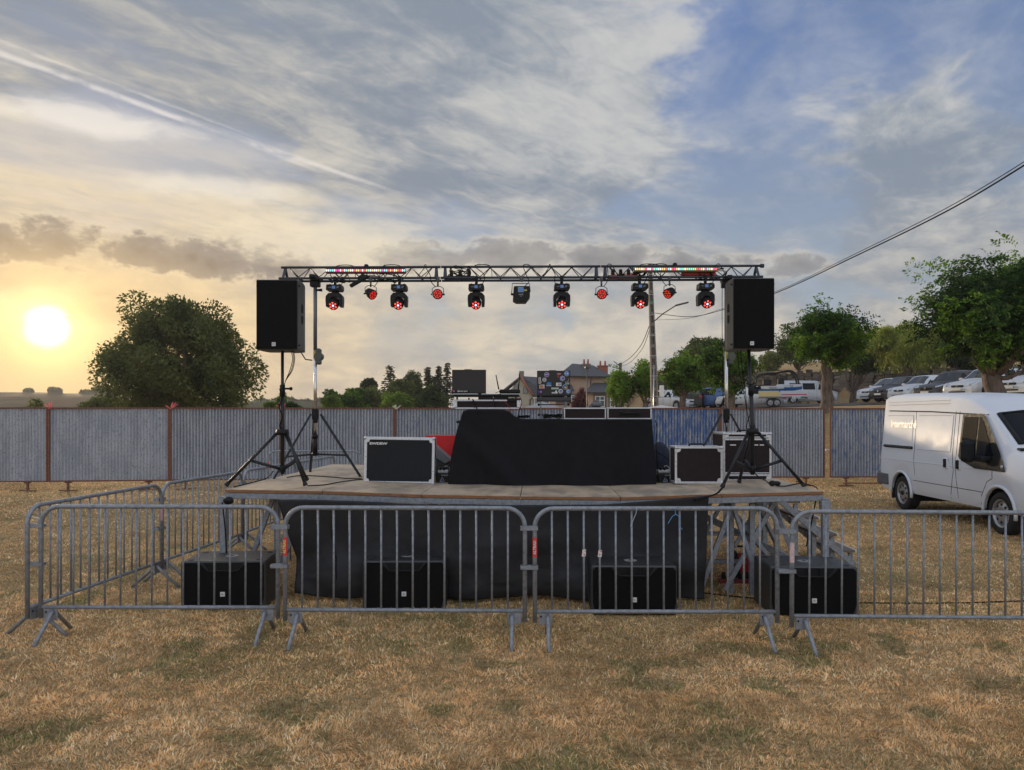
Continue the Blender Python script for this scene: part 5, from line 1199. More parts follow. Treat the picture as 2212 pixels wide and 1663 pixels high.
for x in (-3, -1, 1, 3):
    z = dz_(x) - .09 ; beam((x * .993, .06, z + .024), (x * .993, 3.95, z + .024), .045, .055)
    for y in (.0, 2.0, 3.95):
        px_ = x + (.045 if x < -2 else -.045 if x > 2 else 0)
        if x in (-3, 3):
            px_ = x - .05 * (1 if x > 0 else -1) + .06 * (1 if x > 0 else -1); beam((px_, y + .0, .0), (px_, y, dz_(x) - .07), .062, .062, 'post'); beam((px_, y - .04, dz_(x) - .14), (px_ + .001, y + .04, dz_(x) - .14), .09, .09, 'clamp')
        else:
            beam((px_, y + .02, dz_(x) - .17), (px_, y + .02, dz_(x) - .06), .06, .075, 'clamp')
# folding trestle legs and braces under the deck
for (x, y) in ((-2.6, .35), (-.9, .35), (.9, .35), (2.2, .25), (-2.4, 2.4), (-.8, 2.4), (.9, 2.4), (2.3, 2.3)):
    zt = dz_(x) - .10
    beam((x - .38, y, .0), (x - .02, y, zt), .035, .05, 'brace'); beam((x + .42, y + .05, zt), (x - .1, y + .05, .05), .035, .05, 'brace')
    beam((x - .02, y + .1, zt), (x - .02, y + .1, 0), .045, .05, 'leg'); beam((x + .3, y + .12, zt), (x + .02, y + .12, zt * .5), .03, .04, 'brace')
beam((1.85, .55, .30), (2.38, .55, .30), .04, .045, 'cross_bar'); beam((1.85, .55, .60), (2.38, .5, .60), .035, .04, 'cross_bar')
beam((1.85, .9, .82), (2.95, .7, .28), .03, .07, 'brace'); beam((2.38, .3, 0), (2.38, .3, .95), .055, .055, 'leg'); beam((2.1, .3, .97), (2.75, .6, .2), .035, .05, 'brace'); beam((2.42, .3, .97), (2.95, .9, .15), .035, .05, 'brace'); beam((2.9, .2, .1), (2.62, .4, .97), .035, .05, 'brace')
beam((2.15, .2, .97), (2.42, .3, .2), .03, .045, 'brace')
# steps at the right rear
stp = thing('stage_steps', 'flight of four wooden steps with white edges down the right flank of the stage', 'steps', (3.18, 9.30, 0), R(-2)); nose = mat('white_step_edge', (.62, .60, .58), .6); tread_m = mat('grey_step_board', (.16, .12, .10), .8, 0, .2, 6)
for k, (x, z) in enumerate([(.22, .80), (.44, .60), (.66, .40), (.88, .20)]):
    tr = part('tread', MB().box((x, .40, z), (.24, .86, .03), .004), tread_m, stp); part('nosing', MB().box((x + .125, .40, z + .003), (.02, .86, .034), .003), nose, tr); part('tread_leg', MB().box((x + .08, .03, z / 2 - .02), (.05, .04, z - .02)), galv, stp); part('tread_leg', MB().box((x + .08, .80, z / 2 - .02), (.05, .04, z - .02)), galv, stp)
for y in (-.03, .86):
    mb = MB(); mb.M = Matrix.Translation((.52, y, .44)) @ Matrix.Rotation(math.atan2(.86, .98), 4, 'Y'); mb.box((0, 0, 0), (1.25, .035, .07), .004); part('stringer', mb, galv, stp)
# black skirt cloth below the front edge
def skirt(u, v):
    px_t = 600 + (1531 - 600) * u; px_b = 634 + (1524 - 634) * u
    topy = np.interp(px_t, [600, 660, 800, 900, 1100, 1300, 1430, 1530], [1080, 1079, 1084, 1089, 1091, 1090, 1080, 1070]); boty = np.interp(px_b, [634, 700, 900, 1000, 1150, 1300, 1520], [1283, 1292, 1291, 1297, 1289, 1300, 1297])
    s = 1 - v; px = px_t + (px_b - px_t) * min(1, s * 1.6) if px_t < 700 else px_t + (px_b - px_t) * s; Yk = 7.50
    py = topy + (boty - topy) * s; x = PX(px, Yk); z = PZ(py, Yk)
    f = .055 * math.sin(x * 5.2 + 1.2 + 2.2 * s) * s + .016 * math.sin(x * 11 + z * 7) * s + .075 * math.sin((z * 4.4 - x * 1.1 + math.sin(x * 1.3) * 1.6)) * (s ** 1.4) * .8 + .02 * math.sin(z * 13 - x * 2.3) * s * s
    f += .10 * (fbm(np.array(x * 1.4 + 5), np.array(z * 3.1)) - .5) * s
    return (x, Yk - f + .05 * s, max(z, .03))
sk = solo('stage_skirt', MB().grid(skirt, 170, 44), skirt_m, 'wrinkled black cloth hanging below the front edge of the stage', 'cloth'); md = sk.modifiers.new('thickness', 'SOLIDIFY'); md.thickness = .004
solo('cloth_strap', MB().tube(smooth_path([P(1500, 1080, 7.46), P(1525, 1074, 7.45), P(1548, 1066, 7.45), P(1560, 1054, 7.5)], 5), [.035] + [.028] * 4 + [.02] * 11, 7, flat=.4), cloth_m, 'twisted black cloth end tied over the stage edge by the right tripod foot', 'cloth')
# cable reel and power strips under the stage
rl = thing('cable_reel', 'cable reel wound with red cable on the grass under the stage', 'cable reel', (PX(1603, 8.6), 8.6, 0)); 
for sg in (-1, 1): part('flange', MB().cyl((sg * .085 - .01, 0, .17), (sg * .085 + .01, 0, .17), .155, .155, 24), blk, rl)
mb = MB()
for k in range(9): mb.tube([(-.07 + .0175 * k, .12 * math.cos(a), .17 + .12 * math.sin(a)) for a in np.linspace(0, 6.283, 21)], .0085, 5)
part('red_winding', mb, redcable, rl); part('reel_frame', MB().tube(smooth_path([(-.12, 0, 0), (-.12, .0, .33), (0, 0, .37), (.12, 0, .33), (.12, 0, 0)], 4), .012, 6), blk, rl); part('drum', MB().cyl((-.08, 0, .17), (.08, 0, .17), .10, .10, 16), blk, rl)
def plug_strip(px, py, Y, lb, w=.5, col=redcable, n=4, seed=0, sc=1.0):
    t = thing('power_strip', lb, 'power strip', P(px, py, Y)); part('strip_body', MB().box((0, 0, 0), (w, .05, .045), .008), col, t)
    for k in range(n):
        mb = MB().box((-w / 2 + (k + .6) * w / (n + .3), -.0, .045), (.045 * sc, .045, .05), .012).sph((-w / 2 + (k + .6) * w / (n + .3), 0, .075), .024 * sc, 8, 6); part('plug', mb, blk, t)
    return t
plug_strip(1590, 1255, 7.9, 'red power strip with black plugs on the low cross bar under the stage', .36, mat('dark_red_plastic', (.12, .01, .01), .5))
# ---------------------------------------------------------------- subwoofers
badge_m = mat('white_badge', (.66, .66, .64), .4); darkp = mat('dark_print', (.03, .03, .035), .5)
def sub_parts(t):
    Wd, Dp, Ht = .79, .56, .455
    part('cabinet', MB().box((0, Dp / 2, Ht / 2), (Wd, Dp, Ht), .012), blkpaint, t)
    c = .075; w = Wd / 2 - .012; h0, h1_ = .012, Ht - .012
    gp = [(-w + c * .4, 0, h0), (w - c * .4, 0, h0), (w, 0, h0 + .1), (w, 0, h1_ - .03), (w - .03, 0, h1_), (.21, 0, h1_), (.14, 0, h1_ - .085), (-.14, 0, h1_ - .085), (-.21, 0, h1_), (-w + .03, 0, h1_), (-w, 0, h1_ - .03), (-w, 0, h0 + .1)]
    part('grille', MB().ext([(x, -.014, z) for x, y, z in gp], (0, .022, 0)), grillem, t)
    pr = part('port', MB().tube([(-.205, -.012, h1_ - .004), (-.14, -.016, h1_ - .078), (.14, -.016, h1_ - .078), (.205, -.012, h1_ - .004)], .009, 5), blk, t)
    part('port_shade_plate', MB().ext([(-.19, -.002, h1_), (-.135, -.002, h1_ - .075), (.135, -.002, h1_ - .075), (.19, -.002, h1_)], (0, .003, 0)), mat('shade_and_sticker_black', (.003, .003, .003), .9), pr)  # near-black sheet painted for the shade inside the port, cabinet stays solid
    for x in (-.055, .055): part('port_fin', MB().box((x, -.006, h1_ - .035), (.012, .02, .07), .002), blk, pr)
    bd = part('badge', MB().box((-.0, -.017, .145), (.044, .006, .044), .002), badge_m, t); text('fn', .026, darkp, bd, (-.0, -.0208, .145), ext=.0002)
    part('pole_socket', MB().cyl((0, Dp * .48, Ht), (0, Dp * .48, Ht + .004), .062, .062, 24), mat('socket_plate', (.30, .29, .29), .5, .3), t); part('socket_hole', MB().cyl((0, Dp * .48, Ht + .0035), (0, Dp * .48, Ht + .0055), .02, .02, 14), rubber, t)
    for sx in (-1, 1):
        for y in (.07, .46): part('stacking_recess', MB().cyl((sx * .32, y, Ht - .002), (sx * .32, y, Ht + .0025), .03, .03, 14), rubber, t)
sub0 = thing('subwoofer', 'x', 'subwoofer', (0, 0, 0), 0, 'black subwoofers along the stage front'); sub_parts(sub0)
for i, (px, Yk, a, lb) in enumerate([(482, 7.22, 3.0, 'black subwoofer at the far left with its top lit, before the left stage post'), (873, 7.25, 1.0, 'black subwoofer in front of the skirt cloth, second from the left'), (1370, 7.03, -1.5, 'black subwoofer in front of the skirt cloth, third from the left'), (1758, 7.00, -2.5, 'black subwoofer at the far right, beside the steps and cable reel')]):
    x = PX(px, Yk); o = sub0 if i == 0 else dup(sub0, (0, 0, 0), 0, lb); o.location = (x, Yk, hz(x, Yk) + .005); o.rotation_euler = (0, 0, R(a)); o['label'] = lb
# ---------------------------------------------------------------- speakers on stands
def speaker(px0, px1, pyt, pyb, Yk, lb, side_m, hside, label2=None):
    x0, x1 = PX(px0, Yk), PX(px1, Yk); z0, z1 = PZ(pyb, Yk), PZ(pyt, Yk); w, h = x1 - x0, z1 - z0; d = .40; t = thing('loudspeaker', lb, 'loudspeaker', ((x0 + x1) / 2, Yk, z0), 0, 'top speakers on stands')
    mb = MB(); r = .014; bw = w * .88; poly = [(-w / 2, .02), (w / 2, .02), (w / 2, d * .62), (bw / 2, d), (-bw / 2, d), (-w / 2, d * .62)]
    rows = [mb.av([(x * s, y * 1 + (0 if s == 1 else (.006 if y < .1 else -.006)), z) for x, y in poly]) for z, s in ((0, .985), (r, 1), (h - r, 1), (h, .985))]
    for a, b_ in zip(rows, rows[1:]):
        for k in range(6): mb.af((a + k, a + (k + 1) % 6, b_ + (k + 1) % 6, b_ + k))
    mb.af([rows[0] + k for k in range(6)][::-1]); mb.af([rows[-1] + k for k in range(6)]); part('cabinet', mb, blkpaint, t)
    part('grille', MB().box((0, .008, h / 2), (w - .012, .03, h - .02), .008), grillem, t)
    bd = part('badge', MB().box((-w * .06, -.011, .055), (.040, .006, .040), .002), badge_m, t); text('ID', .022, darkp, bd, (-w * .06, -.0148, .055), ext=.0002)
    for sg in (-1, 1):
        for (za, zb, up) in ((.405, .50, 1), (.285, .375, 0)):
            pts = []; ym, hw = .19, .040
            for k in range(9):
                a = math.pi * k / 8; pts.append((sg * (w / 2 + .0015), ym + hw * math.cos(a), (zb - .04 + .04 * math.sin(a)) if up else (za + .04 - .04 * math.sin(a))))
            pts += [(sg * (w / 2 + .0015), ym - hw, za if up else zb), (sg * (w / 2 + .0015), ym + hw, za if up else zb)]
            part('handle_shade_plate', MB().ext(pts, (sg * -.003, 0, 0)), mat('shade_and_sticker_black', (0, 0, 0)), t)  # flat dark plate imitates the shade of the handle recess, no hole cut
    for zz in (.05, h - .06):
        for sg in (-1, 1): part('rigging_screw', MB().cyl((sg * w / 2, .06, zz), (sg * (w / 2 + .014), .06, zz), .010, .008, 8), blk, t)
    return t
speaker(552.5, 642, 603, 755, 7.88, 'black loudspeaker on the left tripod stand, dark against the sunset', blkpaint, 1)
speaker(1584.6, 1674, 599.5, 753, 7.95, 'black loudspeaker on the right tripod stand, its left flank lit by the sun', blkpaint, -1)
def tripod(x, y, zd, zh, ztop, feet, lb, grp, rt=.019, dx_top=0.0, zc=None, lr=.017, name='speaker_stand', brace=.52):
    t = thing(name, lb, 'speaker stand', (x, y, zd), 0, grp); zc = zc if zc else (zh - zd) * .32
    part('inner_pole', MB().tube([(0, 0, zh - zd), (dx_top, 0, ztop - zd)], .0165, 12), blkmetal, t)
    part('outer_pole', MB().tube([(0, 0, zc - .06), (0, 0, zh - zd + .05), (dx_top * .4, 0, zh - zd + .44)], rt + .003, 12), blkmetal, t)
    part('height_collar', MB().cyl((dx_top * .4, 0, zh - zd + .38), (dx_top * .4, 0, zh - zd + .50), .030, .028, 12).box((dx_top * .4 + .05, 0, zh - zd + .46), (.07, .02, .02), .006).sph((dx_top * .4 + .09, 0, zh - zd + .46), .020, 8, 6), blk, t)
    part('hub', MB().cyl((0, 0, zh - zd - .035), (0, 0, zh - zd + .025), .072, .062, 18), blk, t); part('lower_collar', MB().cyl((0, 0, zc - .04), (0, 0, zc + .04), .033, .033, 12), blk, t)
    for (fx, fy_) in feet:
        dx_, dy_ = fx - x, fy_ - y; n_ = math.hypot(dx_, dy_); a = Vector((dx_ / n_ * .062, dy_ / n_ * .062, zh - zd - .02)); b_ = Vector((dx_, dy_, .02)); lg_ = part('leg', MB().tube([a, b_ * .96 + a * .04], lr, 10), blkmetal, t)
        part('rubber_foot', MB().tube([b_ * .94 + a * .06, b_], [lr + .004, lr + .009], 10), rubber, lg_)
        m_ = a + (b_ - a) * brace; part('brace', MB().tube([(dx_ / n_ * .03, dy_ / n_ * .03, zc), m_], .011, 6, flat=1.6), blkmetal, t)
    return t
tripod(-2.455, 8.12, 1.10, 1.68, 2.56, [(-2.99, 7.93), (-2.17, 7.98), (-2.35, 8.70)], 'black tripod speaker stand near the left front corner of the stage', 'tripod speaker stands')
tripod(2.565, 8.1, 1.088, 1.69, 2.56, [(2.19, 7.91), (3.08, 7.99), (2.55, 8.52)], 'black tripod speaker stand near the right front corner of the stage', 'tripod speaker stands', dx_top=-.04)
# lifts
def lift(x, y, zd, lb, feet, crank=True, mirror=1):
    t = thing('truss_lift', lb, 'lifting mast', (x, y, zd), 0, 'winch lifting masts'); zh = 1.87 - zd
    part('lower_grip', MB().cyl((0, 0, .28), (0, 0, .52), .030, .030, 12).cyl((0, 0, .50), (0, 0, .545), .036, .036, 12), blk, t)
    part('chrome_mast', MB().tube([(0, 0, .52), (0, 0, 1.75)], .021, 14), chrome, t); part('upper_mast', MB().tube([(0, 0, 1.60), (0, 0, 2.46)], .024, 12), mat('grey_mast', (.16, .17, .17), .45, .5), t)
    part('inner_mast', MB().tube([(.0, .0, 2.4), (0, 0, 2.50)], .018, 10), chrome, t)
    part('hub', MB().box((0, 0, zh), (.075, .075, .14), .012).cyl((0, 0, zh - .05), (0, 0, zh - .11), .035, .03, 12), blk, t)
    for (fx, fy_) in feet:
        dx_, dy_ = fx - x, fy_ - y; n_ = math.hypot(dx_, dy_); a = Vector((dx_ / n_ * .07, dy_ / n_ * .07, zh)); b_ = Vector((dx_, dy_, .0)); part('leg', MB().tube([a, b_], .0165, 4), blkmetal, t); m_ = a + (b_ - a) * .64; part('brace', MB().tube([(0, 0, .30), m_], .012, 4), blkmetal, t)
    zw = 2.59 - zd; w = part('winch', MB().box((mirror * .045, -.01, zw), (.06, .10, .20), .015).cyl((mirror * .05, -.07, zw), (mirror * .05, .05, zw), .05, .05, 14), mat('winch_grey', (.10, .11, .09), .5, .4), t)
    if crank: part('crank', MB().tube([(-.02, -.06, zw - .05), (-.10, -.08, zw - .04), (-.15, -.10, zw + .045), (-.24, -.10, zw + .05)], [.008, .008, .009, .016], 8), gutter, w)
    part('warning_plate', MB().box((-mirror * .0, -.03, zw + .02), (.03, .012, .10)), mat('yellow_plate', (.50, .42, .08), .5), w)
    part('fork_head', MB().box((0, 0, 2.44), (.12, .09, .10), .01).box((0, .0, 2.50), (.07, .34, .05), .01).cyl((.02, -.02, 2.35), (.09, -.02, 2.35), .012, .02, 8), blk, t)
    return t
lift(PX(681, 9.5), 9.5, 1.07, 'chrome lifting mast holding the left end of the lighting truss, crank out to the left', [(-2.83, 8.96), (-1.87, 9.44), (-2.70, 10.15)])
lift(PX(1569, 9.5), 9.5, 1.06, 'chrome lifting mast holding the right end of the lighting truss, half behind the speaker', [(2.12, 9.3), (3.02, 8.98), (2.86, 10.1)], crank=False, mirror=1)
# ---------------------------------------------------------------- truss
tx0, tx1 = PX(607, 9.5), PX(1643, 9.5); LT = tx1 - tx0; tl = math.atan2(.022, LT)
tr = thing('lighting_truss', 'long triangular lighting truss spanning the two lifting masts', 'truss', (tx0, 9.5, 3.55), 0, rot=(0, -tl, 0))
zc_, sl_ = .155, LT / 3; chordm = None
rodm = MB().tube([(0, 0, 0), (0, 0, 1)], .0055, 6).mesh('lattice_rod', truss_m)
def rod(a, b_):
    a, b_ = Vector(a), Vector(b_); o = bpy.data.objects.new('lattice_rod', rodm); COL.objects.link(o); o.parent = tr; d = b_ - a; o.location = a; o.rotation_mode = 'QUATERNION'; o.rotation_quaternion = d.to_track_quat('Z', 'Y'); o.scale = (1, 1, d.length)
for s in range(3):
    a, b_ = s * sl_, (s + 1) * sl_
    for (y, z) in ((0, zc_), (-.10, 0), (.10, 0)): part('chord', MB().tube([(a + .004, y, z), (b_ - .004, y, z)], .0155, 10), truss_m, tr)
    for x in (a + .055, b_ - .055):
        mb = MB(); T1, B1, B2 = Vector((x, 0, zc_ - .01)), Vector((x, -.095, .01)), Vector((x, .095, .01))
        for p, q_ in ((T1, B1), (T1, B2), (B1, B2)): mb.tube([p, q_], .017, 4, flat=.35)
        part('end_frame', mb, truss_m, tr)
    n = 7; x = a + .11; w = (sl_ - .22) / n
    for k in range(n):
        for y in (-.10, .10): rod((x + k * w, y * .1, zc_ - .012), (x + (k + .5) * w, y * .93, .012)); rod((x + (k + .5) * w, y * .93, .012), (x + (k + 1) * w, y * .1, zc_ - .012))
        if k % 2 == 0: part('cross_tube', MB().tube([(x + (k + .5) * w, -.09, 0), (x + (k + .5) * w, .09, 0)], .009, 6), truss_m, tr)
part('end_pin', MB().cyl((LT, 0, zc_), (LT + .04, 0, zc_), .026, .026, 10), truss_m, tr)
def TZ(x): return 3.55 + (x - tx0) * math.tan(tl)
# cables wound on the truss
rc = random.Random(5)
def wraps(x0, x1, z, y, amp, n, lb):
    pts = []
    for k in range(n * 6 + 1):
        s = k / (n * 6); a = s * n * 6.283 + rc.uniform(-.3, .3); r = amp * rc.uniform(.8, 1.5); x = x0 + (x1 - x0) * s; pts.append((x, y + r * math.cos(a), TZ(x) + z + r * math.sin(a) * .8))
    solo('wound_cable', MB().tube(smooth_path(pts, 2), .0055, 4), cablem, lb, 'cable', 'cables wound round the truss')
wraps(tx0 + .3, tx0 + 2.0, zc_, 0, .022, 9, 'black cable wound round the top tube of the left truss section'); wraps(tx0 + 2.1, tx0 + 4.0, zc_, 0, .022, 10, 'black cable wound round the top tube of the middle truss section'); wraps(tx0 + 4.1, tx0 + 5.6, zc_, 0, .022, 8, 'black cable wound round the top tube of the right truss section')
wraps(tx0 + .8, tx0 + 3.0, .0, -.1, .024, 8, 'black cable looping along the lower front tube, left half'); wraps(tx0 + 3.1, tx0 + 5.7, .0, -.1, .024, 9, 'black cable looping along the lower front tube, right half')
def loops(xc, zc2, n, lb, spread=.18, seed=1):
    r_ = random.Random(seed); pts = []
    for k in range(n): pts.append((xc + r_.uniform(-spread, spread), 9.5 + r_.uniform(-.1, .06), TZ(xc) + zc2 + r_.uniform(-.07, .09)))
    solo('cable_bundle', MB().tube(smooth_path(pts, 6), .006, 4), cablem, lb, 'cable', None)
loops(PX(735, 9.5), .02, 12, 'tangle of cable above the first moving head', seed=1); loops(PX(815, 9.5), .03, 16, 'tangle of cable above the first tilted spotlight', .25, seed=2); loops(PX(995, 9.5), .08, 16, 'looped cable with plugs left of the third moving head', .16, seed=3); loops(PX(1365, 9.5), .04, 14, 'cable tangle by the red power strip, right half of truss', .2, seed=4); loops(PX(1530, 9.5), .05, 18, 'cable tangle above the last moving head', .22, seed=5)
plug_strip(1350, 598, 9.45, 'red power strip strapped in the truss left of the right light bar', .42, redcable, 4); plug_strip(1508, 592, 9.45, 'red power strip strapped in the truss behind the last moving head', .42, redcable, 3); plug_strip(995, 600, 9.45, 'black plug strip lying in the truss left of the third moving head', .36, blk, 3)
t = thing('hanging_power_strip', 'black power strip dangling at a slant beside the first moving head', 'power strip', P(776, 607, 9.38), rot=(0, R(-30), 0)); part('strip_body', MB().box((0, 0, 0), (.26, .05, .045), .01), blk, t); part('plug', MB().box((.05, 0, .03), (.08, .05, .05), .01), blk, t)
for i_, px_ in enumerate((724, 801, 863, 946, 1029, 1127, 1213, 1299, 1381, 1446, 1523)):
    rj = random.Random(40 + i_); x_ = PX(px_, 9.4); z_ = TZ(x_); s1 = rj.choice((-1, 1))
    pts_ = [(x_ + s1 * .03, 9.42, z_ - .11), (x_ + s1 * rj.uniform(.07, .11), 9.40, z_ - .05), (x_ + s1 * rj.uniform(.03, .12), 9.38, z_ + .04), (x_ + s1 * rj.uniform(-.05, .18), 9.45, z_ + .16), (x_ + s1 * rj.uniform(.1, .26), 9.5, z_ + .17), (x_ + s1 * rj.uniform(.15, .3), 9.42, z_ + .02)]
    solo('feed_cable', MB().tube(smooth_path(pts_, 5), .005, 4), cablem, ['first', 'second', 'third', 'fourth', 'fifth', 'sixth', 'seventh', 'eighth', 'ninth', 'tenth', 'eleventh'][i_] + ' drooping feed cable from the left, joining the truss to the lamp below', 'cable', 'feed cables of the hanging lamps')
# ---------------------------------------------------------------- fixtures
icon = mat('display_blue', (.08, .16, .34), .4, emis=(.05, .12, .3), est=.35); iconw = mat('faint_white_print', (.45, .5, .55), .5)
def moving_head(t, yaw=0.0, tilt=0.0):
    part('clamp', MB().cyl((0, -.0, 0), (0, 0, .05), .018, .022, 8).box((0, 0, .075), (.045, .05, .06), .01), blk, t)
    bz = -.035
    pts = [(-.095, bz - .035), (-.09, bz + .03), (.09, bz + .03), (.098, bz + .005), (.098, bz - .025), (.082, bz - .045), (-.08, bz - .045)]
    bs = part('base', MB().ext([(x, -.075, z) for x, z in pts], (0, .15, 0)).box((-.06, 0, bz + .035), (.03, .05, .02), .006).box((.06, 0, bz + .035), (.03, .05, .02), .006), blk, t)
    part('display', MB().box((0, -.077, bz - .005), (.040, .003, .034)), icon, bs); text('JZ', .026, iconw, bs, (.048, -.0775, bz - .004), shear=.3, ext=.0004); text('BeamZ', .012, iconw, bs, (-.045, -.0775, bz - .006), ext=.0003)
    part('neck', MB().cyl((0, 0, bz - .04), (0, 0, bz - .07), .045, .055, 16), blk, t)
    # yoke: bridge with an arch, two arms
    z0 = bz - .07; out = [(-.10, z0 - .165), (-.105, z0 - .05), (-.085, z0 - .012), (-.06, z0), (.06, z0), (.085, z0 - .012), (.105, z0 - .05), (.10, z0 - .165), (.066, z0 - .170)]
    inn = [(.066 * math.cos(R(a)), z0 - .105 + .058 * math.sin(R(a))) for a in range(0, 181, 15)]
    outline = out + [(.066, z0 - .105)] + inn[1:-1] + [(-.066, z0 - .105), (-.066, z0 - .170)]
    mb = MB(); n = len(out)
    # build as strips between outer and inner curve so that the arch stays open
    inner = [(-.066, z0 - .170)] + [(.066 * math.cos(R(a)), z0 - .105 + .058 * math.sin(R(a))) for a in (180, 150, 120, 95, 85, 60, 30, 0)] + [(.066, z0 - .170)]
    outer = [(-.100, z0 - .168), (-.105, z0 - .09), (-.103, z0 - .04), (-.07, z0 - .002), (-.02, z0), (.02, z0), (.07, z0 - .002), (.103, z0 - .04), (.105, z0 - .09), (.100, z0 - .168)]
    for k in range(9):
        a, b_, c, d = outer[k], outer[k + 1], inner[k + 1], inner[k]; mb.ext([(a[0], -.055, a[1]), (b_[0], -.055, b_[1]), (c[0], -.055, c[1]), (d[0], -.055, d[1])], (0, .11, 0))
    yk = part('yoke', mb, blk, t)
    hc = Vector((0, 0, z0 - .115)); M_ = Matrix.Translation(hc) @ Matrix.Rotation(yaw, 4, 'Z') @ Matrix.Rotation(tilt, 4, 'X')
    # head axis points along -Y (towards the audience) and tilts down
    hb = MB(); hb.M = M_; prof = [(.055, .034), (.035, .054), (0, .063), (-.05, .064), (-.085, .062), (-.095, .059), (-.0955, .053)]
    rows = [hb.av([(r_ * math.cos(6.2832 * k / 24), y, r_ * math.sin(6.2832 * k / 24)) for k in range(24)]) for y, r_ in prof]
    for a, b_ in zip(rows, rows[1:]):
        for k in range(24): hb.af((a + k, a + (k + 1) % 24, b_ + (k + 1) % 24, b_ + k), True)
    hb.af([rows[0] + k for k in range(24)]); hb.af([rows[-1] + k for k in range(24)][::-1]); hd = part('head', hb, blk, t)
    fm = MB(); fm.M = M_; fm.tube([(0, -.094, 0), (0, -.0965, 0)], [.057, .055], 24); part('lens_face', fm, redhousing, hd)
    for k in range(7):
        rr_ = .037 if k else 0; a = R(90 + 60 * (k - 1)); lm = MB(); lm.M = M_ @ Matrix.Translation((rr_ * math.cos(a), -.0965, rr_ * math.sin(a))); lm.sph((0, 0, 0), (.0120 if k else .0140, .006, .0120 if k else .0140), 12, 6); part('lens', lm, led_red if k else led_core, hd)
heads = [(724, R(-4), R(30)), (863, R(-3), R(30)), (1029, R(-2), R(30)), (1213, 0, R(28)), (1381, 0, R(28)), (1523, R(4), R(28))]
hl_ = ['first moving head from the left, beside the left lifting mast', 'second moving head, under the right end of the left light bar', 'third moving head, left of the square effect light', 'fourth moving head, right of the square effect light', 'fifth moving head, just left of the utility pole', 'last moving head, nearest the right speaker']
for (px, yw, tlt), lb in zip(heads, hl_):
    x = PX(px, 9.4); t = thing('moving_head_light', lb, 'stage light', (x, 9.39, TZ(x) - .085), 0, 'moving head lights on the truss'); moving_head(t, yw, tlt)
def par_light(px, pyc, yaw, tilt, lb):
    x = PX(px, 9.4); t = thing('par_spotlight', lb, 'stage light', (x, 9.39, TZ(x) - .02), 0, 'small round spotlights on the truss'); zc2 = PZ(pyc, 9.39) - (TZ(x) - .02)
    part('clamp', MB().box((0, 0, .0), (.04, .05, .06), .01).cyl((0, 0, -.09), (0, 0, -.02), .012, .012, 8), gutter, t)
    part('bracket', MB().tube([(-.072, 0, zc2), (-.068, 0, zc2 + .075), (-.03, 0, zc2 + .10), (.03, 0, zc2 + .10), (.068, 0, zc2 + .075), (.072, 0, zc2)], .005, 5), gutter, t)
    M_ = Matrix.Translation((0, 0, zc2)) @ Matrix.Rotation(yaw, 4, 'Z') @ Matrix.Rotation(tilt, 4, 'X'); hb = MB(); hb.M = M_
    prof = [(.07, .035), (.05, .052), (0, .060), (-.045, .064), (-.050, .062), (-.050, .056)]; rows = [hb.av([(r_ * math.cos(6.2832 * k / 24), y, r_ * math.sin(6.2832 * k / 24)) for k in range(24)]) for y, r_ in prof]
    for a, b_ in zip(rows, rows[1:]):
        for k in range(24): hb.af((a + k, a + (k + 1) % 24, b_ + (k + 1) % 24, b_ + k), True)
    hb.af([rows[0] + k for k in range(24)]); hd = part('can', hb, blk, t)
    fm = MB(); fm.M = M_; fm.tube([(0, -.044, 0), (0, -.047, 0)], [.058, .057], 24); part('lens_face', fm, mat('par_face_red', (.10, .005, .005), .4, emis=(.5, .01, .01), est=.12), hd)
    for k in range(12):
        rr_, a = (.042, R(40 * k)) if k < 9 else (.018, R(120 * (k - 9) + 20)); lm = MB(); lm.M = M_ @ Matrix.Translation((rr_ * math.cos(a), -.048, rr_ * math.sin(a))); lm.sph((0, 0, 0), (.0085, .004, .0085), 10, 5); part('lens', lm, par_red, hd)
    for sg in (-1, 1): part('knob', MB().cyl((sg * .06, 0, zc2), (sg * .085, 0, zc2), .012, .010, 8), blk, t)
par_light(946, 636, 0, R(3), 'round red spotlight facing forward under the left truss joint'); par_light(1299, 636, 0, R(3), 'round red spotlight facing forward under the right truss joint')
par_light(801, 634, R(52), R(28), 'tilted spotlight aiming right, between the first two moving heads'); par_light(1446, 632, R(-52), R(28), 'tilted spotlight aiming left, right of the utility pole')
x = PX(1127, 9.4); t = thing('effect_light', 'black square effect light with blue screen in the middle of the truss', 'stage light', (x, 9.38, TZ(x) - .02)); zt = PZ(620, 9.38) - (TZ(x) - .02)
part('clamp', MB().box((0, 0, .0), (.04, .05, .07), .01), gutter, t); part('bracket', MB().tube([(-.125, 0, zt - .08), (-.115, 0, zt + .045), (.095, 0, zt + .045), (.105, 0, zt - .06)], .006, 5), gutter, t)
w, h = .20, .195; mb = MB(); ps = [(-w / 2 + .01, zt), (w / 2 - .01, zt), (w / 2, zt - .015), (w / 2, zt - .13), (w / 2 - .05, zt - h), (-w / 2 + .03, zt - h), (-w / 2 - .01, zt - .17), (-w / 2, zt - .015)]
bd = part('housing', mb.ext([(x_, -.08, z_) for x_, z_ in ps], (0, .18, 0)), blk, t); part('display', MB().box((-.012, -.083, zt - .045), (.062, .005, .055), .002), icon, bd); part('screen_frame', MB().tube([(-.045, -.084, zt - .016), (.021, -.084, zt - .016), (.021, -.084, zt - .074), (-.045, -.084, zt - .074), (-.045, -.084, zt - .016)], .0025, 4), iconw, bd)
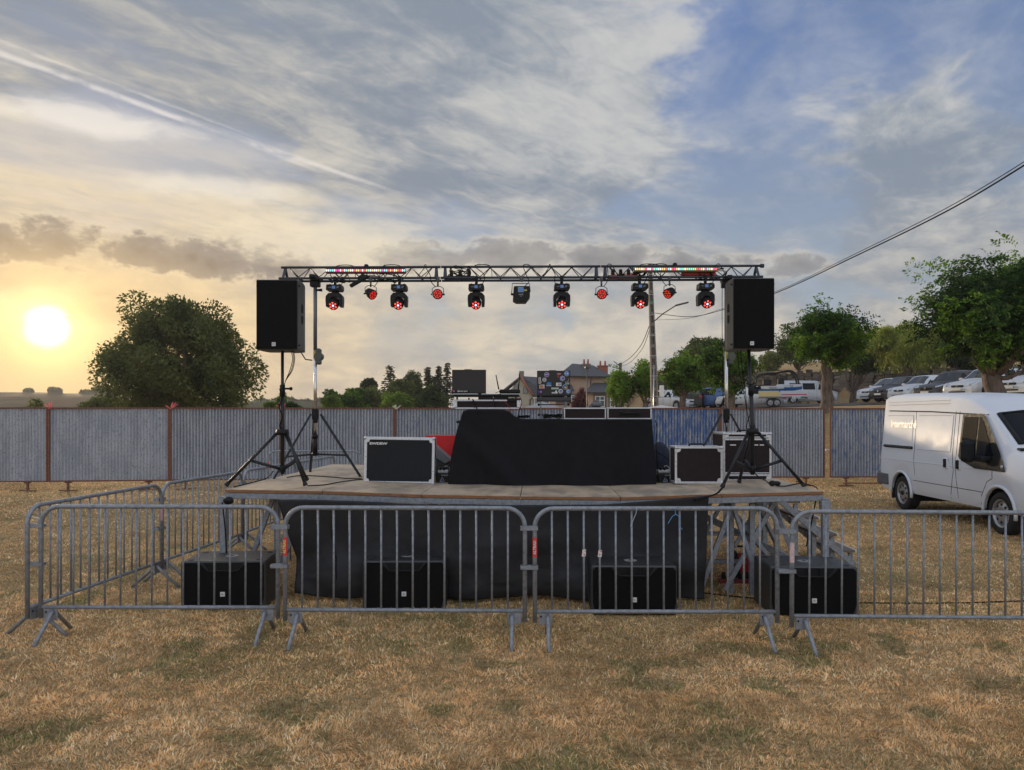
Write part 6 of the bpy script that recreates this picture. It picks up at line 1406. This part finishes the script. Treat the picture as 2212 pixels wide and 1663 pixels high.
text('HUD', .026, iconw, bd, (-.01, -.082, zt - .105), ext=.0004); text('laser', .012, iconw, bd, (-.01, -.082, zt - .125), ext=.0003); part('warning_label', MB().box((.045, -.082, zt - .052), (.036, .003, .018)), mat('yellow_plate', (.5, .4, .1)), bd); part('knob', MB().cyl((-w / 2 - .005, .0, zt - .09), (-w / 2 - .035, 0, zt - .09), .016, .012, 8), blk, t)
# LED bars
lc = {'w': (1, .92, .92), 'p': (1, .25, .55), 'c': (.25, .85, .9), 'r': (1, .12, .12), 'y': (1, .65, .25), 'g': (.3, .95, .6), 'm': (1, .10, .45)}
ledm = {k: mat('led_' + k, tuple(v_ * .5 for v_ in v), .4, emis=v, est=0.95) for k, v in lc.items()}
seqs = ['wwccwmmwrwcywwryyrwrygwywwygmccryrwyrrwcw', 'wyywymwwmgcwwyyrcwrmywcgwygcgyrmywmcywmrw']
for i, (pa, pb, yt, yb, hm, lb, hc_) in enumerate([(703, 876, 579, 590, (.10, .006, .016), 'left light bar in dark magenta housing with a row of coloured diodes', ''), (1371, 1549, 576, 587, (.10, .11, .02), 'right light bar in yellowish lit housing with a row of coloured diodes', '')]):
    Yb = 9.36; x0, x1 = PX(pa, Yb), PX(pb, Yb); z = PZ((yt + yb) / 2, Yb); t = thing('led_light_bar', lb, 'light bar', ((x0 + x1) / 2, Yb, z), 0, 'coloured light bars on the truss'); w = x1 - x0
    hm_ = mat('bar_housing_%s' % ('magenta', 'olive')[i], hm, .5); part('housing', MB().box((0, .035, 0), (w, .06, .060), .006), hm_, t); part('clamp', MB().box((-.0, .06, .055), (.05, .05, .07), .01), blk, t)
    lm = {k: MB().box((0, 0, 0), (w / 40 * .72, .006, .026), .003).mesh('diode', ledm[k]) for k in lc}
    for k in range(40):
        o = bpy.data.objects.new('diode', lm[seqs[i][k]]); COL.objects.link(o); o.parent = t; o.location = (-w / 2 + (k + .5) * w / 40, .003, .004)
# ---------------------------------------------------------------- draped table
YT = 8.80
tb = thing('folding_table', 'folding table hidden under the black cloth', 'table', (PX(1195, YT), YT + .35, dz_(0.4))); wT = PX(1412, YT) - PX(985, YT)
part('tabletop', MB().box((0, 0, PZ(906, YT) - dz_(.4) - .03), (wT - .04, .60, .03), .004), lam_b, tb)
for sx in (-1, 1):
    for sy in (-1, 1): part('leg', MB().tube([(sx * (wT / 2 - .2), sy * .24, .0), (sx * (wT / 2 - .2), sy * .24, PZ(906, YT) - dz_(.4) - .045)], .015, 8), galv, tb)
def clothpt(u, v):
    # v 0..1 front (bottom to top), 1..2 along the table top to the back
    xt0, xt1, xb0, xb1 = 1000, 1408, 968, 1416; s = min(v, 1); e = s ** 1.6
    px = (xb0 + (xt0 - xb0) * e) * (1 - u) + (xb1 + (xt1 - xb1) * e) * u
    topy = float(np.interp(px, [1000, 1012, 1090, 1100, 1112, 1128, 1408], [888, 885, 885, 889, 899, 905.5, 905.5])); boty = 1048
    Yk = YT; x = PX(px, Yk); zb, zt = PZ(boty, Yk), PZ(topy, Yk) + .002; z = zb + (zt - zb) * (1 - (1 - s) ** 1.0)
    f = (1 - s) * (.034 * math.sin(x * 7 + 1.5) + .020 * math.sin(x * 15 + z * 3)) + .06 * math.exp(-((x + .95 - (1 - s) * .9 * (1.2)) / .16) ** 2) * (1 - s * .6) - .02 * math.exp(-((x + .72 - (1 - s) * .9) / .12) ** 2)
    f += .045 * (fbm(np.array(x * 2.2 + z * 2.4 + 3), np.array(z * 1.2)) - .5) * min(1, (1.02 - s) * 6)
    y = Yk - .03 * (1 - s) - f
    if v > 1: y = Yk + (v - 1) * .62; 
    return (x, y, z)
cl = solo('table_cloth', MB().grid(lambda a, b_: clothpt(a, b_ * 2), 120, 60), cloth_m, 'long black cloth draped over the table, raised at its left end', 'tablecloth')
sd = MB()
for xx, px_t, px_b in ((1, 1408, 1416), (0, 1000, 968)):
    sd.grid(lambda u, v: (lambda q0: (q0[0] + .01 * math.sin(u * 9), q0[1] + u * .6, q0[2]))(clothpt(xx, v)), 10, 10)
part('side_drop', sd, cloth_m, cl)
def flightcase(name, lb, px0, px1, py0, py1, Yk, dep, m, lids=(), balls=True, handle=False, ew=.030, rz=0.0, feet=False, grp=None, tx=None):
    x0, x1 = PX(px0, Yk), PX(px1, Yk); z0, z1 = PZ(py1, Yk), PZ(py0, Yk); w, h = x1 - x0, z1 - z0; t = thing(name, lb, 'flight case', ((x0 + x1) / 2, Yk, z0), rz, grp)
    part('panel', MB().box((0, dep / 2, h / 2), (w - .012, dep - .012, h - .012)), m, t); e = ew
    mb = MB()
    for y in (0, dep):
        for z in (e / 2, h - e / 2): mb.box((0, y + (e / 2 if y == 0 else -e / 2), z), (w - e * .2, e, e), .004)
        for x in (-w / 2 + e / 2, w / 2 - e / 2): mb.box((x, y + (e / 2 + .001 if y == 0 else -e / 2 - .001), h / 2), (e, e, h - 2 * e - .001), .004)
    for x in (-w / 2 + e / 2, w / 2 - e / 2):
        for z in (e / 2 + .001, h - e / 2 - .001): mb.box((x, dep / 2, z), (e, dep - 2 * e, e), .004)
    part('edge_profile', mb, alu, t)
    for zz in lids: part('lid_profile', MB().box((0, -.001, zz * h), (w - e * .9, .012, .022), .003).box((0, -.002, zz * h + .026), (w - e * .9, .008, .012), .002), alu, t)
    if balls:
        for sx in (-1, 1):
            for zz in (0, 1):
                c = Vector((sx * (w / 2 - .014), .010, .014 if not zz else h - .014)); pr = part('corner_plate', MB().ext([(c.x, -.004, c.z - (.02 if not zz else -.02) * 0 - .02), (c.x + sx * -.055, -.004, c.z + (.010 if not zz else -.010)), (c.x - sx * .045, -.004, c.z + (.045 if not zz else -.045)), (c.x - sx * .01, -.004, c.z + (.055 if not zz else -.055)), (c.x + sx * .012, -.004, c.z)], (0, .004, 0)), alu, t)
                part('corner_ball', MB().sph(c, .021, 14, 10), alu, pr)
    if handle: part('handle', MB().tube([(-.10, -.004, h / 2), (-.09, -.022, h / 2), (.09, -.022, h / 2), (.10, -.004, h / 2)], .012, 6).box((-.11, -.005, h / 2), (.05, .01, .045), .004).box((.11, -.005, h / 2), (.05, .01, .045), .004), blk, t)
    if feet:
        for x in (-w * .3, w * .2): part('foot', MB().box((x, .02, -.008), (.07, .03, .016), .004), rubber, t)
    if tx: text(tx, .036, white_p, t, (-w * .30, -.0015 + .004, h * .855), ext=.0006, sx=1.5, bold=.0015)
    return t, w, h
for pth in (0,):
    c1, w, h = flightcase('flight_case', 'large black flight case with aluminium edges and ball corners, standing left of the draped table', 785, 938, 944, 1046, 8.87, .20, lam_b, tx='EWDEW', ew=.034); c1.rotation_euler = (R(-1.5), R(.8), 0)
    part('latch', MB().box((w / 2 + .004, .1, .06), (.012, .05, .08), .004), mat('brass', (.55, .38, .12), .35, .9), c1)
c2, w, h = flightcase('flight_case', 'medium brown flight case at the right of the table, handle on top', 1458, 1562, 964, 1045, 8.62, .30, lam_br, ew=.026, feet=True); part('top_handle', MB().tube([(-.09, .12, h), (-.07, .12, h + .022), (.07, .12, h + .022), (.09, .12, h)], .010, 6), blk, c2)
c3, w, h = flightcase('flight_case', 'tall brown flight case behind the right speaker stand, with lid seam', 1562, 1667, 934, 1040, 8.95, .50, lam_br, lids=(.13, .86), ew=.026)
for (dx_, w2) in ((-.17, .07), (.10, .05), (.17, .05)): part('white_tape', MB().box((dx_, -.002, h * .745), (w2, .004, .012)), white_p, c3)
part('top_handle', MB().tube([(-.09, .12, h), (-.07, .12, h + .022), (.07, .12, h + .022), (.09, .12, h)], .010, 6), blk, c3); part('butterfly_latch', MB().box((-w / 2 + .045, -.006, h * .14), (.05, .012, .06), .005), alu, c3)
flightcase('flight_case', 'flat brown case on the table without handle, right of the coiled cables', 1218, 1309.5, 880.5, 906, 9.0, .30, lam_br, balls=False, ew=.016)
flightcase('flight_case', 'flat brown case on the table with a black handle, at the right end', 1312, 1408, 880, 905.8, 9.0, .30, lam_br, balls=False, ew=.016, handle=True)
# controller case with rails on the raised left end
Yk = 9.02; c4, w, h = flightcase('controller_case', 'open mixer case with aluminium rails on the raised left end of the table', 979, 1125, 863, 883.5, Yk, .48, lam_br, balls=False, ew=.020)
for (sx) in (-1, 1): part('corner_plate', MB().box((sx * (w / 2 - .02), -.006, h * .55), (.055, .012, h * .8), .01).sph((sx * (w / 2 - .0), 0, .02), .024, 12, 8), alu, c4)
part('screw', MB().cyl((-.15, -.003, .018), (-.15, .0, .018), .006, .006, 8).cyl((.0, -.003, .018), (.0, .0, .018), .006, .006, 8).cyl((.2, -.003, .018), (.2, .0, .018), .006, .006, 8), gutter, c4)
part('knobs', MB().box((-.22, .1, h + .012), (.02, .02, .025), .005).box((-.02, .1, h + .012), (.02, .02, .025), .005).box((.03, .1, h + .012), (.02, .02, .025), .005).box((.08, .1, h + .014), (.02, .02, .03), .005).box((.3, .12, h + .012), (.02, .02, .025), .005), blk, c4, kind='stuff')
solo('riser', MB().box((PX(1048, 9.2), 9.28, PZ(893, 9.0)), (.46, .44, .078), .006), blk, 'black riser box lifting the mixer case under the cloth', 'box')
sh = thing('laptop_shelf', 'black equipment shelf with white edge strips above the mixer case', 'shelf', P(1049, 856, Yk)); z1 = PZ(849.5, Yk) - PZ(856, Yk)
for (a, b_) in ((978, 1033), (1040, 1076), (1082, 1122)): xa, xb = PX(a, Yk) - PX(1049, Yk), PX(b_, Yk) - PX(1049, Yk); part('edge_strip', MB().box(((xa + xb) / 2, -.004, z1 - .012), (xb - xa, .012, .016), .002), white_p, sh)
part('shelf_board', MB().box((.003, .16, z1 - .022), (.79, .34, .030), .004), blk, sh); 
for (a, b_) in ((1033, 1064), (1067, 1098)): xa, xb = PX(a, Yk) - PX(1049, Yk), PX(b_, Yk) - PX(1049, Yk); part('shelf_unit', MB().box(((xa + xb) / 2, .12, -.022), (xb - xa, .22, .05), .006), blk, sh)
for sx in (-.36, .36): part('shelf_leg', MB().box((sx, .3, -.04), (.02, .02, .12)), gutter, sh)
part('black_box', MB().box((.335, .05, -.045), (.16, .12, .045), .01), blk, sh)
def laptop(name, lb, px0, px1, py0, py1, Yk, base_drop=.03):
    x0, x1 = PX(px0, Yk), PX(px1, Yk); z0, z1 = PZ(py1, Yk), PZ(py0, Yk); w, h = x1 - x0, z1 - z0; t = thing(name, lb, 'laptop', ((x0 + x1) / 2, Yk, z0))
    lid = part('lid', MB().box((0, 0, h / 2), (w, .012, h), .005).box((.0 - w * .03, .0, h + .002), (w * .22, .011, .008), .003), mat('laptop_lid', (.020, .017, .018), .38, .2, .05, 6), t)
    part('base', MB().box((0, .15, -.004), (w, .28, .02), .006), blk, t); return t, lid, w, h
lp1, lid, w, h = laptop('laptop', 'laptop with plain dark lid and a name sticker at its bottom left corner', 976.5, 1050, 798.5, 849, 9.06)
sx_c = -w * .24; bs = part('name_sticker', MB().box((sx_c, -.0075, .022), (w * .50, .002, .026)), mat('shade_and_sticker_black', (0, 0, 0)), lid); text('djlucio pro', .026, white_p, bs, (sx_c + .018, -.0095, .024), ext=.0004, sx=1.1, bold=.0004)
part('camera_icon', MB().box((-w / 2 + .023, -.009, .023), (.018, .002, .018), .0009), mat('pink_icon', (.65, .12, .35), .5), bs)
rt = thing('wireless_router', 'black router with two upright antennas on the right end of the shelf', 'router', P(1101, 850, 9.04)); part('router_body', MB().box((0, .05, .025), (.25, .14, .05), .012), blk, rt)
part('antenna', MB().tube([(-.13, .05, .05), (-.165, .05, .225)], [.008, .006], 6), blk, rt); part('antenna', MB().tube([(.105, .05, .05), (.116, .05, .24)], [.008, .006], 6), blk, rt)
solo('router_cable', MB().tube(smooth_path([P(1070, 849, 9.0), P(1085, 844, 9.0), P(1100, 849, 9.0), P(1118, 846, 9.0)], 5), .003, 4), cablem, 'thin cable lying in front of the black router', 'cable')
# sticker laptop on its stand
Yl = 9.3; lp2, lid, w, h = laptop('laptop', 'laptop whose black lid is covered with colourful round and hexagonal stickers', 1160, 1232, 800.5, 855, Yl)
def sc(px): return (px - 335) / (1945 - 335) * w - w / 2
def sz(py): return h * (1 - (py - 100) / (1200 - 100))
def disc_(cx, cy, r, m, n=20, y=-.0072, rot=0.0, nm='sticker'):
    rr_ = r / 1610 * w; return part(nm, MB().ext([(sc(cx) + rr_ * math.cos(6.2832 * k / n + rot), y, sz(cy) + rr_ * math.sin(6.2832 * k / n + rot)) for k in range(n)], (0, .001, 0)), m, lid)
def rect_(x0, y0, x1, y1, m, y=-.0072, nm='sticker'): return part(nm, MB().ext([(sc(x0), y, sz(y1)), (sc(x1), y, sz(y1)), (sc(x1), y, sz(y0)), (sc(x0), y, sz(y0))], (0, .001, 0)), m, lid)
def poly_(pts, m, y=-.0072): return part('sticker', MB().ext([(sc(a), y, sz(b_)) for a, b_ in pts], (0, .001, 0)), m, lid)
wh_ = white_p; pur = mat('sticker_purple', (.13, .03, .30), .4); blu = mat('sticker_blue', (.03, .22, .60), .4); nav = mat('sticker_navy', (.08, .06, .32), .4); gry = mat('sticker_grey', (.45, .46, .46), .5); org = mat('sticker_orange', (.45, .18, .05), .5); yel = mat('sticker_yellow', (.65, .42, .12), .5); grn = mat('sticker_green', (.05, .35, .20), .5); redd = mat('sticker_red', (.40, .04, .03), .5)
def stx(s, size, m, cx, cy, y=-.0092): text(s, size / 1610 * w, m, lid, (sc(cx), y, sz(cy)), ext=.0002, bold=.0003)
disc_(805, 275, 118, wh_); disc_(805, 275, 106, pur, y=-.0080); stx('.NET', 95, wh_, 805, 272)
disc_(1770, 230, 120, wh_); disc_(1770, 230, 108, blu, y=-.0080); poly_([(1700, 190), (1790, 260), (1830, 280), (1830, 180), (1790, 200), (1700, 275), (1720, 275), (1800, 215), (1800, 245), (1720, 185)][:6], wh_, -.0086)
disc_(1563, 440, 132, wh_, 6, rot=R(30)); disc_(1563, 440, 116, nav, 6, y=-.0080, rot=R(30)); stx('C', 190, wh_, 1555, 440)
disc_(690, 500, 112, gry, 6, rot=R(30)); stx('JS', 110, darkp, 690, 510)
disc_(1685, 815, 122, wh_); disc_(1685, 815, 110, darkp, y=-.0080); disc_(1660, 790, 58, blu, y=-.0086); disc_(1712, 842, 56, yel, y=-.0088)
disc_(1845, 1000, 112, wh_, 6, rot=R(30)); disc_(1845, 1000, 98, blu, 6, y=-.0080, rot=R(30)); stx('C', 160, wh_, 1840, 1000)
disc_(1475, 995, 106, wh_); disc_(1480, 1000, 72, nav, y=-.0080); stx('LUA', 42, wh_, 1480, 1005)
rect_(1030, 840, 1378, 912, wh_); stx('NGINX', 88, grn, 1204, 878)
poly_([(1048, 1036), (1200, 1036), (1230, 960), (1270, 955), (1325, 1040), (1325, 1096), (1048, 1096)], wh_); stx('MySQL', 62, gry, 1180, 1066)
poly_([(785, 720), (1030, 720), (1030, 775), (785, 775)], gry); stx('docker', 62, blu, 905, 745); poly_([(800, 640), (960, 640), (985, 600), (1035, 640), (990, 700), (930, 715), (850, 712), (805, 690)], blu); rect_(850, 590, 930, 636, blu)
rect_(1255, 625, 1512, 768, wh_); rect_(1345, 660, 1415, 742, redd, -.0080); rect_(1425, 655, 1495, 735, blu, -.0080); stx('U', 60, wh_, 1380, 700); stx('A', 60, wh_, 1460, 695)
poly_([(395, 965), (450, 1010), (520, 940), (560, 955), (560, 1080), (520, 1100), (450, 1040), (395, 1080)], pur); poly_([(545, 1000), (490, 1025), (545, 1060)], wh_, -.0080)
poly_([(1300, 215), (1495, 215), (1495, 280), (1390, 290), (1375, 400), (1330, 395), (1335, 290), (1300, 275)], redd); rect_(1325, 232, 1480, 248, wh_, -.0080)
poly_([(450, 720), (690, 710), (690, 830), (700, 880), (450, 880)], wh_); rect_(470, 735, 650, 830, org, -.0080); rect_(470, 840, 680, 868, redd, -.0080)
poly_([(410, 400), (510, 395), (515, 530), (550, 610), (500, 670), (415, 665)], wh_); poly_([(435, 420), (490, 420), (495, 540), (525, 610), (490, 650), (430, 645)], org, -.0080)
poly_([(1712, 575), (1712, 695), (1890, 695), (1890, 600), (1860, 600), (1860, 660), (1740, 660), (1740, 575)], gry)
for k in range(5): poly_([(1765 + k * 22, 640 - k * 42), (1825 + k * 18, 640 - k * 52), (1825 + k * 18, 622 - k * 52), (1765 + k * 22, 622 - k * 42)], [gry, gry, gry, yel, org][k])
ls = thing('laptop_stand', 'grey metal stand with cross bars carrying the sticker covered laptop', 'laptop stand', (PX(1197, Yl), Yl, PZ(906, Yl))); zt = PZ(857, Yl) - PZ(906, Yl)
for px in (1168, 1222): part('upright', MB().box((PX(px, Yl) - PX(1197, Yl), 0, zt / 2 + .01), (.012 if px < 1200 else .03, .02, zt), .002), mat('stand_grey', (.20, .20, .21), .5, .3), ls)
for py in (874, 896): part('cross_bar', MB().tube([(PX(1162, Yl) - PX(1197, Yl), 0, PZ(py, Yl) - PZ(906, Yl)), (PX(1228, Yl) - PX(1197, Yl), 0, PZ(py, Yl) - PZ(906, Yl))], .007, 6).sph((PX(1164, Yl) - PX(1197, Yl), 0, PZ(py, Yl) - PZ(906, Yl)), .016, 8, 6).sph((PX(1228, Yl) - PX(1197, Yl), 0, PZ(py, Yl) - PZ(906, Yl)), .016, 8, 6), blk, ls)
part('tray', MB().box((.0, .1, zt - .03), (.42, .26, .05), .008), mat('tray_dark', (.045, .043, .045), .5), ls)
solo('desk_lamp_light', MB().box((PX(1288, 9.2), 9.2, PZ(874, 9.2)), (.13, .10, .06), .02).box((PX(1290, 9.2), 9.2, PZ(868, 9.2)), (.06, .06, .05), .012).sph((PX(1278, 9.2), 9.2, PZ(878, 9.2)), .035, 10, 6), mat('grey_device', (.12, .12, .12), .45), 'small grey spotlight lying on the two flat brown cases', 'light')
for i, (xa, xb, s) in enumerate([(1118, 1145, 3), (1172, 1216, 7)]):
    r_ = random.Random(i); pts = []
    for k in range(26 + 20 * i):
        a = k * .9; cx = (xa + xb) / 2; pts.append((PX(cx, 9.15) + (PX(xb, 9.15) - PX(xa, 9.15)) / 2 * math.cos(a) * r_.uniform(.8, 1), 9.15 + .10 * math.sin(a), PZ(905, 9.15) + .008 + (.035 + .02 * i) * r_.random()))
    solo('coiled_cable', MB().tube(smooth_path(pts, 4), .0045, 5), cablem, ['small heap of black cable at the foot of the raised cloth', 'larger coil of black cable beside the flat case without handle'][i], 'cable', 'cable coils on the table')
solo('red_cable', MB().tube(smooth_path([P(1089, 866, 9.0), P(1098, 876, 8.99), P(1108, 886, 8.98), P(1121, 884, 8.98), P(1124, 872, 8.99), P(1118, 858, 9.0)], 6), .0022, 4), redcable, 'thin red cable looping off the mixer case', 'cable')
solo('black_cable', MB().tube(smooth_path([P(1120, 852, 9.0), P(1127, 868, 8.99), P(1123, 885, 9.0), P(1118, 901, 9.02)], 6), .004, 4), cablem, 'black cable falling from the shelf to the table top', 'cable')
for i, (a, b_, c, d) in enumerate([(981 + 40, 862, 991 + 40, 888), (1065, 863, 1069, 884)]): solo('hanging_cable', MB().tube(smooth_path([P(a, b_, 9.0), P(a + 6, b_ + 12, 8.985), P(c, d - 4, 8.99)], 4), .0045 + .003 * (1 - i), 5), cablem, ['thick black strap cable over the mixer case rails', 'thin black cable over the mixer case rails, right of the thick one'][i], 'cable')
# behind and beside
redcl = mat('red_tablecloth', (.72, .025, .025), .8, 0, .05, 3)
def rc_(u, v):
    x = (-.22 + .46 * u); z = -.0 - .62 * (1 - v); return (x - .02 * math.sin(v * 2), -.0 - (1 - v) * .05 - .02 * math.sin(x * 22) * (1 - v), z)
t = thing('red_cloth_box', 'box under a bright red cloth between the large flight case and the draped table', 'cloth', P(957, 941, 9.9)); part('cloth_front', MB().grid(rc_, 24, 10), redcl, t); part('cloth_top', MB().grid(lambda u, v: (-.22 + .46 * u, v * .4, .0 + .003 * math.sin(u * 9)), 8, 4), redcl, t); part('box_body', MB().box((.01, .21, -.31), (.44, .36, .58), .01), lam_b, t)
meshg = mat('grey_perforated_grille', (.24, .24, .25), .45, .3, .05, 20, .5, 300)
t = thing('floor_wedge', 'floor monitor with slanted grey grille behind the large flight case', 'monitor speaker', P(962, 1040, 9.45)); pz = lambda py: PZ(py, 9.45) - PZ(1040, 9.45); pxx_ = lambda px: PX(px, 9.45) - PX(962, 9.45)
part('grille', MB().ext([(pxx_(925), 0, pz(962)), (pxx_(938), -.01, pz(961)), (pxx_(975), -.02, pz(993)), (pxx_(961), -.02, pz(1001)), (pxx_(925), 0, pz(978))], (0, .3, 0)), meshg, t); part('cabinet', MB().ext([(pxx_(925), .02, pz(978)), (pxx_(958), .0, pz(1002)), (pxx_(974), .0, pz(998)), (pxx_(974), 0, pz(1012)), (pxx_(950), 0, pz(1038)), (pxx_(925), 0, pz(1038))], (0, .3, 0)), blkpaint, t)
def fog(px0, px1, Yk, lb, brand):
    x0, x1 = PX(px0, Yk), PX(px1, Yk); w = x1 - x0; zb = PZ(1045, Yk); t = thing('fog_machine', lb, 'fog machine', ((x0 + x1) / 2, Yk, zb), 0, 'small black fog machines'); part('body', MB().box((0, .12, .062), (w, .24, .115), .01), blk, t)
    mb = MB(); c = (.0 if w < .2 else -.01, .052); s_ = .028; tri = [(c[0] - s_, -.001, c[1] - s_ * .8), (c[0] + s_, -.001, c[1] - s_ * .8), (c[0], -.001, c[1] + s_)]; mb.tube(tri + tri[:1], .0022, 4); part('warning_triangle', mb, white_p, t)
    mb = MB()
    for dx_ in (-.008, 0, .008): mb.tube([(c[0] + dx_, -.002, c[1] - .016), (c[0] + dx_ + .003, -.002, c[1] - .006), (c[0] + dx_, -.002, c[1] + .004)], .0018, 4)
    part('steam_mark', mb, icon, t); text('HOT', .010, icon, t, (c[0], -.001, c[1] - .032), ext=.0003); text(brand, .018, white_p, t, (w * .18, -.001, .10), ext=.0003)
    part('handle', MB().tube([(-w * .4, .08, .12), (-w * .42, .08, .20), (-w * .3, .08, .215), (w * .3, .08, .215), (w * .42, .08, .20), (w * .4, .08, .12)], .005, 6), blk, t)
    ps_ = thing('power_strip', 'white power strip with dark plugs lying behind the ' + lb.split(',')[0], 'power strip', ((x0 + x1) / 2, Yk + .14, zb + .12)); part('strip_body', MB().box((.01, 0, .018), (w * .95, .08, .036), .008), white_p, ps_)
    for dx_ in (-.035, .01): part('plug', MB().cyl((dx_, -.02, .03), (dx_, -.02, .07), .018, .015, 10), blk, ps_)
    part('plug_lead', MB().tube(smooth_path([(.0, 0, .05), (.03, 0, .085), (.07, 0, .06), (.07, 0, .0)], 5), .004, 5), white_p, ps_)
fog(941, 970, 9.02, 'left fog machine, partly behind the draped cloth', 'CHAUVET'); fog(1421, 1454, 8.92, 'right fog machine, between the draped table and the brown case', 'CHAUVET')
navy = mat('navy_cloth', (.010, .014, .030), .8, 0, .1, 8)
solo('jacket', MB().sph((PX(1425, 9.8), 9.8, 1.10), (.17, .25, .42), 18, 12), navy, 'dark navy jacket heaped behind the right end of the table', 'jacket')
def cab(pts, r, lb, m=cablem): solo('cable', MB().tube(smooth_path(pts, 6), r, 5), m, lb, 'cable')
def dk(px, py):   # a point lying on the deck
    Yd = 9.0
    for _ in range(12):
        x = PX(px, Yd); zd = dz_(x - SO.x) + .006; Yd = (CH - zd) * F / (py - HY)
    return (PX(px, Yd), Yd, dz_(PX(px, Yd) - SO.x) + .006)
cab([dk(620, 1031), dk(650, 1027), dk(700, 1029), dk(750, 1033), dk(782, 1034)], .006, 'black cable across the deck behind the left speaker stand'); cab([dk(664, 1049), dk(700, 1047), dk(740, 1040), dk(784, 1035)], .006, 'black cable from the left stand foot to the flight case'); cab([dk(505, 1052), dk(540, 1043), dk(575, 1033), (P(590, 1018, 8.2))], .006, 'black cable along the left edge of the deck')
cab([dk(1720, 1040), dk(1740, 1045), dk(1762, 1052), P(1766, 1062, 7.7)], .006, 'black cable running off the right edge of the deck'); cab([P(1625, 1008, 8.3), P(1632, 1024, 8.4), dk(1650, 1036), dk(1662, 1044)], .006, 'black power lead from the right stand to its plug'); cab([dk(1675, 1048), dk(1695, 1050), dk(1715, 1046), dk(1730, 1044)], .006, 'black lead lying from the plug toward the right stand foot')
q_ = dk(1668, 1050); solo('plug_block', MB().box((q_[0], q_[1], q_[2] + .03), (.07, .05, .06), .02).sph((q_[0] + .045, q_[1], q_[2] + .03), (.05, .025, .025), 10, 6), blk, 'black power plug lying near the right front edge of the deck', 'plug')
for k, dx_ in enumerate((0, 5, 9)): cab([P(628 + dx_ * .6, 756, 8.05), P(632 + dx_ * .5, 775, 8.05), P(626 + dx_ * .6, 800, 8.08), P(616, 825, 8.09), P(611, 850, 8.09)], .004, ['first', 'second', 'third'][k] + ' thin cable from under the left loudspeaker, counting from its pole')
for k, dx_ in enumerate((0, 7)): cab([P(1592 + dx_, 753, 8.15), P(1597 + dx_, 800, 8.15), P(1607 + dx_ * .5, 850, 8.18), P(1614, 890, 8.2), P(1622, 930, 8.22)], .004, ['thin cable from under the right loudspeaker, nearer the mast', 'thin cable from under the right loudspeaker, nearer its stand pole'][k])
cab([P(1560, 612, 9.3), P(1560, 720, 9.3), P(1562, 850, 9.3), P(1568, 920, 9.3), P(1572, 940, 9.3)], .004, 'long cable hanging from the truss left of the right mast')
cab([P(604, 840, 8.1), P(609, 860, 8.07), P(603, 880, 8.1), P(610, 900, 8.07), P(604, 920, 8.1), P(612, 935, 8.07)], .007, 'cable twisted round the left speaker pole'); cab([P(1618, 880, 8.22), P(1632, 930, 8.2), P(1612, 925, 8.2), P(1626, 880, 8.22)], .005, 'cable wrapped round the right speaker pole')
cab([P(1415, 907, 8.9), P(1419, 925, 8.88), P(1417, 960, 8.9), P(1421, 1010, 8.9)], .005, 'black cable falling down the right end of the table cloth'); cab([P(1418, 975, 9.0), P(1440, 990, 9.1), P(1462, 1006, 9.2)], .005, 'slanting cable between the table and the brown case')
cab([P(480, 1085, 7.62), P(483, 1110, 7.6), P(487, 1150, 7.6), P(489, 1195, 7.55)], .007, 'black cable hanging down the left front post of the stage'); cab([P(1763, 1075, 7.6), P(1757, 1110, 7.6), P(1748, 1150, 7.6), P(1742, 1180, 7.6)], .007, 'black cable hanging by the right front post of the stage')
q_ = P(487, 1080, 7.62); solo('hanging_plug', MB().sph((q_[0] + .03, q_[1], q_[2] - .005), (.055, .03, .04), 12, 8), blk, 'black plug box dangling under the left front corner of the stage', 'plug')
cab([(1.9, 7.9, .02), (2.3, 7.7, .015), (2.9, 7.5, .015), (4.2, 7.45, .012), (5.5, 7.6, .012)], .007, 'black cable lying on the grass from under the stage to the right')
for k in range(9):
    pass
# ---------------------------------------------------------------- haze
hv = bpy.data.materials.new('haze_air'); hv.use_nodes = True; ht = hv.node_tree; ht.nodes.clear()
pv = ht.nodes.new('ShaderNodeVolumePrincipled'); pv.inputs['Color'].default_value = (0.93, 0.92, 0.95, 1); pv.inputs['Density'].default_value = 0.0004; pv.inputs['Anisotropy'].default_value = 0.35
ho = ht.nodes.new('ShaderNodeOutputMaterial'); ht.links.new(pv.outputs[0], ho.inputs['Volume'])
hb = MB().box((130, 225, 6), (1460, 590, 46)); hzo = part('haze', hb, hv); setp(hzo, 'thin evening haze filling the air over the field and hills', 'haze', kind='stuff')
